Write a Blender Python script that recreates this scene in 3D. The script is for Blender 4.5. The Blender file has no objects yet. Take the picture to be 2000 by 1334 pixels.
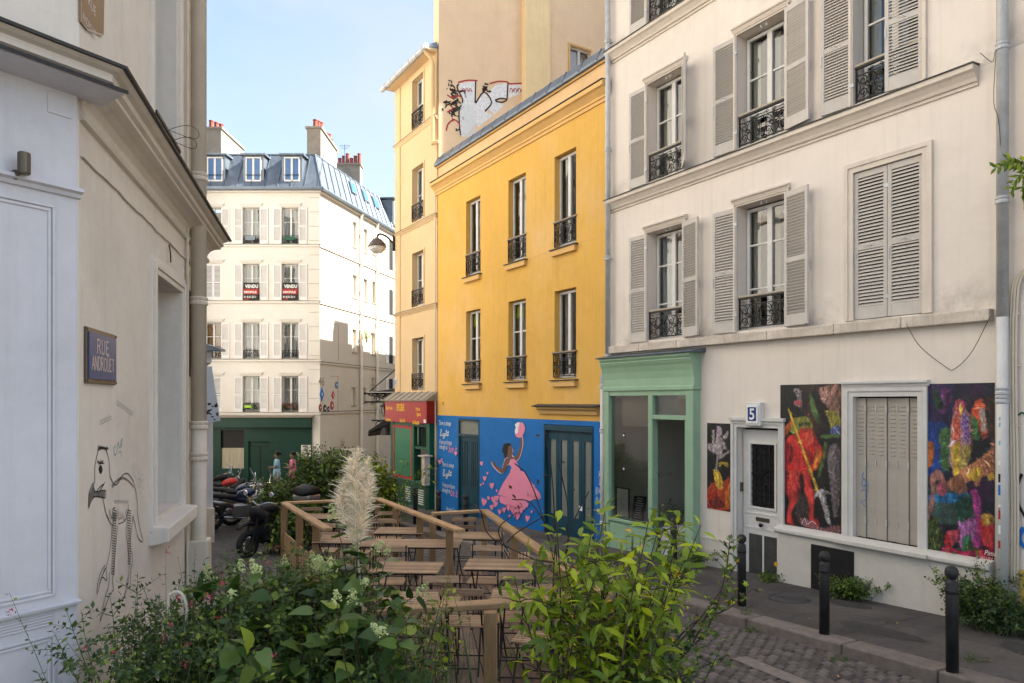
import bpy, math, random
import numpy as np
from mathutils import Vector, Matrix
random.seed(7); rng = np.random.default_rng(7)
sc = bpy.context.scene
COL = sc.collection
EZ, FP, HU, HV = 3.0, 1400.0, 1000.0, 783.0
# ---------------- camera, sky, sun, exposure ----------------
cd = bpy.data.cameras.new('camera'); cam = bpy.data.objects.new('camera', cd); COL.objects.link(cam)
cam.location = (0, 0, EZ); cam.rotation_euler = (math.radians(90), 0, 0)
cd.sensor_width = 36; cd.lens = 36*FP/2000; cd.shift_y = (HV-667)/2000; cd.clip_end = 2000; cd.clip_start = .05
sc.camera = cam
SUN_AZ, SUN_EL = math.radians(86), math.radians(42)
w = bpy.data.worlds.new('World'); sc.world = w; w.use_nodes = True
nt = w.node_tree; bg = nt.nodes['Background']
sky = nt.nodes.new('ShaderNodeTexSky'); sky.sky_type = 'NISHITA'; sky.sun_disc = False
sky.sun_elevation = SUN_EL; sky.sun_rotation = SUN_AZ; sky.air_density = 1.0; sky.dust_density = 1.3; sky.ozone_density = 2.5
tc = nt.nodes.new('ShaderNodeTexCoord'); mp = nt.nodes.new('ShaderNodeMapping'); mp.inputs['Scale'].default_value = (1.0, 1.0, 2.2)
nz = nt.nodes.new('ShaderNodeTexNoise'); nz.inputs['Scale'].default_value = 1.6; nz.inputs['Detail'].default_value = 5; nz.inputs['Roughness'].default_value = .55; nz.inputs['Distortion'].default_value = .2
rp = nt.nodes.new('ShaderNodeValToRGB'); rp.color_ramp.elements[0].position = .30; rp.color_ramp.elements[0].color = (0,0,0,1); rp.color_ramp.elements[1].position = .8; rp.color_ramp.elements[1].color = (.8,.8,.8,1)
mx = nt.nodes.new('ShaderNodeMixRGB'); mx.inputs[2].default_value = (2.3, 2.4, 2.4, 1)
nt.links.new(tc.outputs['Generated'], mp.inputs[0]); nt.links.new(mp.outputs[0], nz.inputs['Vector']); nt.links.new(nz.outputs['Fac'], rp.inputs[0])
nt.links.new(rp.outputs[0], mx.inputs[0]); nt.links.new(sky.outputs[0], mx.inputs[1]); nt.links.new(mx.outputs[0], bg.inputs[0])
bg.inputs[1].default_value = .08
sl = bpy.data.lights.new('sun', 'SUN'); sl.energy = 5.0; sl.angle = math.radians(.5); sl.color = (1, .95, .87)
so = bpy.data.objects.new('sun', sl); COL.objects.link(so); so.location = (20, 10, 40)
sd = Vector((math.sin(SUN_AZ)*math.cos(SUN_EL), math.cos(SUN_AZ)*math.cos(SUN_EL), math.sin(SUN_EL)))
so.rotation_euler = sd.to_track_quat('Z', 'Y').to_euler()
vs = sc.view_settings; vs.view_transform = 'Standard'; vs.look = 'None'; vs.gamma = 1; vs.exposure = 2.32
try:
    vs.use_white_balance = True; vs.white_balance_temperature = 6700; vs.white_balance_tint = 8
except Exception: pass
sc.render.engine = 'CYCLES'
sc.cycles.max_bounces = 7; sc.cycles.diffuse_bounces = 4; sc.cycles.glossy_bounces = 3; sc.cycles.transparent_max_bounces = 12
sc.cycles.sample_clamp_indirect = 6

# ---------------- frames: one per facade plane ----------------
class Frame:
    """x runs along the wall, y out of it, z up (world height)"""
    def __init__(s, p0, d):
        L = math.hypot(*d); s.d = (d[0]/L, d[1]/L); s.p0 = p0; s.n = (-s.d[1], s.d[0]); s.ang = math.atan2(s.d[1], s.d[0])
    def uv(s, u, v, p=0):
        a = (u-HU)/FP; qx = s.p0[0]+s.n[0]*p; qy = s.p0[1]+s.n[1]*p
        t = (a*qy-qx)/(s.d[0]-a*s.d[1]); Y = qy+t*s.d[1]
        return t, EZ+(HV-v)*Y/FP
    def s(s, u, p=0): return s.uv(u, 0, p)[0]
    def w(s, x, y, z): return Vector((s.p0[0]+s.d[0]*x+s.n[0]*y, s.p0[1]+s.d[1]*x+s.n[1]*y, z))
WORLD = Frame((0, 0), (1, 0))
FR = Frame((11, 0), (-.614, 1))
FB = Frame((-1.47-.257*8.6, 8.6), (.257, -1))
FC = Frame((-1.47-.257*4.24, 4.24), (-.643, -1))
FD = Frame((-9.64, 36), (-1, 0))
FE = Frame((-9.64+.236*18, 54), (-.236, -1))
_b = FR.w(25.32, 0, 0); FW = Frame((_b.x-FR.n[0]*12, _b.y-FR.n[1]*12), FR.n)
_c = FR.w(28.55, 0, 0); FG = Frame((_c.x, _c.y), (.236, 1))
def road_z(x, y):
    return .62-.047*max(-40, min(y, 46))
def walk_z(x, y): return road_z(x, y)+.12

# ---------------- mesh building ----------------
class MB:
    def __init__(s): s.v = []; s.f = []; s.m = []; s.cm = 0
    def add(s, vs, fs):
        o = len(s.v); s.v += [tuple(p) for p in vs]; s.f += [tuple(i+o for i in f) for f in fs]; s.m += [s.cm]*len(fs); return s
    def box(s, x0, x1, y0, y1, z0, z1):
        return s.add([(x0,y0,z0),(x1,y0,z0),(x1,y1,z0),(x0,y1,z0),(x0,y0,z1),(x1,y0,z1),(x1,y1,z1),(x0,y1,z1)],
            [(0,3,2,1),(4,5,6,7),(0,1,5,4),(1,2,6,5),(2,3,7,6),(3,0,4,7)])
    def cbox(s, x0, x1, y0, y1, z0, z1, c=.008):
        X=(x0,x0+c,x1-c,x1);Y=(y0,y0+c,y1-c,y1);Z=(z0,z0+c,z1-c,z1)
        vs=[];idx={}
        for sx in(0,1):
            for sy in(0,1):
                for sz in(0,1):
                    ox,oy,oz=(0,3)[sx],(0,3)[sy],(0,3)[sz]; ix,iy,iz=(1,2)[sx],(1,2)[sy],(1,2)[sz]
                    idx[sx,sy,sz,0]=len(vs);vs.append((X[ox],Y[iy],Z[iz]))
                    idx[sx,sy,sz,1]=len(vs);vs.append((X[ix],Y[oy],Z[iz]))
                    idx[sx,sy,sz,2]=len(vs);vs.append((X[ix],Y[iy],Z[oz]))
        F=[];I=idx
        for a in(0,1):
            F.append([I[a,0,0,0],I[a,1,0,0],I[a,1,1,0],I[a,0,1,0]]);F.append([I[0,a,0,1],I[1,a,0,1],I[1,a,1,1],I[0,a,1,1]]);F.append([I[0,0,a,2],I[1,0,a,2],I[1,1,a,2],I[0,1,a,2]])
            for b in(0,1):
                F.append([I[a,b,0,0],I[a,b,1,0],I[a,b,1,1],I[a,b,0,1]]);F.append([I[a,0,b,0],I[a,1,b,0],I[a,1,b,2],I[a,0,b,2]]);F.append([I[0,a,b,1],I[1,a,b,1],I[1,a,b,2],I[0,a,b,2]])
                for c2 in(0,1): F.append([I[a,b,c2,0],I[a,b,c2,1],I[a,b,c2,2]])
        cx,cy,cz=(x0+x1)/2,(y0+y1)/2,(z0+z1)/2
        G=[]
        for f in F:
            P=[Vector(vs[i]) for i in f]; n=(P[1]-P[0]).cross(P[2]-P[0]); c3=sum(P,Vector())/len(P)-Vector((cx,cy,cz))
            G.append(f if n.dot(c3)>0 else f[::-1])
        return s.add(vs,G)
    def obox(s, a, b, w, h, up=(0,0,1)):
        """bar from a to b, w wide, h high"""
        a=Vector(a);b=Vector(b);d=(b-a).normalized();U=Vector(up)
        if abs(d.dot(U))>.98: U=Vector((1,0,0))
        r=d.cross(U).normalized();U=r.cross(d)
        vs=[p+r*i*w/2+U*j*h/2 for p in(a,b) for (i,j) in((-1,-1),(1,-1),(1,1),(-1,1))]
        return s.add(vs,[(0,1,2,3),(7,6,5,4),(0,4,5,1),(1,5,6,2),(2,6,7,3),(3,7,4,0)])
    def tube(s, pts, r, n=6, caps=True):
        pts=[Vector(p) for p in pts]; k=len(pts); rs=r if hasattr(r,'__len__') else [r]*k
        vs=[];prev=None
        for i,p in enumerate(pts):
            d=(pts[min(i+1,k-1)]-pts[max(i-1,0)])
            if d.length<1e-9: d=Vector((0,0,1))
            d.normalize()
            if prev is None:
                a=Vector((0,0,1)) if abs(d.z)<.9 else Vector((1,0,0)); U=d.cross(a).normalized()
            else:
                U=prev-d*prev.dot(d)
                U = U.normalized() if U.length>1e-6 else d.orthogonal().normalized()
            prev=U;W=d.cross(U)
            for j in range(n):
                t=2*math.pi*j/n; vs.append(p+(U*math.cos(t)+W*math.sin(t))*rs[i])
        fs=[(i*n+j,i*n+(j+1)%n,(i+1)*n+(j+1)%n,(i+1)*n+j) for i in range(k-1) for j in range(n)]
        if caps: fs+= [tuple(range(n))[::-1], tuple((k-1)*n+j for j in range(n))]
        return s.add(vs,fs)
    def lathe(s, prof, c=(0,0,0), n=16, axis='z'):
        vs=[];k=len(prof)
        for r,z in prof:
            for j in range(n):
                t=2*math.pi*j/n
                a,b=r*math.cos(t),r*math.sin(t)
                p={'z':(a,b,z),'y':(a,z,b),'x':(z,a,b)}[axis]
                vs.append((c[0]+p[0],c[1]+p[1],c[2]+p[2]))
        fs=[(i*n+j,i*n+(j+1)%n,(i+1)*n+(j+1)%n,(i+1)*n+j) for i in range(k-1) for j in range(n)]
        fs+=[tuple(range(n))[::-1],tuple((k-1)*n+j for j in range(n))]
        return s.add(vs,fs)
    def prism(s, poly, a0, a1, axis='y'):
        """polygon (2D) extruded; axis y: poly is (x,z); x: (y,z); z: (x,y)"""
        n=len(poly)
        f={'y':lambda p,a:(p[0],a,p[1]),'x':lambda p,a:(a,p[0],p[1]),'z':lambda p,a:(p[0],p[1],a)}[axis]
        return s.add([f(p,a0) for p in poly]+[f(p,a1) for p in poly],
            [tuple(range(n)),tuple(range(2*n-1,n-1,-1))]+[(i,(i+1)%n,n+(i+1)%n,n+i) for i in range(n)])
    def ribbon(s, pts, wd, y, th=.002):
        """painted stroke on a wall: pts (x,z)"""
        k=len(pts); L=[];R=[]
        for i in range(k):
            a=pts[max(i-1,0)];b=pts[min(i+1,k-1)];dx,dz=b[0]-a[0],b[1]-a[1];l=math.hypot(dx,dz) or 1
            w_=wd[i] if hasattr(wd,'__len__') else wd
            L.append((pts[i][0]-dz/l*w_/2,pts[i][1]+dx/l*w_/2));R.append((pts[i][0]+dz/l*w_/2,pts[i][1]-dx/l*w_/2))
        for i in range(k-1):
            s.add([(L[i][0],y,L[i][1]),(R[i][0],y,R[i][1]),(R[i+1][0],y,R[i+1][1]),(L[i+1][0],y,L[i+1][1])],[(0,1,2,3)])
        return s
    def mesh(s, name, org=(0,0,0), smooth=False):
        me=bpy.data.meshes.new(name)
        me.from_pydata([(x-org[0],y-org[1],z-org[2]) for x,y,z in s.v],[],s.f)
        if any(s.m): me.polygons.foreach_set('material_index',s.m)
        if smooth: me.polygons.foreach_set('use_smooth',[True]*len(me.polygons))
        me.update(); return me
ORG={}
def recalc(me):
    import bmesh
    bm=bmesh.new();bm.from_mesh(me);bmesh.ops.recalc_face_normals(bm,faces=bm.faces);bm.to_mesh(me);bm.free()
def tag(o,label=None,cat=None,group=None,kind=None):
    if label:o['label']=label
    if cat:o['category']=cat
    if group:o['group']=group
    if kind:o['kind']=kind
    return o
def thing(name,label,cat,fr,org,group=None,rot=0):
    o=bpy.data.objects.new(name,None);COL.objects.link(o);o.empty_display_size=.1
    o.location=fr.w(*org);o.rotation_euler=(0,0,fr.ang+rot);ORG[o.name]=Vector(org);o['_f']=0
    del o['_f']
    return tag(o,label,cat,group)
def obj(name,mb,mat,parent=None,smooth=False,kind=None,label=None,fr=None,org=None,bev=0,fix=True,local=False):
    """mesh object whose verts are in the parent's frame coordinates"""
    if org is None:
        a=np.array(mb.v);lo=a.min(0);hi=a.max(0);org=Vector(((lo[0]+hi[0])/2,(lo[1]+hi[1])/2,lo[2]))
    org=Vector(org);me=mb.mesh(name,org,smooth)
    if fix: recalc(me)
    for m_ in (mat if isinstance(mat,(list,tuple)) else [mat]): me.materials.append(m_)
    o=bpy.data.objects.new(name,me);COL.objects.link(o)
    if parent: o.parent=parent;o.location=org-ORG[parent.name]
    else:
        fr=fr or WORLD;o.location=fr.w(*org);o.rotation_euler=(0,0,fr.ang)
    ORG[o.name]=org
    if bev:
        b=o.modifiers.new('bevel','BEVEL');b.width=bev;b.segments=2;b.limit_method='ANGLE'
    if kind:o['kind']=kind
    if label:o['label']=label
    return o
def inst(name,me,parent,loc,rot=(0,0,0),scale=None,local=False):
    """object sharing mesh me; loc in frame coordinates (or relative to the parent when local)"""
    o=bpy.data.objects.new(name,me);COL.objects.link(o)
    if parent:
        o.parent=parent;o.location=Vector(loc) if local else Vector(loc)-ORG[parent.name]
    else:o.location=loc
    o.rotation_euler=rot
    if scale:o.scale=scale
    ORG[o.name]=Vector((0,0,0));return o
def copy_tree(o,parent=None):
    c=o.copy();COL.objects.link(c)
    if parent:c.parent=parent
    for ch in o.children: copy_tree(ch,c)
    return c
def wall(mb,x0,x1,z0,z1,holes=(),rev=.25,y=0,depth=None,top=True):
    xs=sorted({x0,x1,*[h[0] for h in holes],*[h[1] for h in holes]});zs=sorted({z0,z1,*[h[2] for h in holes],*[h[3] for h in holes]})
    for a,b in zip(xs,xs[1:]):
        for c,d in zip(zs,zs[1:]):
            mx_,mz_=(a+b)/2,(c+d)/2
            if any(h[0]<mx_<h[1] and h[2]<mz_<h[3] for h in holes): continue
            mb.add([(a,y,c),(b,y,c),(b,y,d),(a,y,d)],[(3,2,1,0)])
    for h in holes:
        a,b,c,d=h[:4];r=y-(h[4] if len(h)>4 else rev)
        mb.add([(a,y,c),(b,y,c),(b,y,d),(a,y,d),(a,r,c),(b,r,c),(b,r,d),(a,r,d)],[(0,1,5,4),(1,2,6,5),(2,3,7,6),(3,0,4,7)])
    if depth:
        q=y-depth
        mb.add([(x0,y,z0),(x0,y,z1),(x0,q,z1),(x0,q,z0)],[(0,1,2,3)]);mb.add([(x1,y,z0),(x1,y,z1),(x1,q,z1),(x1,q,z0)],[(3,2,1,0)])
        mb.add([(x0,q,z0),(x1,q,z0),(x1,q,z1),(x0,q,z1)],[(0,1,2,3)])
        if top: mb.add([(x0,y,z1),(x1,y,z1),(x1,q,z1),(x0,q,z1)],[(0,1,2,3)])
    return mb
def curve(pts,n=4):
    """Catmull-Rom through the points"""
    P=[Vector((*p,0)) if len(p)==2 else Vector(p) for p in pts];P=[P[0]*2-P[1]]+P+[P[-1]*2-P[-2]];o=[]
    for i in range(1,len(P)-2):
        for k in range(n):
            t=k/n;a,b,c,d=P[i-1:i+3]
            o.append(.5*((2*b)+(c-a)*t+(2*a-5*b+4*c-d)*t*t+(3*b-a-3*c+d)*t**3))
    o.append(P[-2]);return [tuple(q)[:len(pts[0])] for q in o]

# ---------------- materials ----------------
def lin(h):
    h=h.lstrip('#');r=[int(h[i:i+2],16)/255 for i in(0,2,4)]
    return tuple(c/12.92 if c<.04045 else ((c+.055)/1.055)**2.4 for c in r)
MATS={}
def mat(name,col,rough=.8,metal=0,var=.12,scale=3,bump=.0,bscale=40,stretch=(1,1,1),streak=0,dirt=None,dirt_amt=.3,spec=.3,rnd=0,attr=False,trans=0,coords='Object',bands=None,sfreq=7):
    if isinstance(col,str): col=lin(col)
    m=bpy.data.materials.new(name);m.use_nodes=True;t=m.node_tree;N=t.nodes;L=t.links
    b=N['Principled BSDF'];b.inputs['Roughness'].default_value=rough;b.inputs['Metallic'].default_value=metal;b.inputs['Specular IOR Level'].default_value=spec
    tcn=N.new('ShaderNodeTexCoord');mpn=N.new('ShaderNodeMapping');mpn.inputs['Scale'].default_value=stretch;L.new(tcn.outputs[coords],mpn.inputs[0])
    def noise(sc_,det=6,rough_=.6,vec=None):
        n=N.new('ShaderNodeTexNoise');n.inputs['Scale'].default_value=sc_;n.inputs['Detail'].default_value=det;n.inputs['Roughness'].default_value=rough_;L.new(vec or mpn.outputs[0],n.inputs['Vector']);return n
    def mixc(fac,a,bb,mode='MIX'):
        x=N.new('ShaderNodeMixRGB');x.blend_type=mode
        for i,s_ in((0,fac),(1,a),(2,bb)):
            if isinstance(s_,(int,float)): x.inputs[i].default_value=s_
            elif isinstance(s_,tuple): x.inputs[i].default_value=(*s_[:3],1)
            else: L.new(s_,x.inputs[i])
        return x.outputs[0]
    def ramp(inp,lo,hi):
        r=N.new('ShaderNodeMapRange');r.inputs[1].default_value=lo;r.inputs[2].default_value=hi;L.new(inp,r.inputs[0]);return r.outputs[0]
    n1=noise(scale);c=mixc(ramp(n1.outputs['Fac'],.3,.7),tuple(x*(1-var) for x in col),tuple(min(1,x*(1+var)) for x in col))
    n3=noise(scale*9,3);c=mixc(ramp(n3.outputs['Fac'],.3,.7),c,mixc(1,c,(1-var*.6,)*3,'MULTIPLY'))
    if dirt:
        dc=lin(dirt) if isinstance(dirt,str) else dirt
        n2=noise(scale*.45,8,.7);k=N.new('ShaderNodeMath');k.operation='MULTIPLY';L.new(ramp(n2.outputs['Fac'],.5,.75),k.inputs[0]);k.inputs[1].default_value=dirt_amt;c=mixc(k.outputs[0],c,dc)
    if streak:
        mp2=N.new('ShaderNodeMapping');mp2.inputs['Scale'].default_value=(sfreq,sfreq,.35);L.new(tcn.outputs[coords],mp2.inputs[0])
        n4=noise(1.5,6,.65,mp2.outputs[0]);k=N.new('ShaderNodeMath');k.operation='MULTIPLY';L.new(ramp(n4.outputs['Fac'],.52,.8),k.inputs[0]);k.inputs[1].default_value=streak;c=mixc(k.outputs[0],c,tuple(x*.45 for x in col))
    if bands:
        sx=N.new('ShaderNodeSeparateXYZ');L.new(tcn.outputs['Object'],sx.inputs[0]);n5=noise(1.1,6,.7)
        for zb_,hh in bands:
            a=N.new('ShaderNodeMapRange');a.inputs[1].default_value=zb_;a.inputs[2].default_value=zb_+hh;a.inputs[3].default_value=1;a.inputs[4].default_value=0;L.new(sx.outputs[2],a.inputs[0])
            b_=N.new('ShaderNodeMath');b_.operation='GREATER_THAN';b_.inputs[1].default_value=zb_-.02;L.new(sx.outputs[2],b_.inputs[0])
            k=N.new('ShaderNodeMath');k.operation='MULTIPLY';L.new(a.outputs[0],k.inputs[0]);L.new(ramp(n5.outputs['Fac'],.46,.72),k.inputs[1])
            k2=N.new('ShaderNodeMath');k2.operation='MULTIPLY';L.new(k.outputs[0],k2.inputs[0]);L.new(b_.outputs[0],k2.inputs[1])
            c=mixc(k2.outputs[0],c,tuple(x*.3 for x in col))
    if rnd:
        oi=N.new('ShaderNodeObjectInfo');hv=N.new('ShaderNodeHueSaturation')
        r=N.new('ShaderNodeMapRange');r.inputs[3].default_value=1-rnd;r.inputs[4].default_value=1+rnd;L.new(oi.outputs['Random'],r.inputs[0]);L.new(r.outputs[0],hv.inputs['Value']);L.new(c,hv.inputs['Color']);c=hv.outputs[0]
    if attr:
        an=N.new('ShaderNodeAttribute');an.attribute_name='rnd';hv=N.new('ShaderNodeHueSaturation')
        r=N.new('ShaderNodeMapRange');r.inputs[3].default_value=.5;r.inputs[4].default_value=1.7;L.new(an.outputs['Fac'],r.inputs[0]);L.new(r.outputs[0],hv.inputs['Value'])
        r2=N.new('ShaderNodeMapRange');r2.inputs[3].default_value=.525;r2.inputs[4].default_value=.47;L.new(an.outputs['Fac'],r2.inputs[0]);L.new(r2.outputs[0],hv.inputs['Hue']);L.new(c,hv.inputs['Color']);c=hv.outputs[0]
    L.new(c,b.inputs['Base Color'])
    h=None
    if bump:
        nb=noise(bscale,5,.6);bn=N.new('ShaderNodeBump');bn.inputs['Strength'].default_value=bump;bn.inputs['Distance'].default_value=.01;L.new(nb.outputs['Fac'],bn.inputs['Height'])
        nb2=noise(bscale*.08,3,.5);bn2=N.new('ShaderNodeBump');bn2.inputs['Strength'].default_value=bump*.8;bn2.inputs['Distance'].default_value=.03;L.new(nb2.outputs['Fac'],bn2.inputs['Height']);L.new(bn.outputs[0],bn2.inputs['Normal'])
        L.new(bn2.outputs[0],b.inputs['Normal']);h=bn2
    rr=ramp(n3.outputs['Fac'],.2,.8);rm=N.new('ShaderNodeMapRange');rm.inputs[3].default_value=max(0,rough-.08);rm.inputs[4].default_value=min(1,rough+.08);L.new(n3.outputs['Fac'],rm.inputs[0]);L.new(rm.outputs[0],b.inputs['Roughness'])
    if trans:
        tr=N.new('ShaderNodeBsdfTranslucent');x=N.new('ShaderNodeMixShader');x.inputs[0].default_value=trans
        tcx=mixc(1,c,(1.0,1.0,.5),'MULTIPLY');L.new(tcx,tr.inputs[0]);L.new(b.outputs[0],x.inputs[1]);L.new(tr.outputs[0],x.inputs[2]);L.new(x.outputs[0],N['Material Output'].inputs[0])
    MATS[name]=m;return m
def glass(name,tint=(.5,.53,.55),refl=.17,trans=.75):
    m=bpy.data.materials.new(name);m.use_nodes=True;t=m.node_tree;N=t.nodes;L=t.links;N.remove(N['Principled BSDF'])
    g=N.new('ShaderNodeBsdfGlossy');g.inputs['Roughness'].default_value=.03;g.inputs[0].default_value=(.9,.92,.95,1)
    tr=N.new('ShaderNodeBsdfTransparent');tr.inputs[0].default_value=(*[trans*x/.55 for x in tint],1)
    lw=N.new('ShaderNodeLayerWeight');lw.inputs[0].default_value=.35
    r=N.new('ShaderNodeMapRange');r.inputs[3].default_value=refl*.45;r.inputs[4].default_value=min(1,refl*2.4);L.new(lw.outputs['Fresnel'],r.inputs[0])
    nz_=N.new('ShaderNodeTexNoise');nz_.inputs['Scale'].default_value=2.2;bn=N.new('ShaderNodeBump');bn.inputs['Strength'].default_value=.06;bn.inputs['Distance'].default_value=.05;tcn=N.new('ShaderNodeTexCoord');L.new(tcn.outputs['Object'],nz_.inputs['Vector']);L.new(nz_.outputs['Fac'],bn.inputs['Height']);L.new(bn.outputs[0],g.inputs['Normal'])
    x=N.new('ShaderNodeMixShader');L.new(r.outputs[0],x.inputs[0]);L.new(tr.outputs[0],x.inputs[1]);L.new(g.outputs[0],x.inputs[2]);L.new(x.outputs[0],N['Material Output'].inputs[0])
    return m
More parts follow.
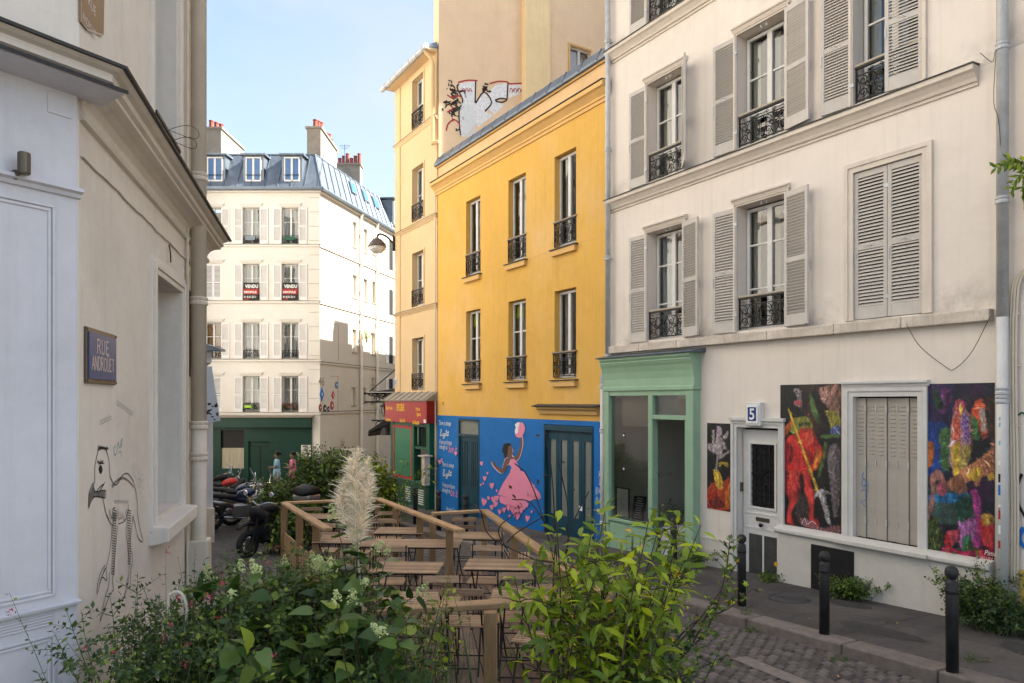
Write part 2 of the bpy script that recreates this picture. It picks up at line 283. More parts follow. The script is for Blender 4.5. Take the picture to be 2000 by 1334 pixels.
M=dict(
 white_plaster=mat('white_plaster',(.75,.67,.595),.9,var=.05,scale=.7,bump=.18,bscale=30,streak=.20,sfreq=10,dirt=(.55,.46,.38),dirt_amt=.4,bands=[(4.68,.55),(7.66,.4),(10.7,.4),(-.2,1.2)]),
 white_base=mat('white_base_paint',(.60,.56,.50),.8,var=.06,scale=1.2,bump=.35,bscale=18,streak=.15,dirt=(.25,.22,.18),dirt_amt=.5),
 trim=mat('cream_trim',(.66,.58,.50),.8,var=.07,scale=2,bump=.15,streak=.3),
 stone_ledge=mat('stone_ledge',(.62,.54,.46),.9,var=.22,scale=3,bump=.5,bscale=25,streak=.95,sfreq=26),
 yellow=mat('yellow_plaster',(.70,.405,.092),.9,var=.08,scale=.6,bump=.2,bscale=30,sfreq=11,streak=.34,dirt=(.74,.50,.25),dirt_amt=.8,bands=[(.0,.5),(3.5,.0001)]),
 yellow_trim=mat('pale_yellow_trim',(.70,.43,.16),.85,var=.06,scale=1,bump=.12,streak=.2),
 orange=mat('apricot_plaster',(.68,.49,.28),.9,var=.05,scale=.8,bump=.1,bscale=30,streak=.1),
 parapet=mat('parapet_plaster',(.70,.46,.24),.9,var=.08,scale=1,bump=.15,streak=.25),
 party=mat('party_wall_plaster',(.84,.60,.38),.95,var=.09,scale=.35,bump=.2,bscale=15,streak=.1,dirt=(.60,.36,.15),dirt_amt=.55),
 party2=mat('chimney_breast_plaster',(.84,.62,.34),.95,var=.08,scale=.5,bump=.2,streak=.2,dirt=(.42,.3,.2),dirt_amt=.4),
 far=mat('far_plaster',(.70,.67,.62),.9,var=.04,scale=.4,bump=.1,streak=.08,dirt=(.55,.44,.33),dirt_amt=.4),
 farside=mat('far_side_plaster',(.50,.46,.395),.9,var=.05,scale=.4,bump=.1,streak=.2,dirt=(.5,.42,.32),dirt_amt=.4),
 left=mat('left_plaster',(.70,.64,.56),.9,var=.06,scale=1.2,bump=.3,bscale=14,streak=.22,dirt=(.35,.29,.22),dirt_amt=.35),
 grey=mat('grey_paint',(.55,.545,.568),.6,var=.07,scale=2,bump=.22,bscale=20,streak=.22,dirt=(.36,.35,.36),dirt_amt=.35),
 zinc=mat('zinc',(.155,.185,.225),.42,.55,var=.18,scale=2.5,bump=.06,bscale=8,streak=.3),
 zinc_light=mat('zinc_pipe',(.50,.51,.52),.5,.25,var=.15,scale=5,streak=.3),
 lead=mat('dark_lead',(.07,.07,.07),.6,.3,var=.3,scale=4,bump=.2),
 pipe_cream=mat('cream_pipe_paint',(.62,.54,.43),.5,var=.08,scale=4,streak=.2),
 pipe_orange=mat('apricot_pipe',(.62,.42,.20),.5,var=.06),
 white_metal=mat('white_pipe_paint',(.60,.58,.55),.45,var=.07,scale=4,streak=.25),
 shutter=mat('grey_shutter_paint',(.53,.485,.44),.6,var=.06,scale=5,bump=.08,streak=.2,rnd=.05),
 shutter_white=mat('white_shutter_paint',(.74,.72,.70),.6,var=.04,rnd=.04),
 frame=mat('white_window_paint',(.66,.64,.61),.45,var=.05,scale=6,streak=.1),
 glass=glass('window_glass'), glass_dark=glass('shop_glass',(.5,.52,.5),.6,1.0),
 glass_blue=glass('sky_glass',(.2,.33,.45),.5,.4),
 curtain=mat('curtain_cream',(.62,.56,.42),.9,var=.15,scale=6,stretch=(6,1,.2),trans=.25),
 curtain2=mat('curtain_white',(.65,.65,.62),.9,var=.18,scale=6,stretch=(6,1,.2),trans=.25),
 curtain_ochre=mat('curtain_ochre',(.42,.22,.04),.9,var=.15,scale=6),
 blind=mat('roller_blind',(.52,.46,.36),.9,var=.05),
 iron=mat('black_iron',(.018,.016,.016),.5,.4,var=.2,scale=10,spec=.4),
 rust=mat('rail_wood',(.35,.25,.17),.6,var=.15),
 handrail=mat('beige_handrail',(.44,.38,.30),.6,var=.1),
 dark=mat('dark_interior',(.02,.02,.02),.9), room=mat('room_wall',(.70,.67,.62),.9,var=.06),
 blue=mat('mural_blue',(.004,.145,.46),.65,var=.10,scale=1.2,bump=.25,bscale=10,spec=.3),
 teal=mat('teal_door_paint',(.010,.055,.085),.45,var=.12,scale=4,bump=.08),
 green=mat('sage_shop_paint',(.29,.44,.30),.45,var=.07,scale=3,bump=.06,streak=.15),
 dkgreen=mat('bottle_green_paint',(.006,.085,.045),.4,var=.12,scale=3,bump=.05),
 shopgreen=mat('far_shop_green',(.008,.042,.028),.5,var=.12,scale=1),
 bollard=mat('bollard_paint',(.022,.021,.022),.5,var=.35,scale=6,bump=.1,dirt=(.14,.13,.12),dirt_amt=.35,streak=.3), taupe=mat('taupe_metal_shutter',(.40,.36,.31),.55,var=.08,scale=4,streak=.25),
 red=mat('red_sign',(.34,.007,.009),.4,var=.08,scale=2), darkred=mat('dark_red_sign',(.25,.006,.010),.4),
 redtrim=mat('red_trim',(.42,.03,.03),.5),
 gold=mat('yellow_lettering',(.80,.42,.03),.5), white=mat('white_paint',(.78,.78,.76),.6,var=.03),
 pink=mat('pink_paint',(.80,.27,.40),.65,var=.04), pinklt=mat('pale_pink_paint',(.85,.55,.62),.65,var=.03), skinp=mat('brown_skin_paint',(.17,.09,.065),.65,var=.05), black=mat('black_paint',(.012,.011,.012),.55,var=.1),
 asphalt=mat('asphalt',(.085,.075,.070),.9,var=.32,scale=1.5,bump=.6,bscale=60,dirt=(.13,.11,.098),dirt_amt=.8),
 kerb=mat('granite_kerb',(.19,.16,.14),.85,var=.2,scale=8,bump=.5,bscale=50,rnd=.12,dirt=(.08,.07,.06),dirt_amt=.5),
 sett=mat('granite_sett',(.12,.102,.092),.8,var=.25,scale=9,bump=.5,bscale=70,rnd=.35),
 grout=mat('sand_joint',(.028,.025,.022),.95,var=.3,scale=10),
 linep=mat('worn_road_paint',(.20,.17,.15),.85,var=.2,scale=15),
 wood=mat('rail_timber',(.43,.265,.135),.7,var=.25,scale=3,bump=.25,bscale=30,stretch=(1,6,6),rnd=.12,dirt=(.16,.11,.07),dirt_amt=.5),
 post=mat('post_timber',(.33,.205,.10),.75,var=.25,scale=3,bump=.25,bscale=30,stretch=(6,6,1),rnd=.12,dirt=(.13,.09,.05),dirt_amt=.5),
 slatw=mat('weathered_slat',(.45,.295,.18),.7,var=.28,scale=5,bump=.25,bscale=30,stretch=(1,8,8),rnd=.25),
 deck=mat('deck_plank',(.19,.125,.09),.8,var=.25,scale=3,bump=.3,bscale=25,stretch=(8,1,8),rnd=.25,dirt=(.07,.05,.04),dirt_amt=.5),
 soil=mat('soil',(.03,.022,.016),1,var=.4,scale=12,bump=.8),
 bark=mat('bark',(.075,.055,.035),.9,var=.3,scale=12,bump=.4), stemg=mat('green_stem',(.09,.12,.035),.7,var=.2), bramble=mat('dark_twig',(.045,.03,.025),.8,var=.3),
 brass=mat('brass',(.13,.105,.075),.4,.6), steel=mat('brushed_steel',(.35,.33,.31),.35,.9,var=.1,scale=20,stretch=(1,1,10)),
 chrome=mat('chrome',(.6,.6,.62),.15,1), rubber=mat('tyre_rubber',(.018,.018,.018),.8),
 terracotta=mat('terracotta',(.27,.07,.05),.8,var=.2), chimney=mat('chimney_render',(.30,.26,.21),.9,var=.12,streak=.3,dirt=(.15,.12,.1),dirt_amt=.5),
)
# window-pane material that lets us see a dim room or a curtain behind
def leafmat(name,col,trans=.3,rough=.5): return mat(name,col,rough,var=.12,scale=20,attr=True,trans=trans,spec=.35)
M.update(
 leaf_dark=leafmat('leaf_dark',(.050,.092,.018)), leaf_mid=leafmat('leaf_mid',(.115,.180,.022)), leaf_lime=leafmat('leaf_lime',(.27,.36,.022),.4),
 leaf_blue=leafmat('leaf_bluegreen',(.042,.088,.040)), leaf_yellow=leafmat('leaf_yellow',(.60,.36,.02)), leaf_big=leafmat('leaf_big',(.055,.110,.024),.3,.4),
 flower_white=mat('flower_white',(.62,.68,.34),.8,var=.2,trans=.3), flower_pink=mat('flower_pink',(.55,.06,.13),.7,var=.2,trans=.3), flower_violet=mat('flower_violet',(.22,.08,.38),.7),
 plume=mat('plume',(.82,.70,.49),.8,var=.1,attr=True), blade=leafmat('blade',(.06,.11,.045)))
# ---------------- shared building bits ----------------
def casement(par,x0,x1,z0,z1,y,bars=(.45,),curt=None,leaf2=True,fmat='frame',glassm='glass',stile=.05,cy=.12,open_right=0,name='window',cmat='curtain'):
    mb=MB();s=stile;t=.05
    mb.box(x0,x0+s,y-t,y,z0,z1);mb.box(x1-s,x1,y-t,y,z0,z1);mb.box(x0+s,x1-s,y-t,y,z1-s,z1);mb.box(x0+s,x1-s,y-t,y,z0,z0+s*1.5)
    xm=(x0+x1)/2;i0,i1=x0+s,x1-s
    spans=[(i0,xm),(xm,i1)] if leaf2 else [(i0,i1)]
    if leaf2: mb.box(xm-.045,xm+.045,y-t,y+.012,z0+s*1.5,z1-s)
    for b in bars:
        zb=z0+(z1-z0)*b
        for a,c in spans: mb.box(a+(.045 if a==xm else 0),c-(.045 if c==xm else 0),y-t+.01,y-.01,zb-.014,zb+.014)
    wdw=obj(name,mb,M[fmat],par)
    for a,c in spans:
        g=MB().add([(a,y-t/2,z0+s),(c,y-t/2,z0+s),(c,y-t/2,z1-s),(a,y-t/2,z1-s)],[(3,2,1,0)])
        obj('pane',g,M[glassm],wdw,fix=False)
    if curt:
        for (a,c) in curt:
            n=int(max(4,(c-a)*(x1-x0)/.035));mb=MB();P=[]
            for i in range(n+1):
                xx=x0+(x1-x0)*(a+(c-a)*i/n);P.append((xx,y-cy-.03*math.sin(i*1.7)-.02*math.sin(i*.9)))
            for i in range(n):
                mb.add([(P[i][0],P[i][1],z0+.02),(P[i+1][0],P[i+1][1],z0+.02),(P[i+1][0],P[i+1][1],z1-.03),(P[i][0],P[i][1],z1-.03)],[(0,1,2,3)])
            obj('curtain',mb,M[cmat],wdw,fix=False)
    return wdw
def spiral(cx,cz,r,a0,turns,sg=1,n=14):
    return [(cx+r*(1-.78*i/n)*math.cos(a0+sg*turns*2*math.pi*i/n),0,cz+r*(1-.78*i/n)*math.sin(a0+sg*turns*2*math.pi*i/n)) for i in range(n+1)]
GC={}
def guard_mesh(w_,h,cells=2,t=.011,style=0,seg=5):
    k=(round(w_,2),round(h,2),cells,style,seg)
    if k in GC: return GC[k]
    mb=MB();mb.box(0,w_,-.02,.02,h-.03,h)if style!=2 else mb.box(0,w_,-.012,.012,h-.02,h)
    mb.box(0,w_,-.008,.008,h-.13,h-.115);mb.box(0,w_,-.01,.01,.02,.04);mb.box(.0,.02,-.01,.01,0,h);mb.box(w_-.02,w_,-.01,.01,0,h)
    cw=w_/cells;H=h-.16
    for c in range(cells):
        x=c*cw;cx=x+cw/2
        for sg in(-1,1):
            for (dx,dz,r,a0,tu,dd) in((.27,.74,.20,math.pi/2,1.35,sg),(.27,.26,.20,-math.pi/2,1.35,-sg),(.13,.5,.12,0 if sg>0 else math.pi,1.1,sg)):
                R=r*min(cw,H)
                mb.tube(spiral(cx+sg*dx*cw,.04+dz*H,R,a0,tu,dd,12 if seg>4 else 9),t*.75,seg if seg<5 else 5,False)
            mb.tube(curve([(cx+sg*.02*cw,0,.04),(cx+sg*.16*cw,0,.04+.3*H),(cx+sg*.03*cw,0,.04+.5*H),(cx+sg*.16*cw,0,.04+.7*H),(cx+sg*.02*cw,0,.04+H)],4),t*.75,4,False)
            mb.tube(curve([(cx+sg*.48*cw,0,.04),(cx+sg*.36*cw,0,.04+.5*H),(cx+sg*.48*cw,0,.04+H)],4),t*.7,4,False)
        mb.lathe([(0.001,-.012),(.035,-.006),(.035,.006),(.001,.012)],(cx,0,.04+H*.5),8,'y')
        for a in range(3): mb.tube(spiral(x+cw*(.2+.3*a),h-.075,.03,0,1,1,7),t*.5,4,False)
    me=mb.mesh('window_guard_iron',smooth=False);me.materials.append(M['iron']);GC[k]=me;return me
SC={}
def shutter_mesh(w_,h,m,slats=False,n=30):
    k=(round(w_,2),round(h,2),m,slats)
    if k in SC:return SC[k]
    mb=MB();t=.035;s=.055
    mb.cbox(0,s,-t,0,0,h,.004);mb.cbox(w_-s,w_,-t,0,0,h,.004)
    mb.box(s,w_-s,-t+.003,-.003,0,.17);mb.box(s,w_-s,-t+.003,-.003,h-.08,h);mb.box(s,w_-s,-t+.003,-.003,h*.47,h*.47+.075)
    if slats:
        for z in slat_zs(h,n): slat_geo(mb,s,w_-s,z,(h/n)*.6)
    me=mb.mesh('shutter_leaf');me.materials.append(M[m]);SC[k]=me;return me
def slat_zs(h,n):
    p=(h-.25)/n;return [z for z in (.17+p*(i+.5) for i in range(n)) if not(h*.47+.006<z<h*.47+.069)]
def slat_geo(mb,x0,x1,z,d,y=-.0175):
    c=.024;mb.add([(x0,y-.016,z+d*.5+.003),(x0,y-.016,z+d*.5-.004),(x0,y+.016,z-d*.5-.004),(x0,y+.016,z-d*.5+.003),(x1,y-.016,z+d*.5+.003),(x1,y-.016,z+d*.5-.004),(x1,y+.016,z-d*.5-.004),(x1,y+.016,z-d*.5+.003)],[(0,1,2,3),(7,6,5,4),(0,4,5,1),(1,5,6,2),(2,6,7,3),(3,7,4,0)])
SLATM={}
def slat_mesh(w_,m):
    k=(round(w_,2),m)
    if k not in SLATM:
        mb=MB();slat_geo(mb,0,w_,0,.034,0);SLATM[k]=mb.mesh('slat');SLATM[k].materials.append(M[m])
    return SLATM[k]
REST=MB()
def shutter(par,hx,z,w_,h,rot,m='shutter',indiv=True,n=44,y=.04,hw=True):
    o=inst('shutter',shutter_mesh(w_,h,m),par,(hx,y,z),(0,0,rot))
    sm=slat_mesh(w_-.11,m)
    for zz in slat_zs(h,n):
        if indiv: inst('slat',sm,o,(.055,-.0175,zz),local=True)
        else:
            mb=MB();slat_geo(mb,.055,w_-.055,zz,.034);c,s_=math.cos(rot),math.sin(rot)
            REST.add([(hx+a*c-b*s_,y+a*s_+b*c,z+q) for a,b,q in mb.v],mb.f)
    if hw:
        mb=MB();mb.tube([(w_*.45,.0,h*.47+.04),(w_*.5,.03,h*.47+.045),(w_*.62,.03,h*.47+.05)],.006,5);mb.box(w_-.02,w_-.005,0,.012,h*.38,h*.46)
        for zz in(.25,h-.3): mb.box(-.03,.05,-.012,.006,zz,zz+.05)
        q=obj('latch',mb,M['zinc_light'],None);q.parent=o;q.location=ORG[q.name];q.rotation_euler=(0,0,0)
    return o
def molding(mb,x0,x1,prof,ends=True):
    """profile [(y,z)...] swept along x"""
    return mb.prism(prof,x0,x1,'x')
def downpipe(name,label,fr,x,p,z0,z1,r,m,joints,cat='drainpipe',segs=None,group=None):
    t=thing(name,label,cat,fr,(x,p,z0),group)
    mb=MB()
    for a,b,mm in (segs or [(z0,z1,m)]):
        q=MB().lathe([(r,a),(r,b)],(x,p,0),14);o=obj('pipe_section',q,M[mm],t,smooth=False);
        for pl in o.data.polygons: pl.use_smooth=len(pl.vertices)==4
    for z in joints:
        q=MB().lathe([(r+.003,z-.05),(r+.014,z-.04),(r+.014,z-.015),(r+.006,z),(r+.014,z+.015),(r+.016,z+.03),(r+.003,z+.04)],(x,p,0),14)
        q.box(x-.015,x+.015,-p*0+.0,p,z-.012,z+.012);obj('collar',q,M[m],t)
    return t

# ---------------- ground, road, pavement ----------------
def sheet(x0,x1,y0,y1,zf,nx,ny,off=0):
    mb=MB();
    for j in range(ny+1):
        for i in range(nx+1):
            x=x0+(x1-x0)*i/nx;y=y0+(y1-y0)*j/ny;mb.v.append((x,y,zf(x,y)+off))
    for j in range(ny):
        for i in range(nx):
            a=j*(nx+1)+i;mb.f.append((a,a+1,a+nx+2,a+nx+1));mb.m.append(0)
    return mb
def cobble_mat():
    m=mat('cobble_road',(.095,.085,.080),.8,var=.3,scale=2,bump=.3,bscale=60);t=m.node_tree;N=t.nodes;L=t.links;b=N['Principled BSDF']
    tcn=N.new('ShaderNodeTexCoord');mp_=N.new('ShaderNodeMapping');mp_.inputs['Rotation'].default_value=(0,0,.55);L.new(tcn.outputs['Object'],mp_.inputs[0])
    br=N.new('ShaderNodeTexBrick');br.inputs['Scale'].default_value=1;br.inputs['Brick Width'].default_value=.16;br.inputs['Row Height'].default_value=.12;br.inputs['Mortar Size'].default_value=.012;br.inputs['Mortar Smooth'].default_value=.4
    br.inputs['Color1'].default_value=(.12,.105,.10,1);br.inputs['Color2'].default_value=(.07,.062,.058,1);br.inputs['Mortar'].default_value=(.03,.026,.022,1);L.new(mp_.outputs[0],br.inputs['Vector']);L.new(br.outputs['Color'],b.inputs['Base Color'])
    bn=N.new('ShaderNodeBump');bn.inputs['Strength'].default_value=.6;bn.inputs['Distance'].default_value=.015;bn.invert=True;L.new(br.outputs['Fac'],bn.inputs['Height']);L.new(bn.outputs[0],b.inputs['Normal']);return m
M['cobble']=cobble_mat()
g=obj('ground',sheet(-400,400,-200,1000,lambda x,y:road_z(x,y)-.05 if y<46 else -1.6,8,120),M['asphalt'],fix=False,kind='structure')
road=obj('road',sheet(-19,20,-6,46,road_z,4,26,-.012),M['cobble'],fix=False,kind='structure')
# right pavement along the facades
KS0,KS1=1.0,29.5
def zf_(fr): return lambda x,p:walk_z(*fr.w(x,p,0)[:2])
pv=MB();zr=zf_(FR);n=40
for i in range(n+1):
    s_=KS0+(KS1-KS0)*i/n
    pv.v+=[(s_,-.3,zr(s_,-.3)),(s_,2.02,zr(s_,2.02)),(s_,2.02,zr(s_,2.02)-.3)]
for i in range(n):
    a=i*3;pv.f+=[(a,a+1,a+4,a+3),(a+1,a+2,a+5,a+4)];pv.m+=[0,0]
pave=obj('pavement',pv,M['asphalt'],None,fr=FR,fix=True,kind='structure')
def strip(mb,fr,x0,x1,p0,p1,h,zoff=0):
    """slab piece following the slope"""
    z=zf_(fr);P=[(x0,p0),(x1,p0),(x1,p1),(x0,p1)]
    mb.add([(x,p,z(x,p)-h) for x,p in P]+[(x,p,z(x,p)+zoff) for x,p in P],[(3,2,1,0),(4,5,6,7),(0,1,5,4),(1,2,6,5),(2,3,7,6),(3,0,4,7)])
x=KS0
while x<KS1:
    L_=random.uniform(.95,1.35);mb=MB();strip(mb,FR,x+.006,x+L_-.006,2.02,2.33+random.uniform(-.006,.006),.3,.004+random.uniform(0,.006))
    obj('kerb_stone',mb,M['kerb'],pave,bev=.02);x+=L_
PATCH=mat('asphalt_patch',(.055,.050,.048),.9,var=.2,scale=4,bump=.7,bscale=80)
# crack joints
mb=MB()
for s_ in(3.2,5.6,8.1,10.7,13.4,16.2):
    pts=[(s_+random.uniform(-.02,.02),p,zr(s_,p)+.0015) for p in np.linspace(.02,2.0,9)]
    for a,b in zip(pts,pts[1:]): mb.add([(a[0]-.004,a[1],a[2]),(a[0]+.004,a[1],a[2]),(b[0]+.004,b[1],b[2]),(b[0]-.004,b[1],b[2])],[(0,1,2,3)])
for k in range(2,30): 
    a,b=k,k+1;p=.95+.04*math.sin(k*1.3);q=.95+.04*math.sin((k+1)*1.3);mb.add([(a,p,zr(a,p)+.0015),(a,p+.008,zr(a,p)+.0015),(b,q+.008,zr(b,q)+.0015),(b,q,zr(b,q)+.0015)],[(0,1,2,3)])
obj('pavement_joint',mb,M['grout'],pave,fix=False)
for (s_,p_,a_,b_) in((10.6,1.45,.55,.22),(14.2,1.3,.7,.3),(11.6,.55,.35,.2),(9.0,.8,.6,.35),(16.8,1.2,.5,.4)):
    mb=MB();P_=[(s_+a_*math.cos(t)*random.uniform(.8,1.1),p_+b_*math.sin(t)*random.uniform(.8,1.1)) for t in np.linspace(.3,6.0,11)];mb.add([(x,y,zr(x,y)+.0035) for x,y in P_],[tuple(range(11))]);obj('asphalt_patch',mb,PATCH,pave,fix=False)
mh=thing('manhole_cover','round iron manhole cover set in the pavement before the white street door','manhole cover',FR,(12.15,.98,zr(12.15,.98)))
mb=MB();mb.lathe([(.27,zr(12.15,.98)-.03),(.27,zr(12.15,.98)+.016),(.25,zr(12.15,.98)+.018),(.245,zr(12.15,.98)+.012),(.235,zr(12.15,.98)+.012),(.23,zr(12.15,.98)+.018),(.12,zr(12.15,.98)+.018),(.115,zr(12.15,.98)+.013),(.10,zr(12.15,.98)+.013),(.095,zr(12.15,.98)+.018)],(12.15,.98,0),28);obj('lid',mb,M['lead'],mh)
# painted road line
mb=MB();pts=[(2.40,7.55),(3.15,5.9),(3.9,4.3)]
for (a,b) in zip(pts,pts[1:]):
    P=[(a[0]-.09,a[1]),(a[0]+.09,a[1]+.08),(b[0]+.09,b[1]+.08),(b[0]-.09,b[1])]
    mb.add([(x,y,road_z(x,y)+.022) for x,y in P],[(0,1,2,3)])
tag(obj('road_line',mb,M['linep'],fix=False),kind='structure')
# setts: rows across the street, real stones
SM=[]
for k in range(6):
    a,b,h_=.058,.05,.03
    j=lambda q:q*random.uniform(.86,1.04)
    mb=MB();mb.add([(-j(a),-j(b),-h_),(j(a),-j(b),-h_),(j(a),j(b),-h_),(-j(a),j(b),-h_),(-j(a)*.97,-j(b)*.97,.006),(j(a)*.97,-j(b)*.97,.006),(j(a)*.97,j(b)*.97,.006),(-j(a)*.97,j(b)*.97,.006),
      (-a*.68,-b*.68,.0175),(a*.68,-b*.68,.0175),(a*.68,b*.68,.0175),(-a*.68,b*.68,.0175)],[(0,1,5,4),(1,2,6,5),(2,3,7,6),(3,0,4,7),(4,5,9,8),(5,6,10,9),(6,7,11,10),(7,4,8,11),(8,9,10,11)])
    SM.append(mb.mesh('sett'));SM[-1].materials.append(M['sett'])
cand=[]
row=0;p=2.40
while p<10.5:
    s_=3.0+(row%2)*.06
    while s_<27:
        ss=s_+random.uniform(-.008,.008);pp=p+.05*math.sin(s_*2.2)+.012*math.sin(s_*7+row)+random.uniform(-.006,.006);v=FR.w(ss,pp,0)
        if v.y>3.9 and v.y<17.5 and (v.x>-6.9 or v.y<9) and v.x>-3.4-.3*v.y*.4: cand.append((ss,pp,v))
        s_+=.122
    p+=.107;row+=1
def vis(v):
    u=HU+FP*v.x/v.y;q=HV+FP*(EZ-v.z)/v.y
    return (1080<u<1730 and 1180<q<1345 and v.y<9)
near=sorted([c for c in cand if vis(Vector((c[2].x,c[2].y,road_z(c[2].x,c[2].y))))],key=lambda c:c[2].y)
nset=set(id(c) for c in near[:300]);rest=MB()
sl_=Vector((0,1,-.047)).normalized()
for c in cand:
    s_,pp,v=c;z=road_z(v.x,v.y)-.004+random.uniform(-.004,.004);rz=FR.ang+random.uniform(-.06,.06)+.10*math.cos(s_*2.2);me=random.choice(SM)
    if id(c) in nset:
        inst('sett',me,None,(v.x,v.y,z),(math.atan(-.047)*1,0,rz)).parent=road;o=COL.objects[-1]
        o.location=Vector((v.x,v.y,z))-ORG['road'];o.rotation_euler=(random.uniform(-.03,.03),random.uniform(-.03,.03),rz)
    else:
        cz,sz=math.cos(rz),math.sin(rz);q=[tuple(a.co) for a in me.vertices];fs=[tuple(pl.vertices) for pl in me.polygons][4:] if v.y>9 else [tuple(pl.vertices) for pl in me.polygons]
        rest.add([(v.x+a*cz-b*sz,v.y+a*sz+b*cz,z+d) for a,b,d in q],fs)
o=obj('sett_paving',rest,M['sett'],road,fix=False,kind='stuff')

# ---------------- white building (FR, s 10.0 .. 17.2) ----------------
WB=thing('apartment_building','cream white apartment building with grey louvred shutters, green shop and painting banners','building',FR,(13.6,0,0))
hw=.48;CX=(15.58,13.42,11.35)
rows=((4.13,6.20),(7.14,9.03),(10.17,12.05))
holes=[(c-hw,c+hw,a,b) for a,b in rows for c in CX if not(c==11.35 and a<5)]
holes.append((11.35-hw,11.35+hw,4.13,6.20,.03))
holes+=[(10.93,11.83,1.02,3.06,.10)]             # grey metal shutters
holes+=[(13.08,13.90,-.2,2.57,.22)]              # street door
holes+=[(14.85,17.05,-.4,3.05,.0)]               # shop
mb=MB();wall(mb,10.0,17.2,-.6,16.5,holes,.25,0,None)
# close body; rear
mb.add([(10,0,-.6),(10,0,16.5),(10,-9,16.5),(10,-9,-.6)],[(0,1,2,3)]);mb.add([(17.2,0,-.6),(17.2,0,16.5),(17.2,-9,16.5),(17.2,-9,-.6)],[(0,1,2,3)]);mb.add([(10,-9,-.6),(17.2,-9,-.6),(17.2,-9,16.5),(10,-9,16.5)],[(0,1,2,3)])
obj('wall',mb,M['white_plaster'],WB,fix=False)
mb=MB();mb.box(10,17.2,-9,.15,16.5,16.7);obj('roof',mb,M['zinc'],WB)
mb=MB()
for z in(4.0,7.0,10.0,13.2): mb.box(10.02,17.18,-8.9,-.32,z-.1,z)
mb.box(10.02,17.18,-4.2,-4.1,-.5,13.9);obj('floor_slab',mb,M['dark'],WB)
def cornice(par,x0,x1,z,y=0,m='trim',sc_=1,cap='lead'):
    k=sc_;molding_prof=[(y-.02,z-.20*k),(y+.02*k,z-.20*k),(y+.02*k,z-.165*k),(y+.04*k,z-.165*k),(y+.055*k,z-.13*k),(y+.09*k,z-.085*k),(y+.12*k,z-.065*k),(y+.12*k,z-.012),(y-.02,z-.012)]
    q=MB();molding(q,x0,x1,molding_prof);o=obj('cornice',q,M[m],par)
    if cap:
        q=MB();q.prism([(y-.02,z-.012),(y+.135*k,z-.018),(y+.137*k,z-.004),(y-.02,z+.012)],x0-.01,x1+.01,'x');obj('cornice_flashing',q,M[cap],par)
    return o
cornice(WB,10.20,17.2,7.08,sc_=1.25);cornice(WB,10.0,17.2,10.10,sc_=1.25)
q=MB();x=10.03
while x<17.18:
    x2=min(x+random.uniform(.85,1.2),17.19);mb=MB();mb.box(x+.003,x2-.003,-.03,.12+random.uniform(-.003,.003),3.955,4.10);obj('ledge_stone',mb,M['stone_ledge'],WB,bev=.012);x=x2
def architrave(par,x0,x1,z0,z1,wd=.09,hood=True,m='trim',y=0,bottom=False):
    mb=MB()
    for (k,t) in((0,.028),(1,.045)):
        a=wd*(.55 if k else 0);b=wd if k else wd*.55
        mb.box(x0-b,x0-a,y-.01,y+t,z0,z1+b);mb.box(x1+a,x1+b,y-.01,y+t,z0,z1+b);mb.box(x0-a,x1+a,y-.01,y+t,z1+a,z1+b)
    o=obj('window_surround',mb,M[m],par)
    if hood:
        mb=MB();mb.prism([(y-.01,z1+wd+.002),(y+.05,z1+wd+.002),(y+.06,z1+wd+.03),(y+.085,z1+wd+.05),(y+.085,z1+wd+.075),(y-.01,z1+wd+.085)],x0-wd-.02,x1+wd+.02,'x');obj('hood_mould',mb,M[m],par)
for a,b in rows:
    for c in CX:
        architrave(WB,c-hw,c+hw,a,b,.055 if not(c==11.35 and a<5) else .13,not(c==11.35 and a<5))
for i,(a,b) in enumerate(rows):
    for j,c in enumerate(CX):
        if i==0 and j==2: continue
        casement(WB,c-hw+.02,c+hw-.02,a+.03,b-.03,-.21,(.30,.62) if i==1 else (.34,.70),[(.38,.62) if (i,j)!=(0,0) else (.55,.8),(.80,.97)] if (i,j)!=(1,0) else [(.6,.9)],cmat='curtain' if i or j else 'curtain2')
        me=guard_mesh(2*hw-.02,.50 if i else .52,2);g_=inst('window_guard',me,WB,(c-hw+.01,-.03,a+.04))
        mb=MB();mb.cbox(c-hw,c+hw,-.06,.0,a+(.50 if i else .52)+.04,a+(.50 if i else .52)+.075);obj('handrail',mb,M['handrail'],WB)
        mb=MB();mb.box(c-hw,c+hw,-.25,.0,a,a+.025);obj('sill',mb,M['trim'],WB)
        mb=MB();
        for k in(-.05,.05): mb.lathe([(.018,b-.0),(.014,b-.03),(.004,b-.045)],(c+k,-.06,0),8)
        obj('stop_peg',mb,M['white'],WB)
R_=math.radians
sw=.475
def pair(i,j,left,right,indL=True,indR=True):
    a,b=rows[i];c=CX[j];h=b-a-.02
    if left is not None: shutter(WB,c+hw+.01,a+.01,sw,h,R_(left),indiv=indL,n=38)
    if right is not None: shutter(WB,c-hw-.01,a+.01,sw,h,R_(right),indiv=indR,n=38)
pair(0,0,2,168,False,False);pair(0,1,3,170,False,True);pair(1,0,2,140,False,False);pair(1,1,2,172,False,True);pair(1,2,3,None,True)
a,b=rows[1];shutter(WB,11.35-hw+.01,a+.01,sw,b-a-.02,R_(8),indiv=True,n=38,y=-.005)
shutter(WB,11.35+.002,4.14,sw-.005,2.05,0,indiv=True,n=38,y=-.004,hw=True);shutter(WB,11.35-.48,4.14,sw-.005,2.05,0,indiv=True,n=38,y=-.002,hw=True)
pair(2,0,2,150,False,False);pair(2,1,2,170,False,False)
obj('slat',REST,M['shutter'],WB,fix=False,kind='stuff')
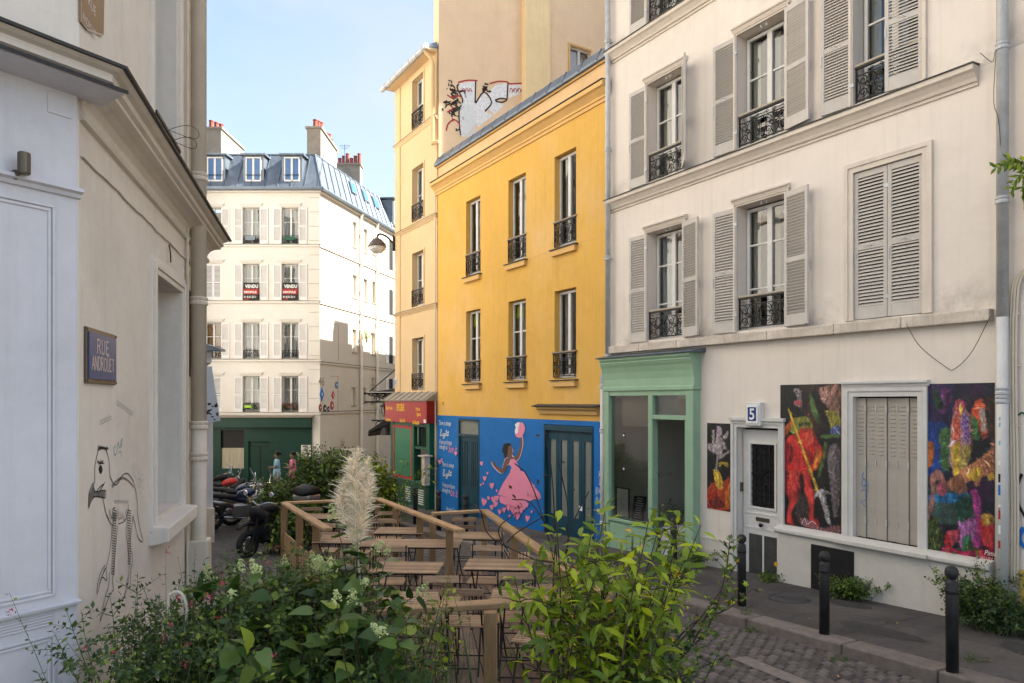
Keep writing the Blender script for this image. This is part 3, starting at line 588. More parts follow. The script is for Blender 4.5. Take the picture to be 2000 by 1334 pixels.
# base plinth with projecting cap in front of the right half
mb=MB();zb=lambda s_:zr(s_,0)-.3
mb.box(10.02,13.03,0.0,.11,-.5,1.0);obj('plinth',mb,M['white_base'],WB,bev=.02)
mb=MB();mb.prism([(0,.98),(.14,.98),(.165,1.0),(.165,1.045),(.10,1.085),(0,1.10)],10.02,13.06,'x');obj('plinth_cap',mb,M['white_base'],WB,bev=.012)
mb=MB();mb.box(13.98,14.66,0,.035,-.4,.62);mb.box(14.0,14.64,0,.045,.62,.65);obj('plinth',mb,M['white_base'],WB,bev=.01)
mb=MB();mb.box(10.72,12.05,.165,.21,1.0,1.06);obj('window_ledge',mb,M['white_base'],WB,bev=.01)
mb=MB();x0,z1=FR.uv(1668,1078,.11);x1,z0=FR.uv(1585,1064,.11);mb.box(FR.s(1668,.11),FR.s(1585,.11),.105,.125,.25,.90);obj('vent_cover',mb,M['black'],WB)
# grey folding metal shutters
architrave(WB,10.93,11.83,1.09,3.06,.13,True,'white_metal')
mb=MB()
q=MB();n=6;wd=.90/n
for k in range(n):
    x0=10.93+wd*k;yy=-.06+(.018 if k%2 else 0)
    mb=MB();mb.cbox(x0+.0015,x0+wd-.0015,yy-.02,yy,1.10,3.04,.003)
    for i in range(13):
        z=2.93-.055*i;mb.prism([(yy,z),(yy+.009,z-.002),(yy+.009,z-.012),(yy,z-.016)],x0+.045,x0+wd-.045,'x')
    obj('metal_shutter_panel',mb,M['taupe'],WB)
mb=MB()
for k in range(1,n):
    for z in(1.3,2.1,2.85): mb.tube([(10.93+wd*k,-.035,z),(10.93+wd*k,-.035,z+.09)],.008,6)
obj('hinge',mb,M['shutter'],WB)
# street door
D0,D1=13.08,13.90
architrave(WB,D0,D1,-.3,2.57,.11,False,'white_metal')
mb=MB();mb.box(D0-.13,D1+.13,-.01,.075,2.68,2.73);obj('door_cap',mb,M['white_metal'],WB)
door=MB();y=-.12
wall(door,D0+.02,D1-.02,0.0,2.53,[(13.25,13.72,1.28,2.30,.03)],.03,y,.04);dr=obj('door',door,M['frame'],WB,fix=False)
mb=MB()
for a,b,c,d in((13.22,13.25,1.25,2.33),(13.72,13.75,1.25,2.33),(13.25,13.72,2.30,2.33),(13.25,13.72,1.25,1.28)): mb.box(a,b,y,y+.02,c,d)
mb.box(D0+.06,D1-.06,y,y+.012,.92,.95);mb.box(D0+.06,D1-.06,y,y+.012,1.16,1.18);obj('moulding',mb,M['frame'],dr)
mb=MB();mb.box(13.22,13.46,y-.005,y+.006,.15,.83);mb.box(13.50,13.76,y-.005,y+.006,.15,.83);obj('kick_panel',mb,M['lead'],dr)
mb=MB();mb.add([(13.25,y-.028,1.28),(13.72,y-.028,1.28),(13.72,y-.028,2.30),(13.25,y-.028,2.30)],[(3,2,1,0)]);obj('pane',mb,M['black'],dr,fix=False)
gm=MB()
for k in range(5):
    for j in range(9):
        cx,cz=13.30+.093*k,1.34+.112*j
        for sg in(-1,1): gm.tube([(p_[0],y-.01,p_[2]) for p_ in spiral(cx+sg*.022,cz,.034,0 if sg>0 else math.pi,1.3,sg,9)],.005,4,False)
    gm.box(13.255+.093*k,13.265+.093*k,y-.018,y-.006,1.28,2.30)
for j in range(5): gm.box(13.25,13.72,y-.018,y-.006,1.48+j*.17,1.49+j*.17)
for a in range(8): gm.tube([(13.485+.03*math.cos(a*.785),y-.004,1.80+.03*math.sin(a*.785)),(13.485+.12*math.cos(a*.785),y-.004,1.80+.12*math.sin(a*.785))],.008,4)
obj('grille',gm,M['iron'],dr)
mb=MB();mb.box(13.36,13.62,y,y+.012,1.05,1.115);obj('letter_slot',mb,M['brass'],dr)
mb=MB();mb.lathe([(.012,y),(.012,y+.03),(.035,y+.045),(.035,y+.06),(.015,y+.075)],(13.49,0,1.0),12,'y');obj('knob',mb,M['black'],dr)
nb=thing('house_number_block','white plaster block with blue enamel number 5 above the street door','house number',FR,(13.50,.06,2.62))
mb=MB();mb.cbox(13.36,13.66,.0,.10,2.60,2.98,.01);obj('block',mb,M['frame'],nb)
mb=MB();mb.box(13.40,13.62,.10,.115,2.64,2.94);mb2=MB();obj('rim',mb,M['white'],nb)
mb=MB();mb.box(13.43,13.59,.115,.12,2.68,2.90);obj('enamel_plate',mb,mat('enamel_blue',(.02,.04,.18),.3),nb)
it=thing('intercom','small brass intercom plate on the left jamb of the street door','intercom',FR,(13.88,-.1,1.52))
mb=MB();mb.box(13.885,13.905,-.13,-.06,1.5,1.65);obj('plate',mb,M['brass'],it)

# ---------------- green shop front ----------------
GS=thing('green_shop','sage green shop front with flared fascia, big window and open doorway','shop front',FR,(15.95,.1,-.1))
P=.18;z0=-.3
mb=MB()
for a,b in((14.72,14.90),(17.02,17.17)): mb.cbox(a,b,0,P,z0,3.2)
for a,b in((15.76,15.88),): mb.cbox(a,b,.02,P-.01,z0,3.2)
mb.box(14.90,17.02,.02,P-.015,3.10,3.2);mb.box(14.90,15.76,.02,P-.015,2.66,2.74);mb.box(14.92,14.97,.0,P-.05,z0,2.66)
obj('frame',mb,M['green'],GS,bev=.006)
mb=MB();mb.box(15.88,17.02,.02,P-.02,z0,.62);fp=obj('stall_riser',mb,M['green'],GS)
for a,b in((15.94,16.42),(16.50,16.97)):
    q=MB();q.box(a,b,P-.02,P-.012,.05,.55);obj('panel',q,M['green'],fp,bev=.004)
mb=MB();mb.box(15.85,17.05,P-.02,P+.02,.62,.68);mb.box(15.85,17.1,P-.02,P+.03,z0,.0);obj('rail',mb,M['green'],GS,bev=.004)
mb=MB();mb.prism([(0,3.2),(P+.02,3.2),(P+.02,3.26),(P+.0,3.28),(P+.0,3.42),(P+.02,3.55),(P+.05,3.65),(P+.08,3.71),(P+.08,3.76),(P+.11,3.80),(P+.11,3.84),(0,3.84)],14.70,17.19,'x');obj('fascia',mb,M['green'],GS)
mb=MB();mb.prism([(0,3.84),(P+.14,3.842),(P+.155,3.852),(P+.14,3.866),(0,3.93)],14.60,17.26,'x');obj('fascia_flashing',mb,M['zinc'],GS)
mb=MB();mb.box(14.72,17.16,P-.02,P+.005,3.215,3.25);mb.tube([(14.74,P+.085,3.74),(17.2,P+.085,3.74)],.012,6);obj('bead',mb,M['green'],GS)
q=MB().add([(15.88,.1,.66),(17.02,.1,.66),(17.02,.1,3.1),(15.88,.1,3.1)],[(3,2,1,0)]);obj('pane',q,M['glass_dark'],GS,fix=False)
q=MB().add([(14.90,.1,2.74),(15.76,.1,2.74),(15.76,.1,3.1),(14.90,.1,3.1)],[(3,2,1,0)]);obj('pane',q,M['glass_dark'],GS,fix=False)
mb=MB();mb.box(15.9,16.8,.0,.01,2.5,3.1);obj('roller_blind',mb,M['blind'],GS);mb=MB();mb.box(14.92,15.74,.0,.01,2.72,3.1);obj('roller_blind',mb,M['blind'],GS)
# shop room
mb=MB();mb.add([(14.86,-2.6,z0),(17.04,-2.6,z0),(17.04,-2.6,3.05),(14.86,-2.6,3.05)],[(0,1,2,3)])
mb.add([(14.86,0,z0),(14.86,-2.6,z0),(14.86,-2.6,3.05),(14.86,0,3.05)],[(0,1,2,3)]);mb.add([(17.04,0,z0),(17.04,-2.6,z0),(17.04,-2.6,3.05),(17.04,0,3.05)],[(0,1,2,3)]);mb.add([(14.86,0,3.05),(17.04,0,3.05),(17.04,-2.6,3.05),(14.86,-2.6,3.05)],[(0,1,2,3)])
obj('interior_wall',mb,M['room'],GS,fix=False)
mb=MB();mb.box(14.86,17.04,-2.6,.15,-.2,.0);obj('interior_floor',mb,M['lead'],GS)
fr_=thing('framed_picture','dark framed picture hanging on the back wall inside the green shop','picture',FR,(15.6,-2.5,1.75))
mb=MB();wall(mb,15.2,16.1,1.5,2.25,[(15.25,16.05,1.56,2.19,.03)],.03,-2.55,.04);obj('frame',mb,M['black'],fr_,fix=False);mb=MB();mb.box(15.25,16.05,-2.59,-2.575,1.56,2.19);obj('print',mb,M['iron'],fr_)
ct=thing('shop_counter','low white cabinet just inside the green shop doorway','cabinet',FR,(15.55,-.15,0));
mb=MB();mb.cbox(15.30,15.74,-.55,-.02,0,.60);obj('body',mb,M['frame'],ct);mb=MB();mb.cbox(15.27,15.76,-.58,.0,.60,.63,.004);obj('top',mb,M['white'],ct)
mb=MB();mb.box(15.34,15.70,-.02,-.012,.06,.54);obj('door',mb,M['frame'],ct)
bk=thing('menu_board','black chalk menu board leaning in the shop window','menu board',FR,(16.35,.04,.66))
mb=MB();mb.obox((16.30,.05,.68),(16.32,-.04,1.15),.34,.02,(0,1,0));obj('board',mb,M['black'],bk)
mb=MB()
for k in range(9):
    z=.74+.045*k;wd=random.uniform(.07,.13);yy=.062-.09*(z-.68)/.47
    mb.box(16.31-wd,16.31+wd*.9,yy,yy+.002,z,z+.012)
obj('chalk_lettering',mb,M['white'],bk)
pf=thing('framed_print','thin framed line drawing standing in the shop window corner','picture',FR,(16.78,.03,.66))
mb=MB();wall(mb,16.58,16.98,.67,1.27,[(16.60,16.96,.69,1.25,.01)],.01,.03,.02);obj('frame',mb,M['black'],pf,fix=False);mb=MB();mb.box(16.6,16.96,.012,.018,.69,1.25);q=obj('print',mb,M['room'],pf)
mb=MB()
for k in range(6): mb.ribbon(curve([(16.78+random.uniform(-.13,.13),.78+.06*k),(16.78+random.uniform(-.13,.13),.86+.05*k),(16.78+random.uniform(-.13,.13),.9+.05*k)]),.004,.020)
obj('drawing',mb,M['black'],pf,fix=False)
bx=thing('paper_bag','small grey lilac paper bag beside the menu board in the window','bag',FR,(16.03,.0,.66));mb=MB();mb.prism([(15.96,.68),(16.12,.68),(16.10,.90),(15.98,.91)],-.03,.05,'y');obj('body',mb,mat('lilac_paper',(.30,.25,.27),.8),bx)
mb=MB();mb.tube(curve([(16.01,.01,.90),(16.02,.01,.98),(16.06,.01,.98),(16.07,.01,.90)]),.004,5);obj('handle',mb,M['white'],bx)
for z in(1.62,2.28):
    q=MB();q.box(16.60,16.68,.104,.108,z,z+.09);q.cm=0;o=tag(obj('window_sticker',q,M['black'],None,fr=FR),'square black and white sticker on the shop glass, '+('lower' if z<2 else 'upper')+' of two','sticker','stickers on the shop window')
    q=MB();q.lathe([(.022,.108),(.022,.110)],(16.64,0,z+.045),12,'y');c=obj('print',q,M['white'],o);c.location=(0,.004,.02);
# ---------------- yellow building ----------------
YB=thing('yellow_building','ochre yellow two storey house with iron window guards and blue mural base','building',FR,(21.3,0,-.3))
YS=(23.06,20.79,18.76);yw=.41
yr=((3.50,5.49),(6.46,8.55))
holes=[(c-yw,c+yw,a,b) for a,b in yr for c in YS]
mb=MB();wall(mb,17.22,25.3,2.57,9.3,holes,.2,0,None);
mb.add([(17.22,0,-1),(17.22,0,10),(17.22,-8,10),(17.22,-8,-1)],[(0,1,2,3)]);mb.add([(25.3,0,-1),(25.3,0,10),(25.3,-8,10),(25.3,-8,-1)],[(0,1,2,3)]);mb.add([(17.22,-8,-1),(25.3,-8,-1),(25.3,-8,10),(17.22,-8,10)],[(0,1,2,3)])
obj('wall',mb,M['yellow'],YB,fix=False)
mb=MB();wall(mb,17.22,25.3,9.3,10.05,(),0,-.02,.3);obj('parapet',mb,M['parapet'],YB,fix=False)
mb=MB();molding(mb,17.2,25.42,[(0,9.18),(.03,9.18),(.03,9.26),(.055,9.26),(.055,9.31),(.09,9.35),(.15,9.42),(.20,9.44),(.20,9.53),(.17,9.55),(0,9.56)]);obj('cornice',mb,M['yellow_trim'],YB)
mb=MB();molding(mb,17.2,25.43,[(-.02,9.56),(.205,9.548),(.215,9.56),(-.02,9.59)]);obj('cornice_flashing',mb,M['lead'],YB)
mb=MB();molding(mb,17.2,25.35,[(-.02,10.0),(.02,10.0),(.05,10.03),(-.02,10.05)]);obj('parapet_moulding',mb,M['yellow_trim'],YB)
mb=MB();mb.prism([(0.09,10.05),(.10,10.10),(-.02,10.32),(-8.1,11.6),(-8.1,10.0),(0,10.0)],17.2,25.36,'x');obj('roof',mb,M['zinc'],YB)
x=17.5
while x<25.3:
    mb=MB();mb.obox((x,.105,10.07),(x,-.02,10.335),.02,.02,(1,0,0));obj('roof_seam',mb,M['zinc'],YB);x+=.62
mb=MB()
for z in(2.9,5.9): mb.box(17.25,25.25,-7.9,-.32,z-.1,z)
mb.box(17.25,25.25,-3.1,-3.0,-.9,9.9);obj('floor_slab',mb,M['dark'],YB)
mb=MB();mb.box(17.22,25.3,-.004,.004,6.425,6.44);obj('render_joint',mb,M['yellow_trim'],YB)
for i,(a,b) in enumerate(yr):
    for j,c in enumerate(YS):
        casement(YB,c-yw+.01,c+yw-.01,a+.02,b-.02,-.13,((.30,.62) if (i==0 and j<2) else ()),[[(.10,.35),(.70,.95)],[(.48,.95)],[(.62,.95)],[(.05,.95)],[(.55,.78)],[(.78,.95)]][i*3+j],cy=.15,stile=.055,cmat='curtain2')
        if i==0 and j<2:
            mb=MB();mb.box(c-yw+.08,c+yw-.08,-.225,-.215,b-.42,b-.12);obj('sun_film',mb,mat('green_film',(.45,.50,.04),.6),YB)
        gh=.55;g_=inst('window_guard',guard_mesh(2*yw+.02,gh,2),YB,(c-yw-.01,.03 if i==0 else .0,a+.03))
        mb=MB();mb.cbox(c-yw-.05,c+yw+.05,-.05,.05 if i==0 else .02,a+gh+.03,a+gh+.06,.004);obj('handrail',mb,M['rust'],YB)
        mb=MB();mb.prism([(-.25,a),(.11,a-.03),(.11,a-.05),(-.25,a-.04)],c-yw-.08,c+yw+.08,'x');obj('sill_flashing',mb,M['lead'],YB)
        mb=MB();mb.box(c-yw-.04,c+yw+.04,-.02,.08,a-.18,a-.051);obj('sill',mb,M['yellow_trim'],YB,bev=.008)
# base, painted blue, with its doors
dh=[(22.68,23.93,-1,2.50,.10),(17.72,19.58,-1,2.46,.12)]
mb=MB();wall(mb,17.22,25.3,-1,2.57,dh,.1,.012,None);mb.add([(17.22,0,2.57),(25.3,0,2.57),(25.3,.012,2.57),(17.22,.012,2.57)],[(0,1,2,3)]);obj('base_wall',mb,M['blue'],YB,fix=False)
mb=MB()
for a,b in((19.58,22.68),(23.93,25.3)): mb.prism([(.012,.42),(.019,.41),(.019,-.9),(.012,-.9)],a+.005,b-.005,'x')
obj('base_plinth',mb,M['blue'],YB)
def panel_door(x0,x1,z0,z1,y,glassz,nm,slit=False,n=2):
    wd=(x1-x0)/n
    for k in range(n):
        a,b=x0+wd*k+.004,x0+wd*(k+1)-.004;q=MB()
        if slit: hs=[(a+.09+.085*i,a+.12+.085*i,glassz[0],glassz[1],.02) for i in range(4)]; hs=[(a+(b-a)*(.18+.18*i),a+(b-a)*(.18+.18*i)+.05,glassz[0],glassz[1],.02) for i in range(4)]
        else: hs=[(a+.10,b-.10,glassz[0],glassz[1],.03)]
        wall(q,a,b,z0,z1,hs,.03,y,.045);d=obj('door_leaf',q,M['teal'],YB,fix=False)
        for h in hs: 
            g=MB().add([(h[0],y-.02,h[2]),(h[1],y-.02,h[2]),(h[1],y-.02,h[3]),(h[0],y-.02,h[3])],[(3,2,1,0)]);obj('pane',g,M[nm],d,fix=False)
        q=MB();q.box(a+.08,b-.08,y,y+.012,z0+.35,glassz[0]-.12);obj('panel',q,M['teal'],d,bev=.006)
        q=MB();q.box(a+.05,b-.05,y-.32,y-.3,z0,z1);obj('backing',q,M['room'],d)
frost=mat('frosted_glass',(.20,.21,.19),.25,var=.15,scale=1.5,spec=.6);M['frost']=frost
panel_door(22.74,23.87,-.5,2.0,-.03,(.62,1.88),'frost',True)
panel_door(17.78,19.52,-.3,2.32,-.05,(.42,2.12),'frost',False,4)
mb=MB();mb.box(22.69,22.74,-.05,.02,-.5,2.49);mb.box(23.87,23.92,-.05,.02,-.5,2.49);mb.box(22.74,23.87,-.05,.02,2.01,2.08);mb.box(22.74,23.87,-.05,.02,2.44,2.49);obj('door_frame',mb,M['teal'],YB)
q=MB();q.box(22.74,23.87,-.04,-.03,2.08,2.44);obj('transom_pane',q,M['frost'],YB)
mb=MB();mb.box(17.73,17.78,-.06,.03,-.5,2.45);mb.box(19.52,19.57,-.06,.03,-.5,2.45);mb.box(17.78,19.52,-.06,.03,2.33,2.45);obj('door_frame',mb,M['teal'],YB)
mb=MB();mb.box(18.15,18.26,-.02,-.012,.62,.72);obj('door_notice',mb,M['white'],YB)
mb=MB();mb.prism([(0,2.70),(.05,2.70),(.07,2.78),(.14,2.82),(.14,2.86),(0,2.87)],17.55,19.75,'x');obj('door_hood',mb,M['yellow_trim'],YB)
mb=MB();mb.prism([(0,2.87),(.19,2.862),(.2,2.88),(0,2.93)],17.48,19.85,'x');obj('hood_flashing',mb,M['lead'],YB)
q=MB();q.tube(curve([(24.9,.01,2.86),(24.94,.02,2.93),(24.88,.02,2.97),(24.86,.02,2.9)]),.012,5);tag(obj('wall_anchor',q,M['yellow'],None,fr=FR),'small curly yellow iron anchor on the yellow wall above the mural text','wall anchor')

# ---------------- orange building with grocery ----------------
OB=thing('apricot_building','narrow apricot building with one window column above the red grocery sign','building',FR,(26.9,0,-.5))
oc=26.62;ow=.40;S1=28.55
orow=((3.45,5.35),(6.30,8.25),(9.25,11.0),(12.0,13.0))
# rows measured from the picture
orow=[]
for (a,b) in((762,660),(598,492),(430,325),(247,150)): orow.append((FR.uv(816,a)[1],FR.uv(816,b)[1]))
x0,x1=FR.s(828),FR.s(806)
holes=[(x0,x1,a,b) for a,b in orow]
mb=MB();wall(mb,25.32,S1,2.9,13.6,holes,.32,0,None);wall(mb,25.32,S1,-1.2,2.9,[(25.5,28.3,-.1,2.3,1.5)],1.5,0,None)
obj('wall',mb,M['orange'],OB,fix=False)
mb=MB();q=12;mb.add([(S1,0,-1.2),(S1,0,13.6),(S1,-q,13.6),(S1,-q,-1.2)],[(0,1,2,3)]);mb.add([(25.32,-8,-1),(25.32,-8,13.6),(25.32,-q,13.6),(25.32,-q,-1)],[(0,1,2,3)]);mb.add([(25.32,-q,-1.2),(S1,-q,-1.2),(S1,-q,13.6),(25.32,-q,13.6)],[(0,1,2,3)])
obj('side_wall',mb,M['orange'],OB,fix=False)
mb=MB();mb.prism([(.30,13.60),(.30,13.66),(-.2,13.9),(-6,15.0),(-12.2,13.6)],25.70,S1+.3,'x');mb.prism([(.30,13.60),(.30,13.66),(.02,13.8),(.02,13.6)],25.30,25.70,'x');obj('roof',mb,M['zinc'],OB)
mb=MB();mb.tube([(25.30,.36,13.60),(S1+.36,.36,13.60)],.085,10);gt=obj('gutter',mb,M['zinc_light'],OB)
for k in range(7): mb=MB();mb.lathe([(.095,25.5+.5*k-.01),(.095,25.5+.5*k+.01)],(0,.36,13.60),10,'x');obj('gutter_clip',mb,M['zinc_light'],gt)
mb=MB();mb.box(25.32,S1+.1,0,.30,13.52,13.60);obj('soffit',mb,M['orange'],OB)
for z in (5.98,8.9,11.75):
    pass
for zz in (FR.uv(812,603)[1],FR.uv(812,438)[1],FR.uv(812,256)[1]):
    cornice(OB,25.33,S1+.05,zz,m='orange',sc_=.7)
q=MB();q.box(28.15,S1+.02,-.02,.03,3.3,13.5);obj('quoin',q,M['orange'],OB)
for (a,b) in orow:
    casement(OB,x0+.02,x1-.02,a+.02,b-.02,-.16,(.5,),[(.5,.95)],cmat='curtain2')
    inst('window_guard',guard_mesh(x1-x0,.5,2,seg=4),OB,(x0,.03,a+.03))
    mb=MB()
    for s_,e in((x0-.06,x0),(x1,x1+.06)): mb.box(s_,e,-.01,.02,a,b)
    mb.box(x0-.06,x1+.06,-.01,.02,b,b+.06);obj('window_surround',mb,M['orange'],OB)
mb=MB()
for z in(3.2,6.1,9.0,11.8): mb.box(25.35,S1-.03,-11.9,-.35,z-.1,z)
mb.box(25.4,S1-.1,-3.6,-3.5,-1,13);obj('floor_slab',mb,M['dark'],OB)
# party wall + chimney breast above the yellow roof
PW=thing('party_wall','tall bare beige gable wall with graffiti above the yellow house roof','wall',FW,(6,0,8))
pw=MB();wx1=FW.s(857);wall(pw,0,wx1,8.5,22,[(FW.s(1155),FW.s(1113),FW.uv(1130,150)[1],FW.uv(1130,93)[1],.25)],.25,0,.35);obj('wall',pw,M['party'],PW,fix=False)
mb=MB();mb.box(FW.s(1075,.25),FW.s(1027,.25),.0,.25,8.5,22);obj('chimney_breast',mb,M['party2'],PW)
a,b=FW.s(1155),FW.s(1113);z1=FW.uv(1130,93)[1];mb=MB();mb.box(a,b+.08,.0,.03,z1,z1+.06);mb.box(b,b+.08,.0,.03,z1-1,z1);obj('window_surround',mb,M['yellow_trim'],PW);casement(PW,a,b,z1-1.2,z1,-.12,(),None)
mb=MB();mb.box(0,wx1+.02,-.37,.05,22,22.1);obj('coping',mb,M['zinc'],PW)
# grocery shop front
GR=thing('grocery','small green grocery shop front with red border panels and shop window','shop front',FR,(26.9,.2,-.5))
gp=.22;zg=-.75
mb=MB()
for a,b in((25.40,25.62),(26.55,26.72),(28.25,28.5)): mb.cbox(a,b,-.02,gp,zg,2.35)
mb.box(25.62,28.25,0,gp-.02,2.2,2.35);mb.box(25.62,26.55,.0,gp-.03,1.5,1.58);obj('frame',mb,M['dkgreen'],GR,bev=.01)
mb=MB();mb.box(25.38,28.5,-.02,gp+.03,zg,.42);sr=obj('stall_riser',mb,M['dkgreen'],GR,bev=.01)
mb=MB();mb.box(25.36,28.55,-.02,gp+.07,.42,.50);mb.box(25.36,28.55,-.02,gp+.07,zg,-.3);obj('rail',mb,M['dkgreen'],GR,bev=.01)
for x in(25.75,26.75):
    q=MB()
    for k in range(7): q.box(x,x+.38,gp+.03,gp+.045,-.18+.07*k,-.15+.07*k)
    obj('vent_grille',q,M['room'],sr)
q=MB().add([(25.62,.1,.5),(26.55,.1,.5),(26.55,.1,1.5),(25.62,.1,1.5)],[(3,2,1,0)]);obj('pane',q,M['glass_dark'],GR,fix=False)
q=MB();q.box(25.60,26.57,-.6,-.55,.5,1.5);obj('window_display',q,mat('display_orange',(.35,.12,.05),.7,var=.6,scale=2.5),GR)
q=MB();q.box(25.62,26.55,.02,.03,1.58,2.2);obj('dark_pane',q,M['black'],GR)
q=MB()
for k in range(7): q.box(25.70+.13*k,25.715+.13*k,.10,.115,1.6,2.18)
obj('bar',q,M['dkgreen'],GR)
q=MB();q.box(25.8,25.83,.115,.12,1.62,2.18);q.box(26.45,26.48,.115,.12,1.62,2.18);obj('pale_strip',q,M['frame'],GR)  # pale upright strips in front of the bars
mb=MB();wall(mb,26.72,28.25,.5,2.2,[(26.80,28.17,.58,2.12,.02)],.02,gp,.03);obj('red_border',mb,M['redtrim'],GR,fix=False)
q=MB();q.box(26.80,28.17,gp-.03,gp-.015,.58,2.12);obj('panel',q,mat('bright_green_panel',(.012,.16,.08),.4),GR)
SG=thing('grocery_sign','red box sign of the grocery with yellow lettering under a grey tin roof','shop sign',FR,(26.9,.2,2.3))
sg0,sg1=25.36,FR.s(752,.33)
mb=MB();mb.box(sg0+.012,sg1,0,.33,2.32,3.0);obj('sign_box',mb,M['red'],SG)
mb=MB();mb.box(sg0,sg0+.012,0,.332,2.32,3.0);obj('end_panel',mb,M['darkred'],SG)
mb=MB();mb.prism([(.38,3.0),(.38,3.03),(0,3.28),(0,3.0)],sg0-.05,sg1+.05,'x');rf=obj('tin_roof',mb,M['chimney'],SG)
for k in range(8): 
    x=sg0+.1+k*.47;q=MB();q.obox((x,.385,3.035),(x,0,3.29),.03,.03);obj('roof_seam',q,M['chimney'],rf)
q=MB();q.box(25.40,25.55,.33,.345,2.34,2.44);obj('sign_notice',q,M['white'],SG)
# ---------------- far building ----------------
FBD=thing('corner_building','white corner building with zinc mansard roof and dark green shop at the street end','building',FD,(3,0,-1.2))
cols=[FD.s(u) for u in(567,491,416)]
frs=[]
for (t_,b_) in((405,477),(515,587),(630,701),(735,805)): frs.append((FD.uv(567,b_)[1],FD.uv(567,t_)[1]))
fh=.42
holes=[(c-fh,c+fh,a,b) for a,b in frs for c in cols]+[(FD.s(605),FD.s(430),-1.4,FD.uv(500,838)[1],.15)]
ztop=FD.uv(567,372)[1]
mb=MB();wall(mb,0,9,-1.8,ztop,holes,.22,0,None);mb.add([(9,0,-1.8),(9,-14,-1.8),(9,-14,ztop),(9,0,ztop)],[(0,1,2,3)]);obj('wall',mb,M['far'],FBD,fix=False)
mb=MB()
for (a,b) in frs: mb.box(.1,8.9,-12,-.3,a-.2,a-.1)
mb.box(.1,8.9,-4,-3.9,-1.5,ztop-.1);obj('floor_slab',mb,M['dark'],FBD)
for i,(a,b) in enumerate(frs):
    q=MB();q.box(-.06,8.95,0,.07,a-.13,a-.03);obj('ledge',q,M['far'],FBD,bev=.01)
    q=MB();q.box(-.06,8.95,0,.085,a-.028,a-.008);obj('ledge_flashing',q,M['chimney'],FBD)
    for j,c in enumerate(cols):
        closed=(i in(1,3) and j==2)
        if not closed:
            casement(FBD,c-fh+.02,c+fh-.02,a+.02,b-.02,-.15,(.62,),None if (i,j)==(0,2) else ([(.1,.42),(.6,.9)] if i<3 else [(.02,.98)]),cy=.1,stile=.045,cmat='curtain_ochre' if (i,j)==(2,2) else 'curtain2')
            inst('window_guard',guard_mesh(2*fh,.42,2,seg=4,style=2),FBD,(c-fh,-.02,a+.02))
        h=b-a-.02;me=shutter_mesh(.42,h,'shutter_white',True,26)
        if closed:
            for xx in(c-fh,c+.005): inst('shutter',me,FBD,(xx,-.01,a+.01))
        else:
            inst('shutter',me,FBD,(c+fh+.01,.045,a+.01));inst('shutter',me,FBD,(c-fh-.01-.42,.045,a+.01))
        q=MB();q.box(c-fh-.1,c+fh+.1,0,.05,b+.06,b+.14);q.box(c-fh-.16,c+fh+.16,0,.09,b+.14,b+.19);obj('hood_mould',q,M['orange'] if 0 else M['far'],FBD)
        if i==1 and j<2: pass
q=MB();
for k in range(16): q.box(.02,.55,-.001,.012,ztop-.35-.72*k-.015,ztop-.35-.72*k)
obj('render_joint',q,M['chimney'],FBD)
q=MB();q.box(-.08,9,0,.16,ztop-.12,ztop);obj('cornice',q,M['far'],FBD)
q=MB();q.tube([(-.16,.24,ztop+.04),(9,.24,ztop+.04)],.10,8);gt=obj('gutter',q,M['zinc'],FBD)
for k in range(15): q=MB();q.lathe([(.115,.2+.6*k-.015),(.115,.2+.6*k+.015)],(0,.24,ztop+.04),8,'x');obj('gutter_clip',q,M['zinc'],gt)
# side wall
ew=18.5
E_=[]
for (t_,b_,ul,ur) in((433,483,689,697),(447,493,710,718),(465,497,727,733),(537,582,689,697),(545,588,710,718),(550,592,727,733),(643,688,688,696),(650,692,724,732),(757,792,687,695),(757,787,707,715),(738,751,724,731),(757,787,724,731)):
    a,b=FE.s(ul),FE.s(ur);m_=(ul+ur)/2;E_.append((min(a,b),max(a,b),FE.uv(m_,b_)[1],FE.uv(m_,t_)[1],.2))
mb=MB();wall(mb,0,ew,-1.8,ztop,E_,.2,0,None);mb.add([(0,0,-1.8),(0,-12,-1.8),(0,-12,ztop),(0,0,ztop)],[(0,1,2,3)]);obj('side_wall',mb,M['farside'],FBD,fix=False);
sideo=COL.objects[-1]
def toE(o):
    """place an object built in FE coordinates under FBD (which lives in FD)"""
    org=ORG[o.name];wl=FE.w(*org);root=FBD
    R=Matrix.Translation(FD.w(*ORG[FBD.name]))@Matrix.Rotation(FD.ang,4,'Z')
    Wm=Matrix.Translation(wl)@Matrix.Rotation(FE.ang,4,'Z')
    L=R.inverted()@Wm;o.parent=FBD;o.location=L.to_translation();o.rotation_euler=L.to_euler()
def eobj(name,mb,m,**k):
    o=obj(name,mb,m,None,**k);toE(o);return o
toE(sideo)
for k,h in enumerate(E_): 
    q=MB();q.box(h[0],h[1],-.19,-.17,h[2],h[3]);eobj('blind_window',q,M['far'])
    q=MB();q.box(h[0]-.04,h[1]+.04,0,.05,h[2]-.06,h[2]);eobj('sill',q,M['chimney'])
for vv,uu in((478.7,626),(589,626),(706,626),(804,624)):
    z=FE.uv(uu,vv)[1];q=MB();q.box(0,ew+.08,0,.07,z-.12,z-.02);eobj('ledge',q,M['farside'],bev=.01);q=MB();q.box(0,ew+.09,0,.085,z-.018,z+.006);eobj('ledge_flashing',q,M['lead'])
for (u0,u1,t_,b_) in((648,662,415,492),(648,662,523,592),(646,661,635,704),(645,660,735,803)):
    a,b=FE.s(u0),FE.s(u1);z0_,z1_=FE.uv(u1,b_)[1],FE.uv(u1,t_)[1];q=MB();q.box(b-.02,b,0,.012,z0_,z1_);q.box(b,a,0,.012,z1_-.02,z1_);eobj('blind_panel',q,M['chimney'])
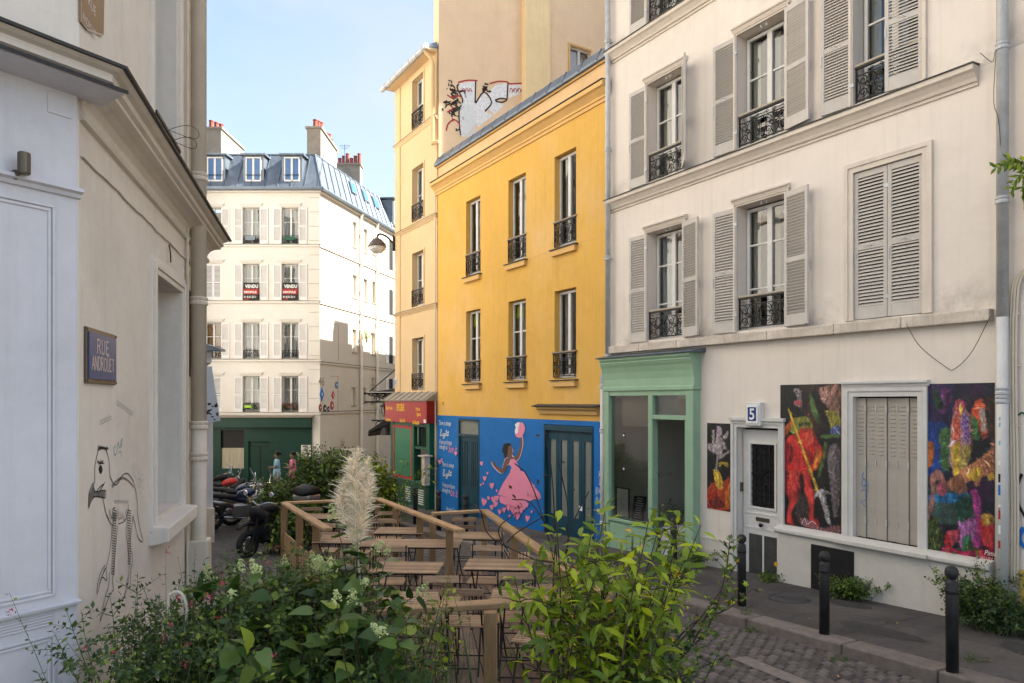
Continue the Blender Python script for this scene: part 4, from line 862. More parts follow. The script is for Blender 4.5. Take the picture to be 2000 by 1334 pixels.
q=MB();q.box(0,ew+.05,0,.14,ztop-.14,ztop);eobj('cornice',q,M['farside'])
q=MB();q.tube([(0,.22,ztop+.04),(ew+.2,.22,ztop+.04)],.10,8);eobj('gutter',q,M['zinc'])
for uu in(706,737):
    x=FE.s(uu,.12);q=MB();q.lathe([(.075,-1.6),(.075,ztop)],(x,.12,0),8)
    for z in np.arange(-.5,ztop,1.6): q.lathe([(.095,z-.06),(.095,z+.06)],(x,.12,0),8)
    q.tube([(x,.12,ztop-.2),(x,.2,ztop)],.07,8);eobj('drainpipe',q,M['far'])
# windows with shutters on the side wall far right
for (t_,b_) in((470,527),(565,615),(657,710),(740,783)):
    a,b=FE.s(757),FE.s(768);z0_,z1_=FE.uv(762,b_)[1],FE.uv(762,t_)[1]
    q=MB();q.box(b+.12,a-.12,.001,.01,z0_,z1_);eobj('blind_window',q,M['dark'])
    for xx in(a-.1,b-.35):
        o=inst('shutter',shutter_mesh(.42,round(z1_-z0_,1),'shutter_white',True,26),None,(0,0,0));ORG[o.name]=Vector((xx,.05,z0_));toE(o)
# mansard roofs
rz=ztop+.1;rt=FD.uv(500,290)[1];st=.75
mb=MB();c0=FD.w(-.15,.18,0);c1=FD.w(9,.18,0);
u605=Vector((c0.x+.55*-1,c0.y+.75))
P0=(c0.x,c0.y,rz);P1=(c1.x,c1.y,rz);T0=(-10.02-.1,36.9,rt);T1=(c1.x,36.9,rt)
e1=FE.w(0,.18,0);E1=(e1.x,e1.y,rz);tE=FE.w(0,-.75,0);TE=(tE.x,tE.y,rt)
mb.add([P0,P1,T1,T0],[(0,1,2,3)]);ro=obj('roof',mb,M['zinc'],None,fix=False)
def toW(o,root=FBD,fr=FD):
    R=Matrix.Translation(fr.w(*ORG[root.name]))@Matrix.Rotation(fr.ang,4,'Z');L=R.inverted()@Matrix.Translation(ORG[o.name]);o.parent=root;o.location=L.to_translation();o.rotation_euler=L.to_euler();return o
toW(ro)
mb=MB();mb.add([P0,E1,TE,T0],[(3,2,1,0)]);toW(obj('roof',mb,M['zinc'],None,fix=False))
mb=MB();mb.add([T0,T1,(T1[0],50,rt+.4),(TE[0]-6,TE[1],rt+.4),TE],[(0,1,2,3,4)]);toW(obj('roof_top',mb,M['zinc'],None,fix=False))
def seam(a,b,par=None,r=.03): 
    q=MB();q.obox(a,b,r,.05);return toW(obj('roof_seam',q,M['zinc'],None))
for k in range(13):
    x=P0[0]-.2-k*.68;seam((x,P0[1],rz+.02),(x-.0,36.9,rt+.02))
seam(P0,T0,r=.07);seam(T0,T1,r=.08);seam(T0,TE,r=.08)
for k in range(1,27):
    t=k*.68/18.3;a=Vector(P0).lerp(Vector(E1),t);b=Vector(T0).lerp(Vector(TE),t);seam(a+Vector((.03,0,.03)),b+Vector((.03,0,.03)))
def dormer(cx,y0,zb,w_,h,d,ang=0,blue=True):
    root=FBD
    q=MB();
    F=Frame((cx,y0),(-math.cos(ang),-math.sin(ang)))
    q.box(-w_/2,w_/2,-d,-.0,zb,zb+h);q.v=[tuple(F.w(*p)) for p in q.v];dm=toW(obj('dormer',q,M['zinc'],None))
    q=MB();q.prism([(-d,zb+h+.1),(.12,zb+h),(.16,zb+h+.05),(.12,zb+h+.1),(-d,zb+h+.16)],-w_/2-.12,w_/2+.12,'x');q.v=[tuple(F.w(*p)) for p in q.v];toW(obj('dormer_roof',q,M['zinc'],None))
    q=MB();a,b,c,e=-w_/2+.12,w_/2-.12,zb+.12,zb+h-.08;s=.06
    for bx_ in((a,a+s,c,e),(b-s,b,c,e),(a+s,b-s,e-s,e),(a+s,b-s,c,c+s*1.3),(-.05,.05,c+s,e-s)): q.box(bx_[0],bx_[1],.002,.05,bx_[2],bx_[3])
    q.v=[tuple(F.w(*p)) for p in q.v];toW(obj('dormer_window',q,M['frame'],None))
    for (i,j) in((a+s,-.05),(.05,b-s)):
        q=MB();q.box(i,j,.004,.02,c+s,e-s);q.v=[tuple(F.w(*p)) for p in q.v];toW(obj('dormer_pane',q,M['skyblue_pane'],None))
    q=MB();q.box(a,b,.06,.075,c+.3,c+.33);q.v=[tuple(F.w(*p)) for p in q.v];toW(obj('dormer_rail',q,M['iron'],None))
M['skyblue_pane']=mat('sky_tint_pane',(.035,.13,.32),.3,var=.25,scale=1,spec=.5)  # sky reflection of the roof panes put into the blue base colour
for u in(421,496,571): 
    x=(u-1000)/FP*36.1;dormer(x,36.05,EZ+(783-360)*36.1/FP,1.02,1.42,1.4)
# skylights on the lit side
for k,t in enumerate((.2,.29,.37)):
    a=Vector(P0).lerp(Vector(E1),t);b=Vector(T0).lerp(Vector(TE),t);u_=(b-a);d_=(Vector(E1)-Vector(P0)).normalized()
    n_=d_.cross(u_).normalized();n_=n_ if n_.x>0 else -n_
    q=MB();p=[a+u_*.45+n_*.10,a+u_*.45+d_*.62+n_*.10,a+u_*.82+d_*.62+n_*.10,a+u_*.82+n_*.10];q.add(p+[v_-n_*.12 for v_ in p],[(0,1,2,3),(0,4,5,1),(1,5,6,2),(2,6,7,3),(3,7,4,0)])
    toW(obj('skylight',q,M['zinc'],None));q=MB();c_=sum(p,Vector())/4;q.add([c_+(v_-c_)*.8+n_*.01 for v_ in p],[(0,1,2,3)]);toW(obj('skylight_pane',q,M['skyblue_pane'],None,fix=False))
_a=Vector(P0).lerp(Vector(E1),.52);dormer(_a.x-.05,_a.y,EZ+(783-440)*_a.y/FP-.1,1.1,1.6,1.2,ang=R_(0)+FE.ang-FD.ang)
# chimneys
def chimney(x,y,zt,w_,d,h,pots,lab,ang=0):
    F=Frame((x,y),(math.cos(ang),math.sin(ang)))
    t=thing('chimney_stack',lab,'chimney',F,(0,0,zt-h))
    q=MB();q.box(-w_/2,w_/2,0,d,zt-h,zt);obj('stack',q,M['chimney'],t);q=MB();q.box(-w_/2-.08,w_/2+.08,-.08,d+.08,zt,zt+.10);obj('cap',q,M['chimney'],t)
    for k in range(pots):
        h_=.42+.3*((k*7)%3)/2;yy=d*(k+.5)/pots if d>w_ else d/2;xx=(0 if d>w_ else -w_/2+w_*(k+.5)/pots)
        q=MB();q.lathe([(.13,zt+.1),(.11,zt+.1+h_),(.135,zt+.1+h_),(.135,zt+.14+h_),(.08,zt+.14+h_)],(xx,yy,0),10);obj('chimney_pot',q,M['terracotta'],t)
X_=lambda u,y:(u-1000)/FP*y
Z_=lambda v,y:EZ+(783-v)*y/FP
chimney(X_(613,37.5),37.5,Z_(251,37.5),.72,3.4,3.6,6,'tall rendered chimney with red pots rising above the mansard corner',0)
chimney(X_(636,42),42,Z_(281,42),.5,1.6,3.0,2,'smaller chimney with two pots just behind the corner stack')
chimney(X_(408,38),38,Z_(252,38),1.3,3.2,3.2,5,'chimney with red pots at the left edge beside the drainpipe')
chimney(X_(680,47),47,Z_(322,47),1.55,.8,4.2,6,'wide chimney with a row of pots and an aerial above the lit roof')
q=MB();x,y=X_(676,47),46.6;z=Z_(322,47);q.tube([(x,y,z),(x,y,z+1.2)],.02,5);q.tube([(x-.35,y,z+1.1),(x+.35,y,z+1.1)],.012,4);q.tube([(x-.25,y,z+.95),(x+.25,y,z+.95)],.012,4)
for k in range(5): q.tube([(x-.28+.14*k,y-.15,z+1.1),(x-.28+.14*k,y+.15,z+1.1)],.01,4)
tag(obj('roof_aerial',q,M['zinc'],None),'thin metal television aerial on the wide far chimney','aerial')
# green shop of the far building
fs=thing('corner_cafe','dark green shop front with curtained window at the foot of the corner building','shop front',FD,(3,0,-1.2))
a,b=FD.s(610),9;zt=FD.uv(500,815)[1];zm=FD.uv(500,838)[1]
q=MB();q.box(a,b,0,.30,zt-.5,zt-.02);obj('awning_box',q,M['shopgreen'],fs);q=MB();q.box(a-.1,b,0,.36,zt-.0,zt+.08);obj('canopy_edge',q,M['chimney'],fs)
q=MB();wn=(FD.s(477),FD.s(432),FD.uv(450,915)[1],FD.uv(450,840)[1]);dn=(FD.s(529),FD.s(486),-1.3,FD.uv(500,862)[1]);wall(q,a,b,-1.6,zt-.5,[(*wn,.1),(*dn,.12)],.1,.06,None);obj('shop_wall',q,M['shopgreen'],fs,fix=False)
q=MB();q.box(dn[0],dn[1],-.08,-.05,-1.4,dn[3]);d_=obj('door',q,M['shopgreen'],fs);q=MB();q.box((dn[0]+dn[1])/2-.02,(dn[0]+dn[1])/2+.02,-.05,-.035,-1.4,dn[3]-.25);q.box(dn[0],dn[1],-.05,-.03,dn[3]-.27,dn[3]-.22);obj('door_joint',q,M['black'],d_)
q=MB();
for k in range(3): q.box(dn[0],dn[1],-.03,-.01,dn[3]+.08+.14*k,dn[3]+.13+.14*k)
obj('vent_slat',q,M['chimney'],fs)
q=MB();q.box(wn[0],wn[1],-.12,-.1,wn[2],wn[3]);obj('pane',q,M['black'],fs);q=MB();n=30
for k in range(n): 
    xa=wn[0]+(wn[1]-wn[0])*k/n;xb=wn[0]+(wn[1]-wn[0])*(k+1)/n;q.add([(xa,-.06+.02*(k%2),wn[2]),(xb,-.06+.02*((k+1)%2),wn[2]),(xb,-.06+.02*((k+1)%2),FD.uv(450,875)[1]),(xa,-.06+.02*(k%2),FD.uv(450,875)[1])],[(0,1,2,3)])
obj('half_curtain',q,M['curtain'],fs,fix=False)
q=MB();q.box(FD.s(608),FD.s(589),.065,.075,FD.uv(600,893)[1],FD.uv(600,869)[1]);ps=tag(obj('shop_poster',q,M['room'],None,fr=FD),'pale printed poster on the dark green shop wall behind the walkers','poster')
q=MB()
for k in range(14): cx_,cz_=random.uniform(FD.s(608)+.05,FD.s(589)-.05),random.uniform(FD.uv(600,893)[1]+.05,FD.uv(600,869)[1]-.05);q.box(cx_-.05,cx_+.05,.076,.078,cz_-.03,cz_+.03)
c=obj('print',q,M['lead'],ps);c.location=ORG[c.name]-ORG[ps.name]
# building across the far side street (throws the shade on the side wall)
nb_=thing('street_block','tall pale block across the side street hidden behind the apricot house','building',FE,(9,7.6,-1.6))
def fe_far(q): return q
hs=[(x_,x_+1.0,z_,z_+1.9,.2) for x_ in np.arange(-3.2,16,2.4) for z_ in(1.6,4.7,7.8,10.9)]
B2=Frame(tuple(FE.w(0,8.0,0)[:2]),(-FE.d[0],-FE.d[1]))
ORG[nb_.name]=Vector((-9,0,-1.6));nb_.location=B2.w(-9,0,-1.6);nb_.rotation_euler=(0,0,B2.ang)
hs=[(-x_-1.0,-x_,z_,z_+1.9,.2) for x_ in np.arange(-1.2,16,2.4) for z_ in(1.6,4.7,7.8,10.9)]
q=MB();wall(q,-17.5,2,-1.8,13.4,[h for h in hs if h[3]<13],.2,0,8);obj('wall',q,M['far'],nb_,fix=False)
q=MB()
for h in hs[::1]: q.box(h[0],h[1],-.2,-.17,h[2],h[3]) if h[3]<13 else 0
obj('window',q,M['glass_blue'],nb_);q=MB();q.prism([(.3,13.4),(-1.6,15.0),(-6,15.0),(-8.2,13.4)],-17.6,-11,'x');obj('roof',q,M['zinc'],nb_)
for x_ in(-14,-5): q=MB();q.box(x_,x_+1.6,-2.2,-1.5,13.4,16.2);obj('chimney',q,M['chimney'],nb_)
# ---------------- left building ----------------
LB=thing('left_building','pale rendered corner house on the left with moulded cornice and deep window','building',FB,(2,0,-.2))
CE=4.502
x0,x1=FB.s(350),FB.s(299)
xu0,xu1=FB.s(345),FB.s(297)
mb=MB();wall(mb,-.05,CE,-.6,4.72,[(x0,x1,2.0,4.07,.38)],.38,0,None);wall(mb,-.05,CE,4.72,22,[(xu0,xu1,5.02,7.6,.35),(xu0,xu1,8.3,10.6,.35)],.35,0,None)
mb.add([(-.05,0,-.6),(-.05,0,22),(-.05,-8,22),(-.05,-8,-.6)],[(0,1,2,3)]);obj('wall',mb,M['left'],LB,fix=False)
mb=MB();mb.box(-.3,CE,-8,.3,22,22.2);obj('roof',mb,M['zinc'],LB)
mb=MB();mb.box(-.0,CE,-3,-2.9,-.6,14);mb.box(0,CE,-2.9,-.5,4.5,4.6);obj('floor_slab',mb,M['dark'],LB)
prof=[(0,4.66),(.03,4.665),(.045,4.69),(.03,4.715),(.015,4.72),(.02,4.76),(.05,4.80),(.10,4.825),(.17,4.835),(.17,4.86),(.20,4.87),(.20,4.915),(.235,4.925),(.26,4.94),(.26,4.955),(0,4.955)]
mb=MB();mb.prism(prof,-.05,CE,'x');n_=len(prof);mb.v=[(x+(.437*y if i>=n_ else 0),y,z) for i,(x,y,z) in enumerate(mb.v)];obj('cornice',mb,M['left'],LB)
mb=MB();mb.prism([(0,4.956),(.285,4.94),(.29,4.955),(0,5.0)],-.08,CE,'x');mb.v=[(x+(.437*y if i>=4 else 0),y,z) for i,(x,y,z) in enumerate(mb.v)];obj('cornice_flashing',mb,M['lead'],LB)
# rough plaster bead just under the cornice
mb=MB();mb.tube([(t,.01,4.46+.005*math.sin(t*7)+.003*math.sin(t*19)) for t in np.linspace(0,CE-.02,60)],.009,5);obj('plaster_bead',mb,M['left'],LB)
for k,(wd,t) in enumerate(((.05,.035),(.10,.05),(.15,.03))):
    q=MB();a,b,c,d=x0-wd,x1+wd,1.92,4.07+wd;i=wd-.05
    q.box(a,a+.05,-.01,t,c,d);q.box(b-.05,b,-.01,t,c,d);q.box(a+.05,b-.05,-.01,t,d-.05,d);obj('window_surround',q,M['left'],LB,bev=.006)
for z0_,z1_ in((5.02,7.6),(8.3,10.6)):
    q=MB();q.box(xu0-.12,xu0-.04,-.01,.035,z0_,z1_+.1);q.box(xu1+.04,xu1+.12,-.01,.035,z0_,z1_+.1);q.box(xu0-.12,xu1+.12,-.01,.035,z1_+.1,z1_+.2);obj('window_surround',q,M['left'],LB,bev=.006)
    casement(LB,xu0,xu1,z0_,z1_,-.33,(.4,),None)
q=MB();q.prism([(-.38,2.0),(.06,1.96),(.15,1.95),(.15,1.83),(.02,1.80),(-.38,1.85)],x0-.12,x1+.14,'x');obj('sill',q,M['left'],LB,bev=.012)
casement(LB,x0,x1,2.0,4.07,-.34,(.5,),None)
# folded louvre leaf inside the near reveal
sh=inst('shutter',shutter_mesh(.34,2.0,'shutter',True,40),LB,(x1-.02,-.02,2.03),(0,0,R_(-90)))
inst('window_guard',guard_mesh(xu1-xu0,.42,2),LB,(xu0,.02,5.02))
q=MB();
for k,(cx_,cz_,r_) in enumerate(((0,5.52,.13),(.02,5.42,.11))): q.tube([(xu0+.3+r_*1.1*math.cos(t),.12+r_*math.sin(t),cz_+.02*math.sin(t*2)) for t in np.linspace(0,6.28,20)],.003,4)
tag(obj('wire_loop',q,M['iron'],None,fr=FB),'thin wire loops hooked over the upper left window guard','wire')
downpipe('drainpipe','cream painted drainpipe on the far edge of the left house',FB,FB.s(388,.11),.11,.4,22,.078,'pipe_cream',(2.42,2.75,4.05,5.35,8),segs=[(.4,2.70,'pipe_cream'),(2.70,22,'pipe_cream')])
q=MB();xx=FB.s(388,.11);q.box(xx-.12,xx+.10,.0,.22,-.2,1.55);tag(obj('utility_box',q,M['pipe_cream'],None,fr=FB,bev=.02),'boxed cream base at the foot of the left drainpipe','pipe base')
q=MB();q.tube([(xx+.16,.03,.4),(xx+.16,.03,8.5)],.014,6);q.tube([(xx+.11,.02,.4),(xx+.11,.02,4.5)],.01,6);tag(obj('wall_cable',q,M['pipe_cream'],None,fr=FB),'thin cream cables running up beside the left drainpipe','cable')
# chamfer with the grey shop front
q=MB();wall(q,0,2.6,-.6,22,(),0,0,None);obj('wall',q,M['left'],None,fix=False,fr=FC);_o=COL.objects[-1]
def under(o,root,fr_root,fr):
    R=Matrix.Translation(fr_root.w(*ORG[root.name]))@Matrix.Rotation(fr_root.ang,4,'Z');L=R.inverted()@(Matrix.Translation(fr.w(*ORG[o.name]))@Matrix.Rotation(fr.ang,4,'Z'));o.parent=root;o.location=L.to_translation();o.rotation_euler=L.to_euler();return o
under(_o,LB,FB,FC)
pc_=[(0,4.80),(.05,4.80)]+prof[7:];mb=MB();mb.prism(pc_,0,2.6,'x');n_=len(pc_);mb.v=[(x-(.437*y if i<n_ else 0),y,z) for i,(x,y,z) in enumerate(mb.v)];under(obj('cornice',mb,M['left'],None,fr=FC),LB,FB,FC)
mb=MB();mb.prism([(0,4.956),(.285,4.94),(.29,4.955),(0,5.0)],0,2.6,'x');mb.v=[(x-(.437*y if i<4 else 0),y,z) for i,(x,y,z) in enumerate(mb.v)];under(obj('cornice_flashing',mb,M['lead'],None,fr=FC),LB,FB,FC)
GP=thing('grey_shop_panel','lilac grey painted shop front panelling on the cut corner at the far left','shop front',FC,(.8,.05,.2))
a0=FC.s(243,.28);zc=FC.uv(243,183,.28)[1]
q=MB();q.box(.035,2.4,0,.055,-.5,zc-.015);obj('panelling',q,M['grey'],GP,bev=.006)
zt=FC.uv(75,360,.06)[1]
q=MB();q.prism([(.055,zt-.035),(.075,zt-.03),(.085,zt-.01),(.11,zt),(.11,zt+.02),(.055,zt+.03)],.025,2.4,'x');obj('moulding',q,M['grey'],GP)
for (a,b,c,d) in((.16,1.5,FC.uv(75,1170,.06)[1],FC.uv(75,395,.06)[1]),(.16,1.5,.6,FC.uv(75,1245,.06)[1])):
    q=MB()
    for k,t in enumerate((0,.022)):
        q.box(a+t,b-t,.055,.068-.004*k,d-t-.016,d-t);q.box(a+t,b-t,.055,.068-.004*k,c+t,c+t+.016);q.box(a+t,a+t+.016,.055,.068-.004*k,c+t+.016,d-t-.016)
    obj('panel_moulding',q,M['grey'],GP,bev=.004)
z_=FC.uv(75,1215,.06)[1];q=MB();
for k in range(5): q.tube([(.17,.058,z_+.035-.016*k),(1.5,.058,z_+.035-.016*k)],.005,6)
q.prism([(.055,z_+.05),(.09,z_+.06),(.095,z_+.075),(.055,z_+.085)],.03,2.4,'x');obj('reeding',q,M['grey'],GP)
ua,va=FC.uv(112,200,.058);q=MB();q.box(.07,.20,.055,.062,EZ+1.63,EZ+1.75);obj('cover_plate',q,M['grey'],GP,bev=.003)
CN=thing('zinc_canopy','thin dark edged zinc canopy over the grey shop panelling','canopy',FC,(.8,.1,4.6))
q=MB();q.prism([(.03,zc+.07),(.28,zc+.005),(.28,zc-.008),(.03,zc-.02)],a0,2.5,'x');obj('canopy_sheet',q,M['grey'],CN)
q=MB();q.prism([(.05,zc+.085),(.295,zc+.02),(.302,zc-.004),(.285,zc+.002),(.05,zc+.075)],a0-.015,2.5,'x');obj('lead_edge',q,M['black'],CN)
sp=thing('wall_spotlight','small brushed bronze wall spotlight above the grey panel moulding','lamp',FC,(.34,.06,4.2))
xs_,zs_=FC.uv(47,320,.14)
q=MB();q.lathe([(.028,zs_-.055),(.031,zs_-.05),(.031,zs_+.055),(.028,zs_+.06)],(xs_,.14,0),20);obj('lamp_head',q,M['brass'],sp);q=MB();q.lathe([(.026,.055),(.026,.095),(.012,.10),(.012,.13)],(xs_+.02,0,zs_-.055),16,'y');obj('wall_mount',q,M['brass'],sp)
q=MB();q.tube(curve([(xs_+.03,.08,zs_-.06),(xs_+.12,.075,zs_-.05),(xs_+.3,.075,zs_-.02),(xs_+.8,.075,zs_-.0)]),.006,5);obj('flex',q,M['black'],sp)
# the letters, serif, drawn as strokes with thick and thin parts
def serif_text(par,txt,x,z,h,wd,y,m,sgn=1,gap=.22):
    G={'R':(.62,[((0,0),(0,1),.16),('c',[(0,.97),(.35,.97),(.5,.76),(.35,.54),(0,.54)],.09),((.25,.54),(.6,0),.15)],[(0,0),(0,1),(.6,0)]),
       'U':(.62,[((0,1),(0,.3),.15),('c',[(0,.3),(.12,.03),(.38,.03),(.5,.3)],.10),((.5,.3),(.5,1),.07)],[(0,1),(.5,1)]),
       'E':(.52,[((0,0),(0,1),.16),((0,.97),(.45,.97),.07),((0,.5),(.33,.5),.07),((0,.03),(.47,.03),.07)],[(0,0),(0,1)]),
       'A':(.66,[((0,0),(.3,1),.06),((.3,1),(.6,0),.16),((.1,.35),(.5,.35),.06)],[(0,0),(.6,0)]),
       'N':(.66,[((0,0),(0,1),.07),((0,1),(.55,0),.16),((.55,0),(.55,1),.07)],[(0,0),(0,1),(.55,1)]),
       'D':(.62,[((0,0),(0,1),.16),('c',[(0,.97),(.3,.95),(.53,.7),(.53,.3),(.3,.05),(0,.03)],.10)],[(0,0),(0,1)]),
       'O':(.66,[('c',[(.3,1),(.06,.8),(.03,.5),(.06,.2),(.3,0),(.54,.2),(.57,.5),(.54,.8),(.3,1)],.12)],[]),
       'T':(.58,[((.27,0),(.27,1),.16),((0,.97),(.54,.97),.07)],[(.27,0)]),
       '5':(.6,[((.12,1),(.52,1),.12),((.12,1),(.08,.55),.10),('c',[(.08,.55),(.3,.62),(.5,.5),(.52,.25),(.3,.0),(.05,.1)],.13)],[])}
    q=MB();cx_=x
    for ch in txt:
        if ch=='2': continue
        g=G['O' if ch=='Ö' else ('U' if ch=='Ü' else ('E' if ch=='Ë' else ch))];k=h
        for s_ in g[1]:
            pts=curve(s_[1],4) if s_[0]=='c' else [s_[0],s_[1]];q.ribbon([(cx_+sgn*wd*p[0],z+p[1]*k) for p in pts],max(.12,s_[2])*h*1.05,y)
        for p in g[2]: q.ribbon([(cx_+sgn*wd*(p[0]-.12),z+(p[1]*.95+.025)*k),(cx_+sgn*wd*(p[0]+.12),z+(p[1]*.95+.025)*k)],.05*h,y+.0004)
        if ch=='Ü':
            for e in(.1,.4): q.box(cx_+sgn*wd*(e)-.008,cx_+sgn*wd*e+.008,y-.0005,y,z+h*1.12,z+h*1.12+.016)
        cx_+=sgn*wd*(g[0]+gap)
    return obj('lettering',q,m,par,fix=False)
# street plate
SP=thing('street_sign','blue enamel street plate in a weathered frame on the left corner house','street sign',FB,(FB.s(193),.02,2.95))
a,b=FB.s(222),FB.s(163);zt,zb=FB.uv(193,646)[1],FB.uv(193,750)[1]
q=MB();q.box(a,b,0,.018,zb,zt);obj('frame',q,M['brass'],SP,bev=.004);q=MB();e=.028;q.box(a+e,b-e,.018,.024,zb+e,zt-e);obj('enamel_plate',q,mat('street_blue',(.012,.055,.19),.35,var=.15),SP)
wl=mat('sign_white',(.60,.52,.47),.5);M['sw']=wl
serif_text(SP,'RUE',b-(b-a)*.29,zt-.150,.088,(b-a)*.175,.0255,wl,-1,.22);serif_text(SP,'ANDROÜET',b-(b-a)*.12,zb+.085,.085,(b-a)*.126,.0255,wl,-1,.14)
q=MB()
for xx,zz in((a+.012,zb+.014),(b-.012,zb+.014),(a+.012,zt-.014),(b-.012,zt-.014)): q.lathe([(.007,.018),(.007,.022)],(xx,0,zz),8,'y')
obj('screw',q,M['lead'],SP)
# brown old plaque, top left
PL=thing('old_street_plaque','brown and white old plaque cut by the top edge on the upper left wall','street sign',FB,(4.2,.02,5.3))
T2=lambda x,y,fr,kx,ox,oy,p=0:fr.uv(ox+x/kx,oy+y/kx,p)
pp=[T2(x,y,FB,2.021,0,0,.01) for x,y in((318,-150),(318,85),(345,118),(408,140),(411,-100))]
q=MB();q.prism(pp,.0,.012,'y');obj('plate',q,mat('plaque_brown',(.28,.17,.08),.5,var=.2),PL)
q=MB();q.ribbon([pp[0],pp[1],pp[2],pp[3],pp[4]],.008,.0135);obj('white_rim',q,wl,PL,fix=False)
def textmesh(s,size,m,shear=0,ext=0,align='LEFT',offset=0):
    c=bpy.data.curves.new('lettering','FONT');c.body=s;c.size=size;c.shear=shear;c.align_x=align;c.extrude=ext;c.offset=offset;c.resolution_u=3
    o=bpy.data.objects.new('tmp',c);COL.objects.link(o);dg=bpy.context.evaluated_depsgraph_get();me=bpy.data.meshes.new_from_object(o.evaluated_get(dg));bpy.data.objects.remove(o);me.materials.clear();me.materials.append(m);return me
def text(par,s,x,y,z,size,m,shear=0,sx=1,fl=True,rot=0,align='LEFT',offset=0,sk=None,name='lettering'):
    """text on a wall facing +y: reads towards -x"""
    me=textmesh(s,size,m,shear,0,align,offset)
    v=np.empty(len(me.vertices)*3);me.vertices.foreach_get('co',v);v=v.reshape(-1,3);c,q=math.cos(rot),math.sin(rot)
    X=v[:,0]*sx;Z=v[:,1];w_=np.stack([-(X*c-Z*q),np.zeros(len(v)),X*q+Z*c],1);me.vertices.foreach_set('co',w_.ravel());me.update()
    return inst(name,me,par,(x,y,z))
xa,za=T2(345,8,FB,2.021,0,0,.01)
text(PL,'RUE',xa,.0135,za-.01,.085,wl,rot=R_(0),offset=.001);xa,za=T2(324,58,FB,2.021,0,0,.01);text(PL,'ANDROUET',xa,.0135,za-.025,.07,wl,sx=.70,offset=.001)
text(nb,'5',13.565,.1215,2.705,.25,M['white'],offset=.004,sx=.95)
# bird drawing on the left wall, traced strokes  (zoomed coordinates, 1.818 px per px)
BD=thing('bird_graffiti','black line drawing of a long legged beaked bird on the left wall','graffiti',FB,(FB.s(225),.0,.9))
def tb(pts): return [FB.uv(x/1.818,600+y/1.818) for x,y in pts]
q=MB()
body=[[(372,678),(335,672),(322,690),(313,713),(315,660),(330,625),(335,655),(372,650),(372,678)],[(335,625),(336,560),(345,520),(352,500),(368,498),(380,520),(387,560),(390,600),(405,630),(418,625),(430,600),(450,590),(468,610),(480,650),(487,700),(488,740),(497,790),(506,828),(500,832),(488,815),(478,770),(470,740)],
 [(362,675),(368,700),(378,740),(392,768),(400,770),(398,720),(408,712)],[(418,770),(440,760),(452,730),(456,700)],
 [(398,770),(393,830),(386,880),(376,930),(378,970),(360,960),(345,1015),(344,990),(355,945),(372,915)],[(416,775),(410,850),(404,920),(398,970),(402,1000),(396,1010),(385,1030),(370,1070),(354,1116),(360,1080),(372,1030),(384,990),(388,940)],
 [(448,765),(446,800),(452,850),(458,900),(455,950),(452,990),(440,1028),(445,1000),(452,960)],[(470,745),(466,790),(460,840),(468,880),(470,910),(463,930),(462,985),(452,1000)],[(355,560),(350,575),(356,590),(362,578),(358,562)],[(340,655),(352,640),(366,628)]]
for b_ in body: q.ribbon(tb(curve(b_,4)),.0075,.003)
for k in range(12): x=345+3*k;q.ribbon(tb([(x,505+random.randint(-4,6)),(x+2,490+random.randint(0,8)),(x+6,505)]),.007,.0032)
for k in range(26):
    t=k/25;x=395+75*t;y=628-30*math.sin(t*3.1);q.ribbon(tb([(x,y+4),(x+3,y+14)]),.0065,.0032)
for k in range(22): x=372+3.5*k;q.ribbon(tb([(x+3,735+random.randint(-20,20)),(x+7,762-random.randint(0,16))]),.005,.0033)
for k in range(26): y=720+9*k;q.ribbon(tb([(400-.5*k*.6,y),(413-.5*k*.6,y+4)]),.006,.0034);q.ribbon(tb([(450+.1*k,y),(464,y+4)]),.006,.0034) if k<22 else 0
for k in range(14): x=405+3.8*k;q.ribbon(tb([(x,684),(x+1,697)]),.0045,.0034)
for k in range(12): q.ribbon(tb([(355+random.uniform(-14,14),548+random.uniform(-6,6)),(357+random.uniform(-8,8),556)]),.0045,.0035)
for k in range(9): q.ribbon(tb([(346+2.6*k,666-4.2*k),(352+2.4*k,652-4.2*k)]),.0045,.0035)
for k in range(10): q.ribbon(tb([(350+2*k,985-6*k),(358+2*k,960-4*k)]),.0045,.0035)
q.ribbon(tb([(495,605),(500,625),(496,640),(492,622),(495,605)]),.004,.0035)
for x,y in((497,575),(490,590),(503,592),(489,610),(506,612),(488,635),(505,640),(497,658)): q.ribbon(tb([(x,y),(x+2,y+4)]),.004,.0035)
obj('stroke',q,M['black'],BD,fix=False)
q=MB();q.prism(tb([(330,630),(338,655),(372,652),(370,676),(335,674),(322,690),(314,710),(316,665)]),.001,.0022,'y');obj('beak_shade',q,mat('pencil_grey',(.16,.15,.14),.8,var=.3,scale=20),BD)
q=MB();q.prism(tb(curve([(350,575),(355,562),(362,575),(357,590),(351,582)],3)[:-1]),.001,.0040,'y');obj('eye',q,M['black'],BD)
TG=thing('wall_tags','small pencil tags and a teal scribble between the street plate and the bird','graffiti',FB,(FB.s(215),0,2.5))
q=MB()
for w0,n,x,y,dy in((0,5,355,415,-5),(1,7,415,345,8)):
    for k in range(n):
        xx=x+8*k;yy=y+(dy*k*.8);q.ribbon(tb(curve([(xx,yy-18),(xx-1,yy),(xx+5,yy+random.randint(-4,2)),(xx+5,yy-12),(xx+1,yy-10)],3)),.003,.003)
q.ribbon(tb([(455,385),(458,400),(455,420)]),.003,.003)
obj('pencil_tag',q,mat('pencil',(.12,.11,.10),.8),TG,fix=False)
q=MB();q.ribbon(tb(curve([(410,490),(403,505),(406,525),(413,515),(418,480),(424,500),(432,465),(430,500)],4)),.006,.003);q.ribbon(tb(curve([(418,520),(425,512),(430,520),(428,535)],4)),.005,.003);obj('teal_scribble',q,mat('teal_paint',(.03,.25,.25),.6),TG,fix=False)
